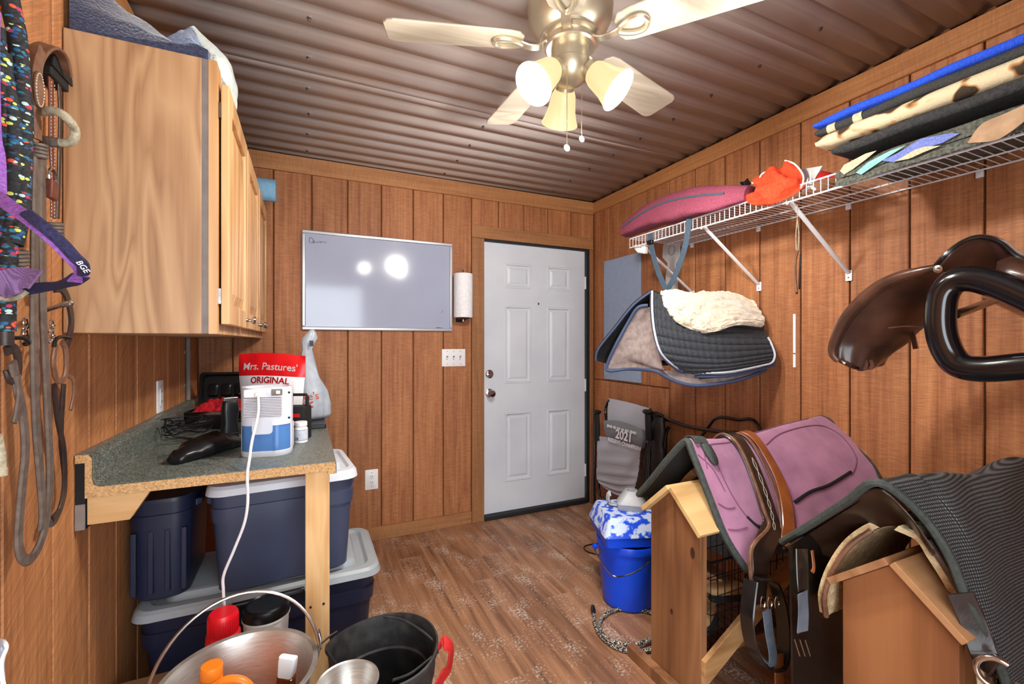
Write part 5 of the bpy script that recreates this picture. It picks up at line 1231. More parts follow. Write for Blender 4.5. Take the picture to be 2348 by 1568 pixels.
MB().sheet(nf, 100, 150, th=0.012, disp=lambda u, v: 0.0075 * abs(math.sin(v * 38)) ** 0.6 + 0.001 * math.sin(u * 120)).build('near_flap', 'quilt_grey', pad, ang=80)
rimp = [nf(0, j / 20) for j in range(21)] + [nf(i / 20, 1) for i in range(1, 21)] + [nf(1, j / 20) for j in range(19, 5, -1)]
MB().tube([p + Vector((-0.004, -0.009, 0)) for p in rimp], 0.005, 6).build('silver_piping', 'piping_silver', pad)
off = [p + Vector((0.002, -0.004, -0.016 if 20 < i else -0.008)) for i, p in enumerate(rimp)]
MB().tube(off, 0.007, 6).build('navy_binding', 'piping_navy', pad)
ff_ = ctrl([[W(1494, 668, y=1.66), W(1520, 676, y=1.68), W(1560, 690, y=1.69)],
            [W(1452, 700, y=1.74), W(1490, 715, y=1.78), W(1530, 730, y=1.80)],
            [W(1410, 752, y=1.82), W(1440, 770, y=1.86), W(1500, 780, y=1.88)],
            [W(1372, 800, y=1.89), W(1410, 818, y=1.92), W(1480, 830, y=1.93)],
            [W(1366, 826, y=1.91), W(1400, 836, y=1.93), W(1470, 850, y=1.94)]])
MB().sheet(ff_, 30, 40, th=-0.012, disp=lambda u, v: 0.004 * lump(u, v, 18, 2)).build('far_flap', 'pile_black', pad, ang=80)
MB().tube([ff_(0, j / 20) for j in range(21)], 0.006, 6).build('far_binding', 'piping_navy', pad)
pad2 = thing('lower_saddle_pad', 'taupe lined navy edged pad layered beneath the quilted saddle pad', 'saddle pad', A(1.8, 1.65, 1.08))
fr2 = ctrl([[W(1478, 702, y=1.70), W(1500, 712, y=1.675), W(1510, 730, y=1.66)],
            [W(1450, 722, y=1.76), W(1475, 760, y=1.74), W(1508, 790, y=1.64)],
            [W(1420, 780, y=1.82), W(1452, 815, y=1.78), W(1515, 830, y=1.62)],
            [W(1396, 830, y=1.86), W(1450, 834, y=1.80), W(1520, 846, y=1.60)],
            [W(1392, 845, y=1.87), W(1450, 845, y=1.80), W(1525, 852, y=1.60)]])
MB().sheet(fr2, 30, 36, th=0.008, disp=lambda u, v: 0.003 * lump(u, v, 5, 7)).build('lining', 'lining_taupe', pad2, ang=80)
MB().tube(cat([W(1486, 700, y=1.69), W(1462, 706, y=1.73), W(1440, 740, y=1.78), W(1410, 795, y=1.83), W(1392, 838, y=1.87), W(1398, 850, y=1.86), W(1440, 846, y=1.80), W(1500, 850, y=1.62), W(1524, 862, y=1.585), W(1560, 878, y=1.545), W(1610, 884, y=1.50), W(1690, 872, y=1.455), W(1750, 850, y=1.455), W(1756, 838, y=1.46)], 8), 0.0085, 8).build('binding', 'piping_navy', pad2)
hem = ctrl([[nf(0.02 + 0.96 * i / 6, 0.86) + Vector((0.0, 0.016, 0)) for i in range(7)], [W(1520, 850, y=1.59), W(1556, 876, y=1.55), W(1610, 882, y=1.505), W(1660, 878, y=1.475), W(1700, 868, y=1.46), W(1740, 854, y=1.458), W(1756, 840, y=1.462)]])
MB().sheet(hem, 30, 10, th=0.008).build('hem_panel', 'lining_taupe', pad2, ang=80)
for dz in (0.012, 0.022):
    MB().tube([nf(0.05 + 0.9 * i / 30, 1) + Vector((0.004, 0.006, -dz - 0.004 * math.sin(i * 0.21))) for i in range(31)], 0.0035, 6).build('edge_cord', 'piping_silver' if dz < .02 else 'black_matte', pad2)
sf = ctrl([[W(1515, 668, y=1.69), W(1545, 664, y=1.72), W(1590, 672, y=1.72), W(1630, 668, y=1.70), W(1680, 672, y=1.64), W(1730, 690, y=1.57)],
           [W(1516, 677, y=1.655), W(1540, 682, y=1.63), W(1585, 690, y=1.615), W(1625, 684, y=1.605), W(1680, 690, y=1.595), W(1740, 712, y=1.545)],
           [W(1521, 690, y=1.625), W(1542, 704, y=1.585), W(1585, 714, y=1.565), W(1630, 718, y=1.55), W(1690, 716, y=1.535), W(1750, 730, y=1.53)],
           [W(1529, 703, y=1.605), W(1548, 728, y=1.56), W(1585, 744, y=1.535), W(1632, 750, y=1.51), W(1690, 738, y=1.50), W(1750, 742, y=1.51)],
           [W(1540, 716, y=1.59), W(1560, 742, y=1.555), W(1600, 762, y=1.53), W(1640, 760, y=1.505), W(1690, 746, y=1.50), W(1744, 750, y=1.515)]])
shp = thing('sheepskin_pad', 'cream sheepskin half pad lying over the quilted saddle pad', 'sheepskin', A(1.8, 1.58, 1.36))
MB().sheet(sf, 120, 70, th=0.03, disp=lambda u, v: 0.010 * lump(u, v, 9, 1) + 0.006 * lump(u, v, 28, 4) + 0.008 * math.sin(pi * min(max(v, 0.02), .98)) ** .4).build('fleece', 'sheepskin', shp, ang=85)
rk = thing('saddle_rack', 'black tubular wall rack holding up the quilted saddle pad', 'saddle rack', A(2.0, 1.66, 1.2))
lp = cat([W(1468, 712, x=1.56), W(1450, 740, x=1.55), W(1446, 770, x=1.55), W(1456, 805, x=1.55), W(1478, 826, x=1.55), W(1508, 832, x=1.56)], 6)
MB().tube(lp, 0.017, 12).build('loop', 'tube_black', rk)
lp0 = lp[0]; MB().tube(cat([lp[0], lp[0] + Vector((0.05, -0.05, 0.03)), Vector((1.9, 1.66, 1.42)), Vector((XR - 0.002, 1.68, 1.40))], 6), 0.015, 10).tube(cat([lp[-1], lp[-1] + Vector((0.06, 0.01, 0.0)), Vector((1.9, 1.66, 1.20)), Vector((XR - 0.002, 1.68, 1.18))], 6), 0.015, 10).build('arm', 'tube_black', rk)
MB().strap([W(1462, 776, x=1.58), W(1482, 770, x=1.60), W(1506, 768, x=1.62)], 0.02, 0.004, hint=(0, 0, 1)).build('cross_strap', 'leather_black', rk)
# brown english saddle on the black rack
bs = thing('english_saddle', 'brown leather english saddle hanging on the black rack on the wall', 'saddle', A(1.85, 0.75, 1.2))
fl1 = ctrl([[W(2150, 612, x=1.66), W(2190, 610, x=1.74), W(2230, 640, x=1.85)],
            [W(2080, 632, x=1.66), W(2130, 660, x=1.76), W(2180, 700, x=1.86)],
            [W(2010, 668, x=1.68), W(2085, 700, x=1.78), W(2140, 735, x=1.87)],
            [W(1962, 720, x=1.70), W(2050, 745, x=1.79), W(2106, 762, x=1.88)],
            [W(1926, 778, x=1.72), W(2000, 790, x=1.80), W(2078, 790, x=1.89)],
            [W(1922, 818, x=1.73), W(1980, 838, x=1.80), W(2042, 815, x=1.89)],
            [W(1940, 832, x=1.73), W(1975, 842, x=1.80), W(2030, 836, x=1.89)]])
MB().sheet(fl1, 40, 70, th=-0.010, disp=lambda u, v: 0.012 * math.sin(pi * u) + 0.0025 * math.sin(u * 30) * max(0, v - .5)).build('flap', 'leather_brown', bs, ang=80)
kr = cat([W(2156, 612, x=1.655), W(2110, 622, x=1.655), W(2060, 636, x=1.665), W(2012, 660, x=1.68), W(1970, 696, x=1.69), W(1936, 738, x=1.70), W(1914, 786, x=1.71), W(1910, 812, x=1.715), W(1922, 828, x=1.72)], 6)
MB().tube(kr, [0.009 + 0.012 * math.sin(pi * min(1, i / (len(kr) - 1) * 1.02)) for i in range(len(kr))], 12).build('knee_roll', 'leather_brown', bs)
seat = ctrl([[W(2150, 606, x=1.66), W(2180, 578, x=1.66), W(2215, 552, x=1.68), W(2250, 545, x=1.70), W(2290, 556, x=1.72), W(2330, 588, x=1.74), W(2400, 610, x=1.76)],
             [W(2160, 614, x=1.67), W(2190, 590, x=1.68), W(2224, 566, x=1.70), W(2262, 560, x=1.73), W(2300, 578, x=1.76), W(2340, 608, x=1.80), W(2410, 632, x=1.84)],
             [W(2176, 640, x=1.72), W(2206, 628, x=1.74), W(2240, 612, x=1.77), W(2276, 608, x=1.80), W(2306, 622, x=1.84), W(2346, 648, x=1.88), W(2420, 670, x=1.92)],
             [W(2200, 668, x=1.80), W(2226, 660, x=1.83), W(2256, 650, x=1.87), W(2290, 650, x=1.90), W(2320, 666, x=1.94), W(2360, 690, x=1.97), W(2430, 710, x=2.0)]])
MB().sheet(seat, 60, 40, th=-0.012, disp=lambda u, v: 0.006 * math.sin(pi * v)).build('seat', 'leather_brown', bs, ang=80)
MB().tube(cat([W(2140, 614, x=1.655), W(2172, 580, x=1.65), W(2212, 552, x=1.67), W(2250, 544, x=1.69), W(2292, 556, x=1.715), W(2332, 590, x=1.735), W(2400, 610, x=1.75)], 8), 0.006, 8).build('welt', 'leather_black', bs)
sk = ctrl([[W(2286, 600, x=1.66), W(2320, 588, x=1.66), W(2372, 606, x=1.66)], [W(2284, 640, x=1.63), W(2318, 630, x=1.62), W(2380, 640, x=1.60)], [W(2300, 676, x=1.66), W(2330, 690, x=1.66), W(2380, 716, x=1.66)]])
MB().sheet(sk, 24, 20, th=-0.02, disp=lambda u, v: 0.012 * math.sin(pi * u) * math.sin(pi * v)).build('panel_roll', 'leather_brown', bs, ang=80)
MB().lathe([(0.012, 0), (0.011, 0.004), (0.005, 0.005), (0.0, 0.002)], 12, W(2152, 617, x=1.648), Matrix.Rotation(-pi / 2, 4, 'Y')).build('rivet', 'steel', bs)
MB().strap([W(2040, 752, x=1.74), W(2080, 748, x=1.73), W(2130, 750, x=1.70), W(2150, 752, x=1.67)], 0.016, 0.004, hint=(0, 0.3, 1)).build('girth_strap', 'leather_brown', bs)
MB().strap([W(2096, 735, x=1.86), W(2092, 760, x=1.86), W(2100, 800, x=1.86)], 0.02, 0.004, hint=(-1, 0.4, 0)).build('billet', 'leather_brown', bs)
MB().strap([W(1984, 825, x=1.79), W(1986, 838, x=1.79), W(1982, 848, x=1.79)], 0.012, 0.003, hint=(-1, 0, 0)).build('billet', 'leather_brown', bs)
MB().strap([W(1996, 825, x=1.79), W(2000, 838, x=1.79), W(1996, 846, x=1.79)], 0.012, 0.003, hint=(-1, 0, 0)).build('billet', 'leather_brown', bs)
nfl = ctrl([[(1.70, .455, 1.545), (1.80, .45, 1.52), (1.92, .45, 1.50)], [(1.68, .38, 1.44), (1.80, .375, 1.43), (1.93, .38, 1.42)], [(1.67, .315, 1.31), (1.80, .31, 1.30), (1.93, .315, 1.30)], [(1.68, .285, 1.19), (1.79, .28, 1.16), (1.91, .285, 1.19)]])
MB().sheet(nfl, 24, 30, th=0.010, disp=lambda u, v: 0.008 * math.sin(pi * u)).build('flap', 'leather_brown', bs, ang=80)
rk2 = thing('saddle_rack', 'glossy black tubular rack carrying the brown saddle on the wall', 'saddle rack', A(1.9, 0.6, 1.2))
lx = 1.60
lp = cat([W(2420, 712, x=lx), W(2350, 680, x=lx), W(2290, 655, x=lx), W(2232, 640, x=lx), W(2190, 645, x=lx), W(2164, 672, x=lx), W(2156, 720, x=lx), W(2160, 770, x=lx), W(2178, 815, x=lx), W(2206, 840, x=lx), W(2260, 846, x=lx), W(2340, 840, x=lx), W(2430, 834, x=lx), (lx, 0.375, 1.268), (lx, 0.362, 1.31), (lx, 0.375, 1.352)], 7, True)
MB().tube(lp, 0.034, 16, closed=True).build('loop', 'tube_black', rk2)
MB().tube([W(2190, 722, x=lx + 0.03), W(2296, 682, x=1.98), (XR - 0.001, 0.72, 1.46)], 0.012, 10).tube([W(2300, 846, x=lx), (XR - 0.001, 0.50, 1.18)], 0.02, 10).build('arm', 'steel', rk2)
# ================================================================== saddle stands with pad and saddle
wood('stand_pine', (100, 63, 38), (132, 88, 55), (150, 106, 70), 'z', broad=4, fine=40, rough=0.55, bump=0.15, rnd=True, knots=1.8)
wood('stand_ply', (106, 62, 34), (134, 84, 48), (150, 98, 60), 'z', broad=2.2, fine=30, rough=0.55, bump=0.12, rnd=True)
wood('roof_ply', (156, 120, 74), (188, 150, 98), (202, 168, 116), 'x', broad=3, fine=30, rough=0.6, bump=0.12, rnd=True)
wood('roof_board', (120, 82, 52), (150, 106, 70), (170, 124, 84), 'x', broad=3, fine=30, rough=0.6, bump=0.15, rnd=True)
mat('ply_edge', (150, 124, 88), (112, 88, 60), scale=90, stretch=(1, 1, 5), rough=0.85)
def stand(label, x0, x1, yc, hw, zp, ze, m_end, m_roof, brace=True, overhang=0.03):
    root = thing('saddle_stand', label, 'saddle stand', ((x0 + x1) / 2, yc, 0))
    for xa in (x0, x1 - 0.03):
        prof = [(-hw, 0.0), (hw, 0.0), (hw, ze), (0, zp), (-hw, ze)]
        MB().prism(prof, lambda a, b, d: (d, yc + a, b), xa, xa + 0.03).build('end_board', m_end, root, smooth=False, bev=0.0015, seg=1)
    sl = Vector((0, hw, ze - zp)).normalized(); L_ = hw / sl.y + 0.02
    for sgn in (-1, 1):
        s2 = Vector((0, sgn * sl.y, sl.z)); nrm = Vector((0, sgn * -sl.z, sl.y))
        c = Vector((0, yc, zp + 0.001)); lo = 0.001 if sgn < 0 else 0.019
        q = [c + s2 * (0.0 if sgn > 0 else 0.0) + nrm * 0.0005, c + s2 * L_ + nrm * 0.0005, c + s2 * L_ + nrm * 0.018, c + nrm * 0.018]
        if sgn > 0: q[3] = c + nrm * 0.018; 
        b = MB(); b.loft([[Vector((x, p.y, p.z)) for p in q] for x in (x0 - overhang, x1)], True, True)
        o = b.build('roof_board', [m_roof], root, smooth=False, bev=0.001, seg=1)
    for xa in (x0, x1 - 0.04):
        MB().box((xa - 0.038, yc - 0.24, 0.0), (xa - 0.001 if xa == x0 else xa + 0.0, yc + 0.225, 0.045)).build('foot', m_end, root, smooth=False, bev=0.002, seg=1) if xa == x0 else None
    if brace:
        for sgn in (-1,):
            yb = yc + sgn * (hw + 0.010)
            MB().prism([(x0 + 0.0, 0.105), (x0 + 0.0, 0.195), (x0 + 0.52, 0.495), (x0 + 0.60, 0.455)], lambda a, b, d: (a, yb + d, b), -0.0095, 0.0095).build('brace', 'lumber_x', root, smooth=False, bev=0.0015, seg=1)
        MB().box((x0 + 0.03, yc - hw + 0.02, 0.16), (x1 - 0.03, yc + hw - 0.02, 0.18)).build('shelf_board', m_end, root, smooth=False)
    return root
s1 = stand('pine saddle stand with gabled end board under the mauve pad', 1.25, 2.06, 1.262, 0.1235, 0.752, 0.640, 'stand_pine', 'roof_ply')
s2_ = stand('reddish plywood saddle stand under the black mesh covered saddle', 1.372, 2.10, 0.629, 0.1235, 0.733, 0.628, 'stand_ply', 'roof_board', brace=False)

mat('knot', (74, 46, 30), (50, 30, 20), scale=60, rough=0.6)
eb = [o for o in s1.children if o.name.startswith('end_board')][0]
for px_, py_, ry_, rz_k in ((1588, 1268, 0.010, 0.021), (1540, 1402, 0.006, 0.011)):
    c = W(px_, py_, x=1.2496)
    MB().prism([(ry_ * math.cos(a), rz_k * math.sin(a)) for a in [2 * pi * i / 16 for i in range(16)]], lambda a, b, d: (d, c.y + a, c.z + b), 1.2490, 1.2499).build('knot', 'knot', eb)
# ---- felt pad, mauve western pad on stand one
mat('felt_brown', (122, 92, 62), (96, 70, 46), scale=60, rough=0.95, bump=0.5)
mat('mauve_suede', (170, 116, 146), (144, 94, 124), scale=9, rough=0.9, bump=0.12, bscale=160, sheen=0.3, detail=3)
mat('mauve_seam', (122, 76, 100), rough=0.9)
mat('binding_green', (64, 70, 66), (50, 56, 54), scale=90, rough=0.75, bump=0.4)
weave('fleece_black', (14, 14, 15), (48, 48, 50), scale=110, rough=0.95, bump=0.8, axes=('X', 'Z'))
YR = 1.262
fp = thing('felt_pad', 'brown felt pad between the pine stand and the mauve pad', 'saddle pad', (1.6, YR, 0.72))
ffn = ctrl([[(x, YR + dy_, z_ + 0.005 * math.sin(x * 9)) for x in (1.38, 1.5, 1.75, 2.0)] for dy_, z_ in ((0.165, 0.640), (0.125, 0.700), (0.06, 0.780), (0.0, 0.822), (-0.04, 0.796), (-0.082, 0.738), (-0.108, 0.698))])
MB().sheet(ffn, 20, 40, th=-0.03).build('felt', 'felt_brown', fp, ang=70)
mp_ = thing('western_saddle_pad', 'mauve suede western saddle pad with black fleece lining on the pine stand', 'saddle pad', (1.65, YR, 0.56))
cols = [
    # far hem .. ridge .. near hem
    [W(1462, 1128, y=1.50), W(1490, 1096, y=1.44), W(1530, 1046, y=1.35), W(1574, 1004, y=1.262), W(1597, 1048, y=1.21), W(1632, 1138, y=1.15), W(1670, 1232, y=1.09), W(1718, 1308, y=1.045)],
    [None, None, None, W(1660, 1004, y=1.262), W(1692, 1040, y=1.205), W(1728, 1128, y=1.14), W(1752, 1205, y=1.085), W(1760, 1262, y=1.045)],
    [None, None, None, W(1760, 984, y=1.262), W(1802, 1020, y=1.20), W(1850, 1090, y=1.12), W(1862, 1165, y=1.06), W(1862, 1240, y=1.01)],
    [None, None, None, W(1880, 953, y=1.262), W(1930, 982, y=1.19), W(1974, 1030, y=1.11), W(2006, 1072, y=1.05), W(2030, 1125, y=1.0)]]
for c in cols[1:]:
    rg = c[3]
    for k in range(3):
        f0 = cols[0][k] - cols[0][3]; c[k] = Vector((rg.x, rg.y + f0.y, rg.z + f0.z * (1.0 if c is cols[1] else 0.85)))
mfn = ctrl([[c[k] for c in cols] for k in range(8)])
def mrel(u, v):
    r_ = 0.004 * lump(u, v, 6, 3)
    for cu, cv, w_ in ((0.20, 0.72, 0.14), (0.74, 0.68, 0.2)): r_ += 0.008 * math.exp(-((u - cu) / w_) ** 4 - ((v - cv) / 0.16) ** 4)
    r_ -= 0.006 * math.exp(-((u - 0.47) / 0.05) ** 2) * (v > .3)
    return r_
MB().sheet(lambda u, v: mfn(u, v), 60, 90, th=0.0, disp=mrel).build('suede_top', 'mauve_suede', mp_, ang=80)
b = MB(); b.sheet(lambda u, v: mfn(u, v), 40, 60, th=0.0)
inner_pts = []
lin_ = MB()
def inner(u, v, o=0.020):
    e = 1e-2; p = mfn(u, v); du = mfn(min(u + e, 1), v) - mfn(max(u - e, 0), v); dv_ = mfn(u, min(v + e, 1)) - mfn(u, max(v - e, 0)); n_ = du.cross(dv_).normalized(); 
    if n_.z < 0: n_ = -n_
    return p - n_ * o
lin_.sheet(lambda u, v: inner(u, v, 0.024), 30, 60, th=0.010 if False else 0.0, disp=lambda u, v: 0.0).build('fleece_lining', 'fleece_black', mp_, ang=80)
# rim that closes suede to lining, bound in green-black tape
rimuv = [(0, j / 40) for j in range(41)] + [(i / 30, 1) for i in range(1, 31)] + [(1, j / 40) for j in range(39, -1, -1)] + [(i / 30, 0) for i in range(29, 0, -1)]
path = [(mfn(u, v) + inner(u, v, 0.022)) / 2 for u, v in rimuv]
MB().tube(path, 0.0135, 8, closed=True).build('edge_binding', 'binding_green', mp_)
def on_pad(u, v, o=0.003): return mfn(u, v) + (mfn(u, v) - inner(u, v, 1.0)).normalized() * (o + max(mrel(u, v), 0))
wp = lambda u, v: on_pad(u, v, 0.010)
for (ua, ub, va, vb) in ((0.03, 0.15, 0.40, 0.50),):
    MB().sheet(lambda u, v: wp(ua + (ub - ua) * u, va + (vb - va) * v), 8, 8, th=0.004).build('wither_patch', 'binding_green', mp_, ang=70)
tp_ = [(0.085, 0.51), (0.145, 0.51), (0.155, 0.57), (0.14, 0.61), (0.11, 0.61), (0.09, 0.58)]
P = [wp(*q) for q in cat([(a, c, 0) for a, c in tp_], 3, True) for q in [(q.x, q.y)]]
cen = sum(P, Vector()) / len(P); b = MB(); b.add([cen] + P, [(0, i + 1, (i + 1) % len(P) + 1) for i in range(len(P))]); o = b.build('wither_tab', 'binding_green', mp_)
so = o.modifiers.new('thickness', 'SOLIDIFY'); so.thickness = 0.006; so.offset = 0
for uv in ([(0.06, 0.62), (0.13, 0.52), (0.3, 0.50), (0.42, 0.50)], [(0.14, 0.52), (0.16, 0.68), (0.22, 0.80), (0.32, 0.86), (0.40, 0.88)], [(0.03, 0.56), (0.10, 0.62), (0.13, 0.70)], [(0.04, 0.74), (0.10, 0.76), (0.16, 0.76)], [(0.04, 0.83), (0.12, 0.84), (0.2, 0.84)],
           [(0.55, 0.55), (0.7, 0.50), (0.88, 0.51), (0.93, 0.60), (0.92, 0.74), (0.86, 0.82)], [(0.52, 0.45), (0.7, 0.43), (0.9, 0.43)]):
    MB().tube([on_pad(q.x, q.y, 0.0012) for q in cat([(a, c, 0) for a, c in uv], 8)], 0.0022, 5).build('seam', 'mauve_seam', mp_)
MB().tube([on_pad(q.x, q.y, 0.001) for q in cat([(0.56, 0.80, 0), (0.66, 0.785, 0), (0.76, 0.80, 0), (0.86, 0.80, 0)], 8)], 0.006, 6).tube([on_pad(q.x, q.y, 0.001) for q in cat([(0.22, 0.80, 0), (0.30, 0.865, 0), (0.42, 0.88, 0)], 8)], 0.0045, 6).build('slot_edge', 'black_matte', mp_)
# leather straps laid over the pad (a western cinch set), with the stirrup they carry
mat('leather_tan', (150, 84, 42), (126, 66, 32), scale=20, rough=0.36, coat=0.2, bump=0.1, bscale=200)
mat('leather_choc', (52, 36, 28), (36, 25, 20), scale=20, rough=0.34, coat=0.2, bump=0.1, bscale=200)
def over_pad(u, vs, o): return [on_pad(u, v, o) for v in vs]
ss_ = thing('stirrup_leather', 'dark brown stirrup leather lying over the mauve pad with stirrup', 'stirrup leather', (1.45, 1.05, 0.2))
up_h = lambda p, s_: (0, -0.75 + 0.6 * (1 - s_), 0.4 + 0.5 * (1 - s_))
NH = (0.0, -0.92, 0.4)
hs = over_pad(0.37, (0.34, 0.42, 0.50, 0.6, 0.7, 0.8, 0.88), 0.012)
end1 = [W(1748, 1262, y=1.02), W(1742, 1330, y=1.015), W(1738, 1385, y=1.015)]
MB().strap(hs + end1, 0.072, 0.006, hint=up_h, k=5).build('strap', 'leather_choc', ss_)
hs2 = over_pad(0.335, (0.36, 0.42, 0.50, 0.6, 0.7, 0.8, 0.87), 0.016)
MB().strap(hs2 + [W(1724, 1255, y=1.02), W(1722, 1320, y=1.015), W(1728, 1370, y=1.015)], 0.012, 0.012, hint=up_h, k=5).build('rolled_edge', 'leather_mid', ss_)
b = MB()
for i in range(6):
    c0 = on_pad(0.385, 0.60 + 0.05 * i, 0.0165); c1 = on_pad(0.385, 0.60 + 0.05 * (i + 1), 0.0165); mid = (c0 + c1) / 2; sd = Vector((0.006, 0, 0))
    b.tube(cat([c0, mid + sd, c1], 4), 0.0007, 4).tube(cat([c0, mid - sd, c1], 4), 0.0007, 4)
b.build('stitching', 'thread', ss_)
# stirrup: oval black loop with grey tread
stp = [W(1738, 1385, y=1.01), W(1722, 1330, y=1.0), W(1716, 1380, y=0.99), W(1714, 1430, y=0.985), W(1726, 1490, y=0.98), W(1752, 1525, y=0.98), W(1782, 1528, y=0.98), W(1796, 1500, y=0.98), W(1796, 1430, y=0.985), W(1786, 1370, y=0.99), W(1768, 1330, y=1.0)]
MB().strap(stp[1:] + [stp[1] + Vector((0.02, 0, 0.004))], 0.050, 0.008, hint=lambda p, s_: (p - W(1756, 1430, y=0.985)), k=6).build('stirrup_loop', 'leather_black', ss_)
mat('grey_rubber', (104, 112, 124), (86, 94, 106), scale=30, rough=0.6)
MB().strap([W(1758, 1398, y=0.965), W(1764, 1450, y=0.96), W(1772, 1500, y=0.96), W(1770, 1528, y=0.965)], 0.042, 0.004, hint=NH, k=5).build('grey_lining', 'grey_rubber', ss_)
MB().strap([W(1720, 1400, y=0.985), W(1724, 1450, y=0.98), W(1740, 1500, y=0.975), W(1762, 1520, y=0.97)], 0.03, 0.004, hint=lambda p, s_: (W(1760, 1430, y=0.96) - p), k=5).build('grey_lining', 'grey_rubber', ss_)
for k in range(3):
    p = W(1748 + 16 * k, 1380, y=0.968 - .002 * k)
    MB().tube(cat([p + Vector((0.010 * math.cos(a), -0.002, 0.02 * math.sin(a))) for a in [2 * pi * i / 10 for i in range(10)]], 2, True), 0.0022, 6, closed=True).build('buckle', 'chrome', ss_)
MB().strap([W(1786, 1500, y=0.975), W(1786, 1540, y=0.97), W(1786, 1600, y=0.968)], 0.042, 0.006, hint=NH, k=5).build('tan_tail', 'leather_tan', ss_)
ts = thing('tan_strap', 'tan leather strap lying over the mauve pad next to the dark one', 'leather strap', (1.6, 1.1, 0.5))
MB().strap(over_pad(0.50, (0.34, 0.42, 0.50, 0.6, 0.7, 0.8, 0.9, 0.97), 0.012) + [W(1856, 1268, y=0.985), W(1858, 1310, y=0.98)], 0.048, 0.006, hint=up_h, k=5).build('strap', 'leather_tan', ts)
MB().strap(over_pad(0.455, (0.36, 0.42, 0.50, 0.6, 0.7, 0.8, 0.9), 0.011), 0.016, 0.005, hint=up_h, k=5).build('keeper', 'leather_mid', ts)

# ---- saddle on stand two, under a dark mesh cover
weave('mesh_black', (20, 21, 22), (128, 130, 130), scale=44, rough=0.8, bump=0.7, axes=('X', 'Z'))
mat('fleece_tan', (212, 188, 146), (180, 152, 110), scale=70, rough=1.0, bump=1.0, bscale=170)
mat('fleece_pale', (224, 206, 168), (200, 178, 136), scale=70, rough=1.0, bump=1.0, bscale=170)
ws = thing('western_saddle', 'dark saddle with pale fleece skirts on the plywood stand', 'saddle', (1.7, 0.63, 0.5))
ridge = [W(2010, 1106, y=.63), Vector((1.45, .63, .955)), Vector((1.62, .63, .935)), Vector((1.85, .63, .915)), Vector((2.10, .63, .93))]
X4 = (None, 1.45, 1.62, 1.85, 2.10)
prof_far = [(W(1792, 1243, y=.925), .925, .655), (W(1862, 1200, y=.83), .84, .755), (W(1940, 1150, y=.72), .74, .865)]
prof_near = [(W(2100, 1168, y=.575), .575, .905), (W(2172, 1266, y=.525), .520, .815), (W(2218, 1378, y=.495), .486, .715), (W(2262, 1460, y=.470), .462, .62), (W(2300, 1545, y=.452), .448, .535), (W(2330, 1650, y=.440), .440, .44)]
rows_ = [[p] + [Vector((x, y_, z_ - 0.012 * k)) for k, x in enumerate(X4[1:])] for p, y_, z_ in prof_far] + [ridge] + [[p] + [Vector((x, y_, z_ - 0.008 * k)) for k, x in enumerate(X4[1:])] for p, y_, z_ in prof_near]
wfn = ctrl(rows_)
cov = thing('mesh_saddle_cover', 'black mesh cover draped over the saddle on the plywood stand', 'saddle cover', (1.7, 0.63, 0.44))
MB().sheet(wfn, 70, 110, th=0.0, disp=lambda u, v: 0.010 * lump(u, v, 5, 6) + 0.006 * math.sin(u * 16 + v * 20) * math.exp(-((v - .42) / .12) ** 2) * (u > .25)).build('mesh_cloth', 'mesh_black', cov, ang=80)
MB().tube([wfn(0, j / 50) for j in range(51)], 0.0105, 8).build('hem', 'binding_green', cov)
def winner(u, v, o):
    e = 1e-2; p = wfn(u, v); du = wfn(min(u + e, 1), v) - wfn(max(u - e, 0), v); dv_ = wfn(u, min(v + e, 1)) - wfn(u, max(v - e, 0)); n_ = du.cross(dv_).normalized()
    c = Vector((p.x, .63, .66)); 
    if n_.dot(p - c) < 0: n_ = -n_
    return p - n_ * o
MB().sheet(lambda u, v: winner(0.02 + u * 0.98, v, 0.016), 40, 60).build('leather_skirt', 'leather_black', ws, ang=80)
gul = ctrl([[W(1808, 1244, y=.915), W(1870, 1206, y=.825), W(1945, 1160, y=.72), W(2010, 1122, y=.63), W(2078, 1178, y=.585), W(2138, 1262, y=.54)],
            [W(1870, 1262, y=.87), W(1930, 1218, y=.79), W(1985, 1180, y=.71), W(2040, 1170, y=.645), W(2090, 1200, y=.60), W(2140, 1268, y=.56)],
            [W(1930, 1290, y=.80), W(1972, 1240, y=.755), W(2010, 1214, y=.70), W(2050, 1206, y=.655), W(2098, 1222, y=.61), W(2140, 1275, y=.57)]])
MB().sheet(gul, 40, 14, th=0.004, disp=lambda u, v: 0.006 * math.sin(pi * v)).build('gullet', 'leather_choc', ws, ang=80)
def skirt(front, dx, m, name, th, dz=0.0):
    f_ = ctrl([[p, p + Vector((dx * .5, 0, dz)), p + Vector((dx, 0, dz))] for p in front])
    return MB().sheet(f_, 24, 50, th=th, disp=lambda u, v: 0.005 * lump(u, v, 12, 3)).build(name, m, ws, ang=80)
farf = [W(2040, 1208, y=.68), W(1998, 1216, y=.70), W(1948, 1252, y=.74), W(1910, 1308, y=.775), W(1891, 1365, y=.79), W(1894, 1412, y=.80)]
skirt(farf, 0.40, 'fleece_tan', 'fleece_skirt', -0.018)
nearf = [W(2060, 1206, y=.62), W(2112, 1232, y=.59), W(2142, 1276, y=.568), W(2170, 1320, y=.548), W(2204, 1378, y=.527), W(2234, 1425, y=.512), W(2250, 1500, y=.500), W(2262, 1580, y=.488)]
skirt(nearf, 0.08, 'fleece_pale', 'fleece_skirt', 0.016)
MB().tube(cat(farf[1:], 6), 0.0075, 8).build('skirt_edge', 'leather_mid', ws)
MB().tube(cat([p + Vector((0.0, -0.012, 0)) for p in nearf[1:]], 6), 0.0085, 8).build('skirt_edge', 'leather_grey', ws)
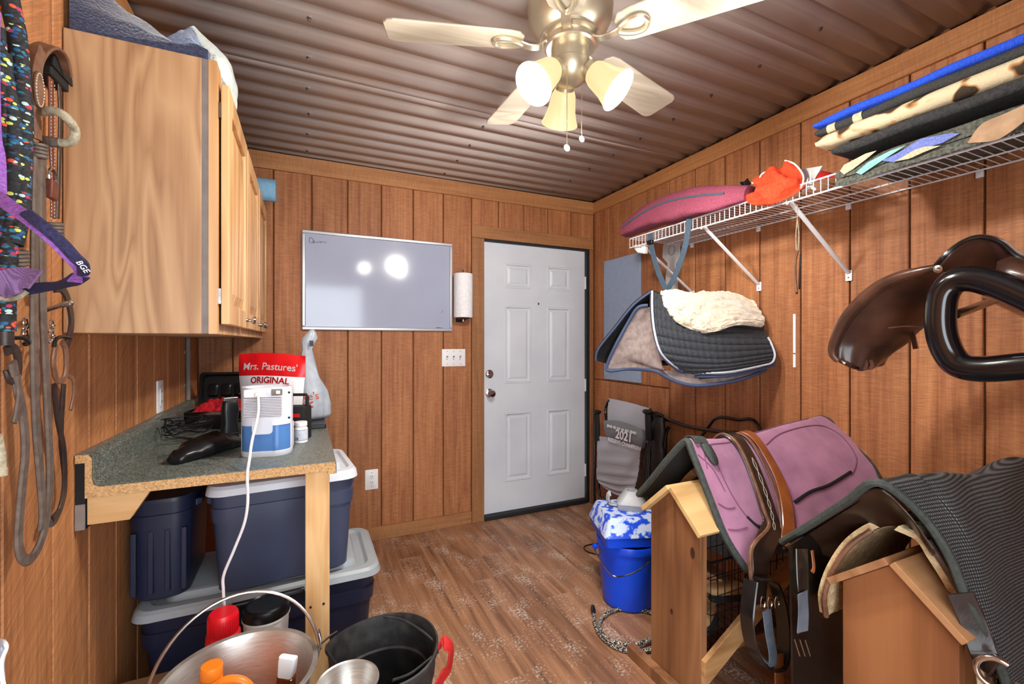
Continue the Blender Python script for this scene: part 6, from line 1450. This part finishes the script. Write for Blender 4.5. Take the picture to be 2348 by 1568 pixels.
# far fender with stirrup straps hanging beside the stand
fnd = ctrl([[(1.30, .855, .70), (1.40, .852, .72), (1.52, .85, .72)], [(1.30, .85, .52), (1.42, .85, .52), (1.54, .85, .52)], [(1.305, .85, .34), (1.43, .85, .34), (1.55, .85, .34)], [(1.31, .85, .05), (1.43, .85, .03), (1.55, .85, .05)]])
MB().sheet(fnd, 16, 30, th=0.006).build('fender', 'leather_black', ws, ang=80)
MB().strap([W(1838, 1258, y=.83), W(1840, 1330, y=.82), W(1844, 1400, y=.82), W(1842, 1450, y=.82)], 0.050, 0.005, hint=NH, k=5).build('latigo', 'leather_black', ws)
MB().strap([W(1840, 1358, y=.812), W(1842, 1405, y=.812), W(1840, 1448, y=.812)], 0.046, 0.003, hint=NH, k=5).build('grey_keeper', 'grey_rubber', ws)
for k in range(3):
    MB().tube([W(1822 + 12 * k, 1466, y=.815), W(1834 + 12 * k, 1504, y=.815)], 0.0016, 6).build('buckle_bar', 'chrome', ws)
MB().strap([W(1862, 1262, y=.825), W(1866, 1300, y=.82), W(1862, 1312, y=.82)], 0.012, 0.003, hint=NH).build('tan_lace', 'leather_tan', ws)
dr_c = W(2286, 1545, y=.430)
MB().tube(cat([dr_c + Vector((0.306, -0.952, 0)) * (0.031 * math.cos(a)) + Vector((0, 0, 0.031 * math.sin(a))) for a in [math.radians(60 + 290 * i / 14) for i in range(15)]], 3), 0.0062, 10).build('rigging_ring', 'chrome', ws)
MB().strap([W(2200, 1360, y=.502), W(2232, 1430, y=.485), W(2256, 1500, y=.468), W(2282, 1530, y=.442)], 0.05, 0.005, hint=(-0.8, -0.6, 0.1), k=6).build('rigging_strap', 'leather_choc', ws)

# ---- wire basket with brushes on the shelf of stand one
wb_ = thing('wire_basket', 'black wire basket standing inside the pine saddle stand', 'basket', (1.56, YR, 0.181))
b = MB(); bx0, bx1, by0, by1, bz0, bz1 = 1.33, 1.80, YR - 0.095, YR + 0.095, 0.184, 0.50
for k in range(14):
    x_ = bx0 + (bx1 - bx0) * k / 13; b.tube([(x_, by0, bz1), (x_, by0, bz0), (x_, by1, bz0), (x_, by1, bz1)], 0.0018, 5)
for k in range(6):
    z_ = bz0 + (bz1 - bz0) * k / 5; b.tube([(bx0, by0, z_), (bx1, by0, z_), (bx1, by1, z_), (bx0, by1, z_)], 0.0018, 5, closed=True)
wi = b.build('wire_grid', 'black_plastic', wb_); wi['kind'] = 'stuff'
b = MB(); b.tube([(bx0, by0, bz1), (bx1, by0, bz1), (bx1, by1, bz1), (bx0, by1, bz1)], 0.005, 8, closed=True); b.build('rim', 'black_plastic', wb_)
for k, (x_, y_, z_, rz) in enumerate(((1.42, YR - 0.01, 0.20, 0.5), (1.55, YR + 0.02, 0.26, -0.3), (1.66, YR, 0.2, 0.9))):
    g = thing('grooming_brush', ('pale wooden grooming brush at the front end of the wire basket', 'grooming brush lying on top in the wire basket', 'grooming brush at the wall end of the wire basket')[k], 'brush', (x_, y_, z_))
    Mb = RT((x_, y_, z_), rz, rx=0.4 * (k - 1))
    MB().loft([[Mb @ Vector((x, y, z)) for x, y in rr(w_, d_, 0.03)] for z, w_, d_ in ((0.03, 0.16, 0.058), (0.036, 0.17, 0.064), (0.05, 0.165, 0.06), (0.058, 0.14, 0.045))]).build('back', 'lumber_x', g, ang=40)
    MB().loft([[Mb @ Vector((x, y, z)) for x, y in rr(w_, d_, 0.025)] for z, w_, d_ in ((0.0, 0.15, 0.055), (0.03, 0.14, 0.048))]).build('bristles', 'felt_dark', g, ang=40)

# ================================================================== folded chairs by the wall
weave('chair_grey', (164, 166, 176), (182, 184, 194), scale=240, rough=0.9, bump=0.2, axes=('Y', 'Z'))
mat('chair_print', (214, 216, 222), rough=0.8)
ch = thing('folded_lounge_chair', 'folded grey zero gravity lounge chair leaning on the right wall', 'folding chair', (2.0, 2.5, 0))
def C(px_, py_, x): return W(px_, py_, x=x)
def tb(name, pts, r_=0.011, m='tube_black', k=6): return MB().tube(cat(pts, k), r_, 10).build(name, m, ch)
tb('outer_frame', [C(1366, 950, 2.03), C(1364, 1010, 2.0), C(1362, 1100, 1.96), C(1364, 1160, 1.94), C(1372, 1186, 1.93), C(1400, 1192, 1.93), C(1470, 1196, 1.94), C(1482, 1180, 1.95), C(1486, 1100, 1.98), C(1492, 1000, 2.02)])
tb('inner_frame', [C(1372, 985, 2.0), C(1372, 1060, 1.98), C(1374, 1130, 1.96), C(1388, 1160, 1.95), C(1440, 1180, 1.95)])
tb('head_frame', [C(1394, 985, 2.04), C(1388, 945, 2.07), C(1392, 925, 2.08), C(1398, 918, 2.085)])
tb('head_frame', [C(1497, 970, 2.07), C(1494, 950, 2.08), C(1490, 938, 2.085)])
for px_, x_ in ((1366, 2.0), (1484, 2.02)):
    p0, p1 = (C(px_ + 2, 944, x_), C(px_ + 4, 1010, x_ - .02))
    b = MB(); b.strap([p0, (p0 + p1) / 2, p1], 0.05, 0.03, hint=(-1, 0, 0)); b.build('armrest', 'black_matte', ch, bev=0.008)
    MB().lathe([(0.0, -0.014), (0.026, -0.012), (0.034, 0), (0.026, 0.012), (0, 0.014)], 16, p0, Matrix.Scale(1.3, 4, (0, 1, 0))).build('armrest_end', 'black_plastic', ch)
back = ctrl([[C(1396, 913, 2.088), C(1440, 922, 2.09), C(1490, 936, 2.09)], [C(1394, 935, 2.065), C(1440, 945, 2.07), C(1492, 960, 2.07)], [C(1392, 985, 2.045), C(1440, 1000, 2.05), C(1488, 1018, 2.05)]])
MB().sheet(back, 20, 20, th=-0.008).build('back_sling', 'chair_grey', ch, ang=70)
pil = ctrl([[C(1384, 964, 2.0), C(1420, 965, 2.0), C(1472, 984, 2.0)], [C(1386, 985, 1.975), C(1425, 990, 1.97), C(1474, 1008, 1.98)], [C(1394, 1010, 1.985), C(1430, 1015, 1.98), C(1470, 1030, 1.99)]])
hp_ = MB().sheet(pil, 20, 20, th=-0.03, disp=lambda u, v: 0.012 * math.sin(pi * u) * math.sin(pi * v)).build('head_pillow', 'chair_grey', ch, ang=70)
seat_ = ctrl([[C(1369, 999, 1.985), C(1420, 1008, 1.98), C(1468, 1026, 1.985)], [C(1369, 1050, 1.97), C(1418, 1064, 1.955), C(1464, 1080, 1.97)], [C(1368, 1095, 1.955), C(1418, 1112, 1.94), C(1456, 1116, 1.955)], [C(1376, 1110, 1.95), C(1420, 1136, 1.94), C(1452, 1134, 1.95)]])
MB().sheet(seat_, 30, 60, th=-0.004, disp=lambda u, v: 0.006 * math.sin(v * 38 + u * 5) * (0.4 + v) * (0.3 + math.sin(pi * u))).build('seat_sling', 'chair_grey', ch, ang=80)
for k in range(9):
    for side in (0, 1):
        v_ = 0.06 + 0.1 * k; p = seat_(side, v_); q = p + Vector((0.0, 0.032 if side == 0 else -0.03, -0.02 if side else 0.012))
        MB().tube([p, q], 0.003, 5).build('bungee', 'black_matte', ch)
MB().sheet(ctrl([[C(1382, 1136, 1.95), C(1410, 1152, 1.95), C(1450, 1165, 1.95)], [C(1390, 1160, 1.945), C(1415, 1172, 1.945), C(1450, 1180, 1.945)]]), 16, 10, th=-0.004, disp=lambda u, v: 0.006 * math.sin(v * 12)).build('foot_sling', 'felt_dark', ch, ang=80)
Mp = facing(C(1432, 1003, 1.958), C(1474, 1014, 1.975) - C(1390, 987, 1.97))
pt_dir = (C(1470, 1010, 1.975) - C(1390, 988, 1.97))
n_out = Vector((-1, 0, 0.1))
Mp = facing(C(1430, 1000, 1.945), Vector((0.02, -1, 0.0)), up=(0.1, 0, 1))
weave('pillow_grey', (112, 114, 120), (126, 128, 134), scale=240, rough=0.9, bump=0.2, axes=('Y', 'Z'))
hp_.data.materials[0] = MATS['pillow_grey']
text('chair_lettering', '2021', 0.085, Mp, 'chair_print', ch, fat=0.002)
Mf = facing(C(1424, 984, 1.952), Vector((0.02, -1, 0.0)), up=(0.1, 0, 1)); b = MB(); xx = -0.15
while xx < 0.15:                                # a worn line of print nobody can read any more
    w_ = RND.uniform(0.006, 0.012); h_ = RND.uniform(0.007, 0.011)
    b.box((xx, -h_, 0), (xx + w_, h_, 0.0006), Mf); xx += w_ + RND.choice((0.004, 0.004, 0.004, 0.012))
b.build('worn_print', 'chair_print', ch)['kind'] = 'stuff'
text('chair_lettering', 'RESERVE CHAMPION', 0.036, facing(C(1430, 1018, 1.95), Vector((0.02, -1, 0.0)), up=(0.1, 0, 1)), 'chair_print', ch, fat=0.001)
ck = thing('folding_chair', 'black framed folding chair leaning on the wall behind the mauve pad', 'folding chair', (2.05, 1.9, 0))
def tb2(name, pts, r_=0.011): return MB().tube(cat(pts, 6), r_, 10).build(name, 'tube_black', ck)
D = lambda px_, py_, x: W(px_, py_, x=x)
q0 = D(1512, 990, 2.08); q1 = D(1740, 1000, 2.08)
tb2('back_frame', [Vector((1.93, q0.y + .0, 0.012)), Vector((1.99, q0.y, 0.35)), D(1514, 1000, 2.07), D(1517, 968, 2.08), D(1530, 962, 2.085), D(1580, 978, 2.09), D(1650, 990, 2.09), D(1720, 1000, 2.09), Vector((2.07, 1.50, 0.72)), Vector((1.99, 1.50, 0.35)), Vector((1.93, 1.50, 0.012))])
tb2('seat_frame', [Vector((2.10, 2.02, 0.4)), Vector((2.115, 2.02, 0.6)), D(1622, 982, 2.12), D(1645, 958, 2.125), D(1690, 962, 2.13), D(1738, 974, 2.13), Vector((2.12, 1.48, 0.6)), Vector((2.10, 1.48, 0.4))], 0.009)
tb2('inner_frame', [D(1524, 1060, 2.05), D(1526, 1000, 2.07), D(1534, 978, 2.08)], 0.012)
sl_ = ctrl([[Vector((2.02, q0.y - 0.03, 0.56)), Vector((2.02, 1.8, 0.55)), Vector((2.02, 1.54, 0.56))], [Vector((1.96, q0.y - 0.03, 0.2)), Vector((1.95, 1.8, 0.2)), Vector((1.96, 1.54, 0.2))]])
MB().sheet(sl_, 16, 10, th=0.006).build('sling', 'felt_dark', ck)
bp_ = thing('black_bag', 'black zipped nylon bag stuffed between the folded chairs', 'bag', (2.0, 2.2, 0.3))
mat('nylon_black', (20, 20, 22), (40, 40, 42), scale=18, rough=0.45, bump=0.6, bscale=22)
rings = []
for k in range(14):
    s_ = k / 13; c = Vector((2.06 - 0.06 * (1 - s_), 2.235 - 0.03 * s_, 0.30 + 0.52 * s_)); w_ = 0.045 * (0.8 + 0.6 * math.sin(pi * min(s_ + 0.05, 1))) * (1 if s_ < .95 else .8)
    rings.append([c + Vector((0.03 * math.cos(a), w_ * 1.25 * math.sin(a), 0)) * (1 + .2 * noise.noise(Vector((s_ * 8, a, 1)))) for a in [2 * pi * i / 20 for i in range(20)]])
MB().loft(rings).build('bag_body', 'nylon_black', bp_, ang=70)
MB().tube(cat([rings[-1][0], rings[-1][5] + Vector((0, 0, 0.02)), rings[-1][10]], 5), 0.012, 8).build('bag_handle', 'nylon_black', bp_)

# ================================================================== blue bucket, salt box, cord on the floor
mat('blue_plastic', (18, 78, 228), (14, 68, 212), scale=6, rough=0.32)
mat('frosted', (190, 206, 236), (26, 74, 214), scale=30, rough=0.35, ramp=(0.48, 0.56), c3=(120, 152, 226), detail=5)
BC = Vector((1.48, 1.807, 0))
bu = thing('bucket', 'bright blue plastic bucket with wire bail on the floor', 'bucket', BC)
MB().lathe([(0.0, 0.0), (0.115, 0.0), (0.124, 0.008), (0.138, 0.15), (0.149, 0.285), (0.156, 0.287), (0.158, 0.315), (0.155, 0.322), (0.148, 0.318), (0.142, 0.25), (0.120, 0.015), (0.0, 0.012)], 40, BC).build('pail', 'blue_plastic', bu, ang=35)
p0 = W(1374, 1308, x=1.33); el, er = BC + Vector((-0.13, 0.085, 0.26)), BC + Vector((0.10, -0.122, 0.27))
MB().tube(cat([el, el + Vector((-0.02, -0.02, -0.02)), W(1400, 1316, y=1.685), W(1430, 1320, y=1.655), W(1462, 1308, y=1.64), W(1486, 1290, y=1.645), er], 6), 0.0035, 8).build('bail', 'steel', bu)
MB().lathe([(0.012, 0), (0.012, 0.02), (0, 0.02)], 12, el, Matrix.Rotation(-pi / 2, 4, 'Y')).build('ear', 'blue_plastic', bu)
sx = thing('salt_box', 'blue topped square feed box resting on the blue bucket', 'feed box', BC + Vector((0, 0, 0.323)))
Ms = RT(BC + Vector((0.0, 0.01, 0.3235)), math.radians(-20))
MB().loft([[Ms @ Vector((x, y, z)) for x, y in rr(w_, w_, 0.02)] for z, w_ in ((0.0, 0.285), (0.002, 0.295), (0.045, 0.305), (0.046, 0.27), (0.03, 0.25))]).build('tray', 'blue_plastic', sx, ang=30)
MB().loft([[Ms @ Vector((x, y, z)) for x, y in rr(w_, w_, 0.02)] for z, w_ in ((0.046, 0.31), (0.050, 0.315), (0.13, 0.262), (0.134, 0.255), (0.134, 0.20))]).build('frosted_lid', 'frosted', sx, ang=30)
sg = thing('feed_scoop', 'pale grey plastic scoop lying on the feed box lid', 'scoop', BC + Vector((0.02, 0.02, 0.4585)))
mat('grey_plastic', (164, 168, 174), (154, 158, 164), scale=8, rough=0.4)
Mg = RT(BC + Vector((0.02, 0.0, 0.458)), math.radians(-40))
MB().loft([[Mg @ Vector((x, y + o, z)) for x, y in rr(w_, d_, 0.02)] for z, w_, d_, o in ((0.0, 0.13, 0.10, 0), (0.03, 0.14, 0.11, 0), (0.06, 0.10, 0.09, 0.01), (0.085, 0.06, 0.06, 0.02), (0.086, 0.045, 0.045, 0.02), (0.03, 0.05, 0.05, 0.0))]).build('bowl', 'grey_plastic', sg, ang=30)
MB().strap([Mg @ Vector(p) for p in ((-0.055, 0, 0.01), (-0.10, 0, 0.012), (-0.115, 0, 0.03), (-0.112, 0, 0.06), (-0.10, 0, 0.066))], 0.028, 0.008, hint=lambda p, s_: (0, 0, 1) if s_ < .4 else (-1, 0, 0.2)).build('handle', 'grey_plastic', sg)
cells('braid_cord', (28, 28, 30), [(196, 188, 172), (206, 198, 184), (150, 144, 132)], scale=180, stretch=(1, 1, 1), dot=0.48, rough=0.75, bump=0.4)
fc = thing('extension_cord', 'braided black and cream cord coiled on the floor beside the stand', 'cord', W(1440, 1440, z=0))
base_ = W(1440, 1436, z=0.0)
def FP(px_, py_, h): return W(px_, py_, z=h)
pts = [FP(1362, 1406, .012), FP(1364, 1428, .010), FP(1378, 1458, .010), FP(1412, 1484, .010), FP(1458, 1494, .010), FP(1512, 1484, .010), FP(1540, 1450, .010), FP(1510, 1412, .010), FP(1452, 1397, .010), FP(1404, 1401, .011), FP(1376, 1424, .016), FP(1384, 1456, .026), FP(1418, 1474, .026), FP(1462, 1476, .022), FP(1512, 1455, .022), FP(1536, 1430, .02)]
MB().tube(cat(pts, 10), 0.0085, 10).build('cable', 'braid_cord', fc)
MB().tube([FP(1362, 1408, .013), FP(1360, 1398, .014), FP(1359, 1390, .014)], [0.008, 0.012, 0.009], 10).build('plug', 'black_plastic', fc)
bc_ = thing('thin_cable', 'loop of thin black cable on the floor behind the bucket', 'cable', FP(1350, 1258, 0))
MB().tube(cat([FP(1395, 1276, .004), FP(1372, 1272, .004), FP(1346, 1264, .004), FP(1339, 1254, .004), FP(1350, 1249, .004), FP(1372, 1246, .004), FP(1395, 1246, .004)], 6), 0.004, 8).build('wire', 'black_plastic', bc_)

# ================================================================== foreground, lower left: pails and bottles
wood('bench_wood', (110, 80, 50), (140, 104, 68), (158, 122, 84), 'x', broad=4, fine=40, rough=0.7, bump=0.3, rnd=True)
BZT = 0.23
bn_ = thing('low_bench', 'low wooden bench against the left wall under the pail', 'bench', (-0.28, 1.4, 0))
for k in range(4):
    ya = 1.79 - 0.20 * (k + 1)
    MB().box((XL + 0.002, ya + 0.004, BZT - 0.03), (-0.005, ya + 0.20, BZT)).build('slat', 'bench_wood', bn_, smooth=False, bev=0.002, seg=1)
for xa in (XL + 0.003, -0.065):
    for ya in (1.03, 1.72): MB().box((xa, ya, 0), (xa + 0.04, ya + 0.05, BZT - 0.031)).build('leg', 'bench_wood', bn_, smooth=False)
PC = Vector((-0.142, 1.24, BZT)); PH, PR = 0.28, 0.17
pl_ = thing('stainless_pail', 'brushed stainless steel pail with wire handle on the low bench', 'pail', PC)
mat('brushed_steel', (206, 202, 196), (184, 180, 174), scale=30, stretch=(1, 1, 14), rough=0.34, metal=0.8)
MB().lathe([(0.0, 0.004), (0.105, 0.004), (0.115, 0.0), (0.12, 0.004), (0.158, PH - 0.015), (0.168, PH - 0.006), (0.172, PH - 0.002), (0.170, PH + 0.002), (0.160, PH), (0.154, PH - 0.015), (0.118, 0.012), (0.0, 0.008)], 56, PC).build('pail_body', 'brushed_steel', pl_, ang=35)
ang_ = math.radians(8)
e1 = PC + Vector((0.172 * math.cos(ang_), 0.172 * math.sin(ang_), PH - 0.012)); e2 = PC + Vector((-0.172 * math.cos(ang_), -0.172 * math.sin(ang_), PH - 0.012))
mid = PC + Vector((0, 0, PH - 0.01)); lean = Vector((-0.08, 0.62, 0.78)).normalized(); ax_ = (e1 - e2).normalized()
bail_ = [mid + ax_ * (0.178 * math.cos(a)) + lean * (0.185 * math.sin(a)) for a in [pi * i / 28 for i in range(29)]]
MB().tube(bail_, 0.0042, 8).build('bail', 'steel', pl_)
for e, sg_ in ((e1, 1), (e2, -1)):
    MB().strap([e + Vector((-0.006 * sg_, 0, -0.03)), e + Vector((0.002 * sg_, 0, 0.0)), e + Vector((0.008 * sg_, 0, 0.028)), e + Vector((0.004 * sg_, 0.004, 0.05))], 0.03, 0.004, hint=(sg_, 0, 0)).build('ear', 'steel', pl_)
# orange jug in the pail
mat('jug_orange', (240, 128, 30), (232, 116, 22), scale=6, rough=0.38)
JB = Vector((-0.185, 1.285, BZT + 0.0125))
jg = thing('orange_jug', 'orange plastic jug with handle standing inside the steel pail', 'jug', JB)
rings = []
for z_, w_, d_, r_ in ((0, 0.09, 0.07, 0.02), (0.004, 0.098, 0.076, 0.022), (0.14, 0.10, 0.078, 0.024), (0.185, 0.095, 0.074, 0.03), (0.215, 0.07, 0.06, 0.026), (0.232, 0.044, 0.044, 0.0215), (0.238, 0.038, 0.038, 0.0188), (0.248, 0.038, 0.038, 0.0188)):
    off_ = 0.0 if z_ < 0.19 else -0.022 * min((z_ - 0.19) / 0.04, 1)
    Mj = RT(JB, math.radians(-15)); rings.append([Mj @ Vector((x + off_ + .0, y, z_)) for x, y in rr(w_, d_, r_, 6)])
MB().loft(rings).build('jug_body', 'jug_orange', jg, ang=40)
hj = [Mj @ Vector(p) for p in ((-0.012, 0, 0.226), (0.02, 0, 0.232), (0.05, 0, 0.222), (0.068, 0, 0.195), (0.07, 0, 0.15), (0.048, 0, 0.12))]
MB().tube(cat(hj, 6), 0.0115, 10).build('jug_handle', 'jug_orange', jg)
cj = MB(); cj.lathe([(0.0225, 0.246), (0.0235, 0.248), (0.0235, 0.272), (0.022, 0.275), (0, 0.275)], 40, Mj @ Vector((-0.022, 0, 0))).lathe([(0.0235, 0.240), (0.0235, 0.2445)], 40, Mj @ Vector((-0.022, 0, 0)))
cj.build('cap', 'jug_orange', jg, ang=35)
# amber bottle in the pail
mat('amber', (150, 78, 34), rough=0.12, trans=0.75, ior=1.4)
mat('cap_white', (222, 224, 226), rough=0.3)
AB = Vector((-0.062, 1.275, BZT + 0.0125))
ab = thing('amber_bottle', 'amber lotion bottle with white flip cap inside the steel pail', 'bottle', AB)
Ma = RT(AB, math.radians(-28), ry=0.10)
MB().loft([[Ma @ Vector((x, y, z)) for x, y in rr(w_, d_, min(w_, d_) * .35, 5)] for z, w_, d_ in ((0, 0.06, 0.035), (0.005, 0.066, 0.04), (0.12, 0.064, 0.038), (0.16, 0.056, 0.034), (0.19, 0.044, 0.03), (0.215, 0.042, 0.03), (0.218, 0.03, 0.024))]).build('bottle_body', 'amber', ab, ang=40)
MB().loft([[Ma @ Vector((x, y, z)) for x, y in rr(w_, d_, 0.006, 4)] for z, w_, d_ in ((0.2185, 0.036, 0.028), (0.221, 0.038, 0.029), (0.258, 0.044, 0.022), (0.264, 0.044, 0.018))]).build('cap', 'cap_white', ab, ang=30)
MB().loft([[Ma @ Vector((x, y - 0.0006, z)) for x, y in rr(w_, d_, .014, 5)] for z, w_, d_ in ((0.05, 0.067, 0.042), (0.125, 0.066, 0.041))]).build('label', 'white_plastic', ab, ang=40)
for k in range(3): MB().box((-0.016, -0.0175, 0.172 + k * 0.007), (0.016, -0.0155, 0.174 + k * 0.007), Ma).build('grip_rib', 'amber', ab, smooth=False)
# jug with red cap behind the pail
RB = W(512, 1440, y=1.52); RB = Vector((RB.x, 1.52, BZT))
rj = thing('white_jug', 'white jug with ribbed red cap standing behind the steel pail', 'jug', RB)
zc = W(512, 1455, y=1.52).z - BZT
MB().loft([[RB + Vector((x, y, z)) for x, y in rr(w_, d_, min(w_, d_) * .3, 5)] for z, w_, d_ in ((0, 0.13, 0.10), (0.006, 0.14, 0.11), (zc - 0.10, 0.14, 0.11), (zc - 0.05, 0.11, 0.09), (zc - 0.02, 0.056, 0.056), (zc + 0.005, 0.05, 0.05))]).build('jug_body', 'white_plastic', rj, ang=40)
mat('cap_red', (204, 16, 30), rough=0.34)
MB().lathe([(0.042, zc - 0.02), (0.044, zc - 0.016), (0.043, zc + 0.004), (0.038, zc + 0.008), (0.0375, zc + 0.06), (0.034, zc + 0.066), (0, zc + 0.066)], 48, RB).build('cap', 'cap_red', rj, ang=35)
b = MB()
for k in range(40):
    a = 2 * pi * k / 40; b.tube([RB + Vector((0.0385 * math.cos(a), 0.0385 * math.sin(a), zc + 0.012)), RB + Vector((0.0382 * math.cos(a), 0.0382 * math.sin(a), zc + 0.055))], 0.0011, 4)
b.build('cap_ribs', 'cap_red', rj)['kind'] = 'stuff'
MB().tube(cat([RB + Vector((-0.05, -0.03, zc - 0.06)), RB + Vector((-0.12, -0.06, zc - 0.07)), RB + Vector((-0.14, -0.06, zc - 0.13)), RB + Vector((-0.07, -0.03, zc - 0.17))], 6), 0.012, 8).build('jug_handle', 'white_plastic', rj)
# white tub with black lid + power strip
TBc = W(585, 1440, y=1.64); TBc = Vector((-0.115, 1.66, BZT))
tb_ = thing('lidded_tub', 'white tub with domed black lid behind the red capped jug', 'tub', TBc)
zt_ = W(590, 1425, y=1.62).z - BZT
MB().lathe([(0, 0), (0.055, 0), (0.058, 0.004), (0.066, zt_ - 0.01), (0.07, zt_ - 0.006), (0.07, zt_), (0, zt_)], 32, TBc).build('tub_body', 'white_plastic', tb_, ang=35)
MB().lathe([(0.069, zt_ + 0.0005), (0.0695, zt_ + 0.018), (0.064, zt_ + 0.03), (0.058, zt_ + 0.034), (0.054, zt_ + 0.03), (0, zt_ + 0.028)], 36, TBc).build('lid', 'black_plastic', tb_, ang=30)
ps = thing('power_strip', 'slim black power strip clipped along the grey tote lid', 'power strip', W(600, 1372, y=1.80))
q0, q1 = W(530, 1392, y=1.80), W(698, 1352, y=1.82)
MB().strap([q0, (q0 + q1) / 2, q1], 0.022, 0.022, hint=(0, -1, 0.2)).build('housing', 'black_plastic', ps, bev=0.004)
b = MB()
for k in range(5):
    p = q0 + (q0 - q1).normalized() * (0.003 + 0.006 * k); b.tube([p, p + (q0 - q1).normalized() * 0.004], 0.011 - 0.001 * k, 8)
b.build('strain_relief', 'black_plastic', ps)
# black rubber corner bucket with red strap handle
mat('rubber_dusty', (30, 30, 31), (58, 57, 56), scale=26, rough=0.62, bump=0.25, detail=6, ramp=(0.4, 0.75))
KB = Vector((0.205, 1.385, 0)); KH = 0.385
kb = thing('rubber_bucket', 'black rubber bucket with flat back and red strap handle on the floor', 'bucket', KB)
def kring(z, k):
    out = []
    for j in range(48):
        a = 2 * pi * j / 48; r_ = 0.166 * k; x, y_ = r_ * math.cos(a), r_ * math.sin(a)
        # flat side towards the post
        d_ = x * math.cos(math.radians(195)) + y_ * math.sin(math.radians(195)); lim = 0.125 * k
        if d_ > lim: x -= (d_ - lim) * math.cos(math.radians(195)); y_ -= (d_ - lim) * math.sin(math.radians(195))
        out.append(KB + Vector((x, y_, z + 0.006 * math.sin(2 * a + .6) * (z > .2))))
    return out
MB().loft([kring(0, 0.76), kring(0.006, 0.78), kring(0.30, 0.94), kring(0.305, 0.97), kring(0.32, 0.975), kring(0.325, 0.955), kring(KH - 0.02, 0.985), kring(KH - 0.016, 1.03), kring(KH - 0.002, 1.035), kring(KH, 1.0), kring(KH - 0.015, 0.95), kring(KH - 0.10, 0.90), kring(KH - 0.105, 0.87), kring(KH - 0.115, 0.87), kring(KH - 0.12, 0.885), kring(0.02, 0.74)]).build('bucket_body', 'rubber_dusty', kb, ang=35)
hp = [W(880, 1414, y=1.54), W(920, 1420, y=1.50), W(965, 1445, y=1.42), W(1000, 1475, y=1.36)]
MB().tube(cat(hp, 8), 0.0042, 8).build('wire_handle', 'rubber_dusty', kb)
h2 = [W(700, 1500, y=1.37), W(730, 1480, y=1.38), W(752, 1462, y=1.40), W(772, 1448, y=1.43)]
MB().tube(cat(h2, 6), 0.003, 8).build('wire_end', 'steel', kb)
mat('strap_red', (186, 30, 26), (168, 22, 20), scale=80, rough=0.7, bump=0.3)
MB().strap([W(1004, 1490, y=1.34), W(1018, 1474, y=1.335), W(1034, 1488, y=1.33), W(1030, 1525, y=1.325), W(1016, 1550, y=1.32), W(998, 1580, y=1.315)], 0.044, 0.005, hint=(0.75, -0.5, 0.35), k=6).build('red_strap', 'strap_red', kb)
MB().tube(cat([W(1004, 1494, y=1.335), W(980, 1515, y=1.31), W(940, 1545, y=1.275), W(900, 1560, y=1.25)], 6), 0.0042, 8).build('wire_handle', 'rubber_dusty', kb)
# steel bowl in front of the rubber bucket
OB = W(800, 1575, z=0.33); OB = Vector((0.095, 1.165, 0.40))
ob = thing('steel_bowl', 'small shiny steel bowl resting on a pot in front of the rubber bucket', 'bowl', OB)
MB().lathe([(0, 0.0), (0.03, 0.0), (0.05, 0.012), (0.066, 0.04), (0.071, 0.066), (0.074, 0.068), (0.073, 0.071), (0.069, 0.069), (0.063, 0.042), (0.047, 0.016), (0, 0.006)], 40, OB).build('bowl_body', 'brushed_steel', ob, ang=35)
pt_ = thing('feed_tub', 'upright black rubber feed tub carrying the steel bowl', 'feed tub', Vector((OB.x, OB.y, 0)))
MB().lathe([(0, 0), (0.05, 0), (0.055, 0.005), (0.06, 0.395), (0.056, 0.399), (0, 0.399)], 28, (OB.x, OB.y, 0)).build('tub_wall', 'rubber_dusty', pt_, ang=35)
MB().lathe([(0.061, 0.37), (0.065, 0.373), (0.065, 0.392), (0.061, 0.395)], 28, (OB.x, OB.y, 0), caps=False).build('rim_band', 'rubber_dusty', pt_, ang=35)
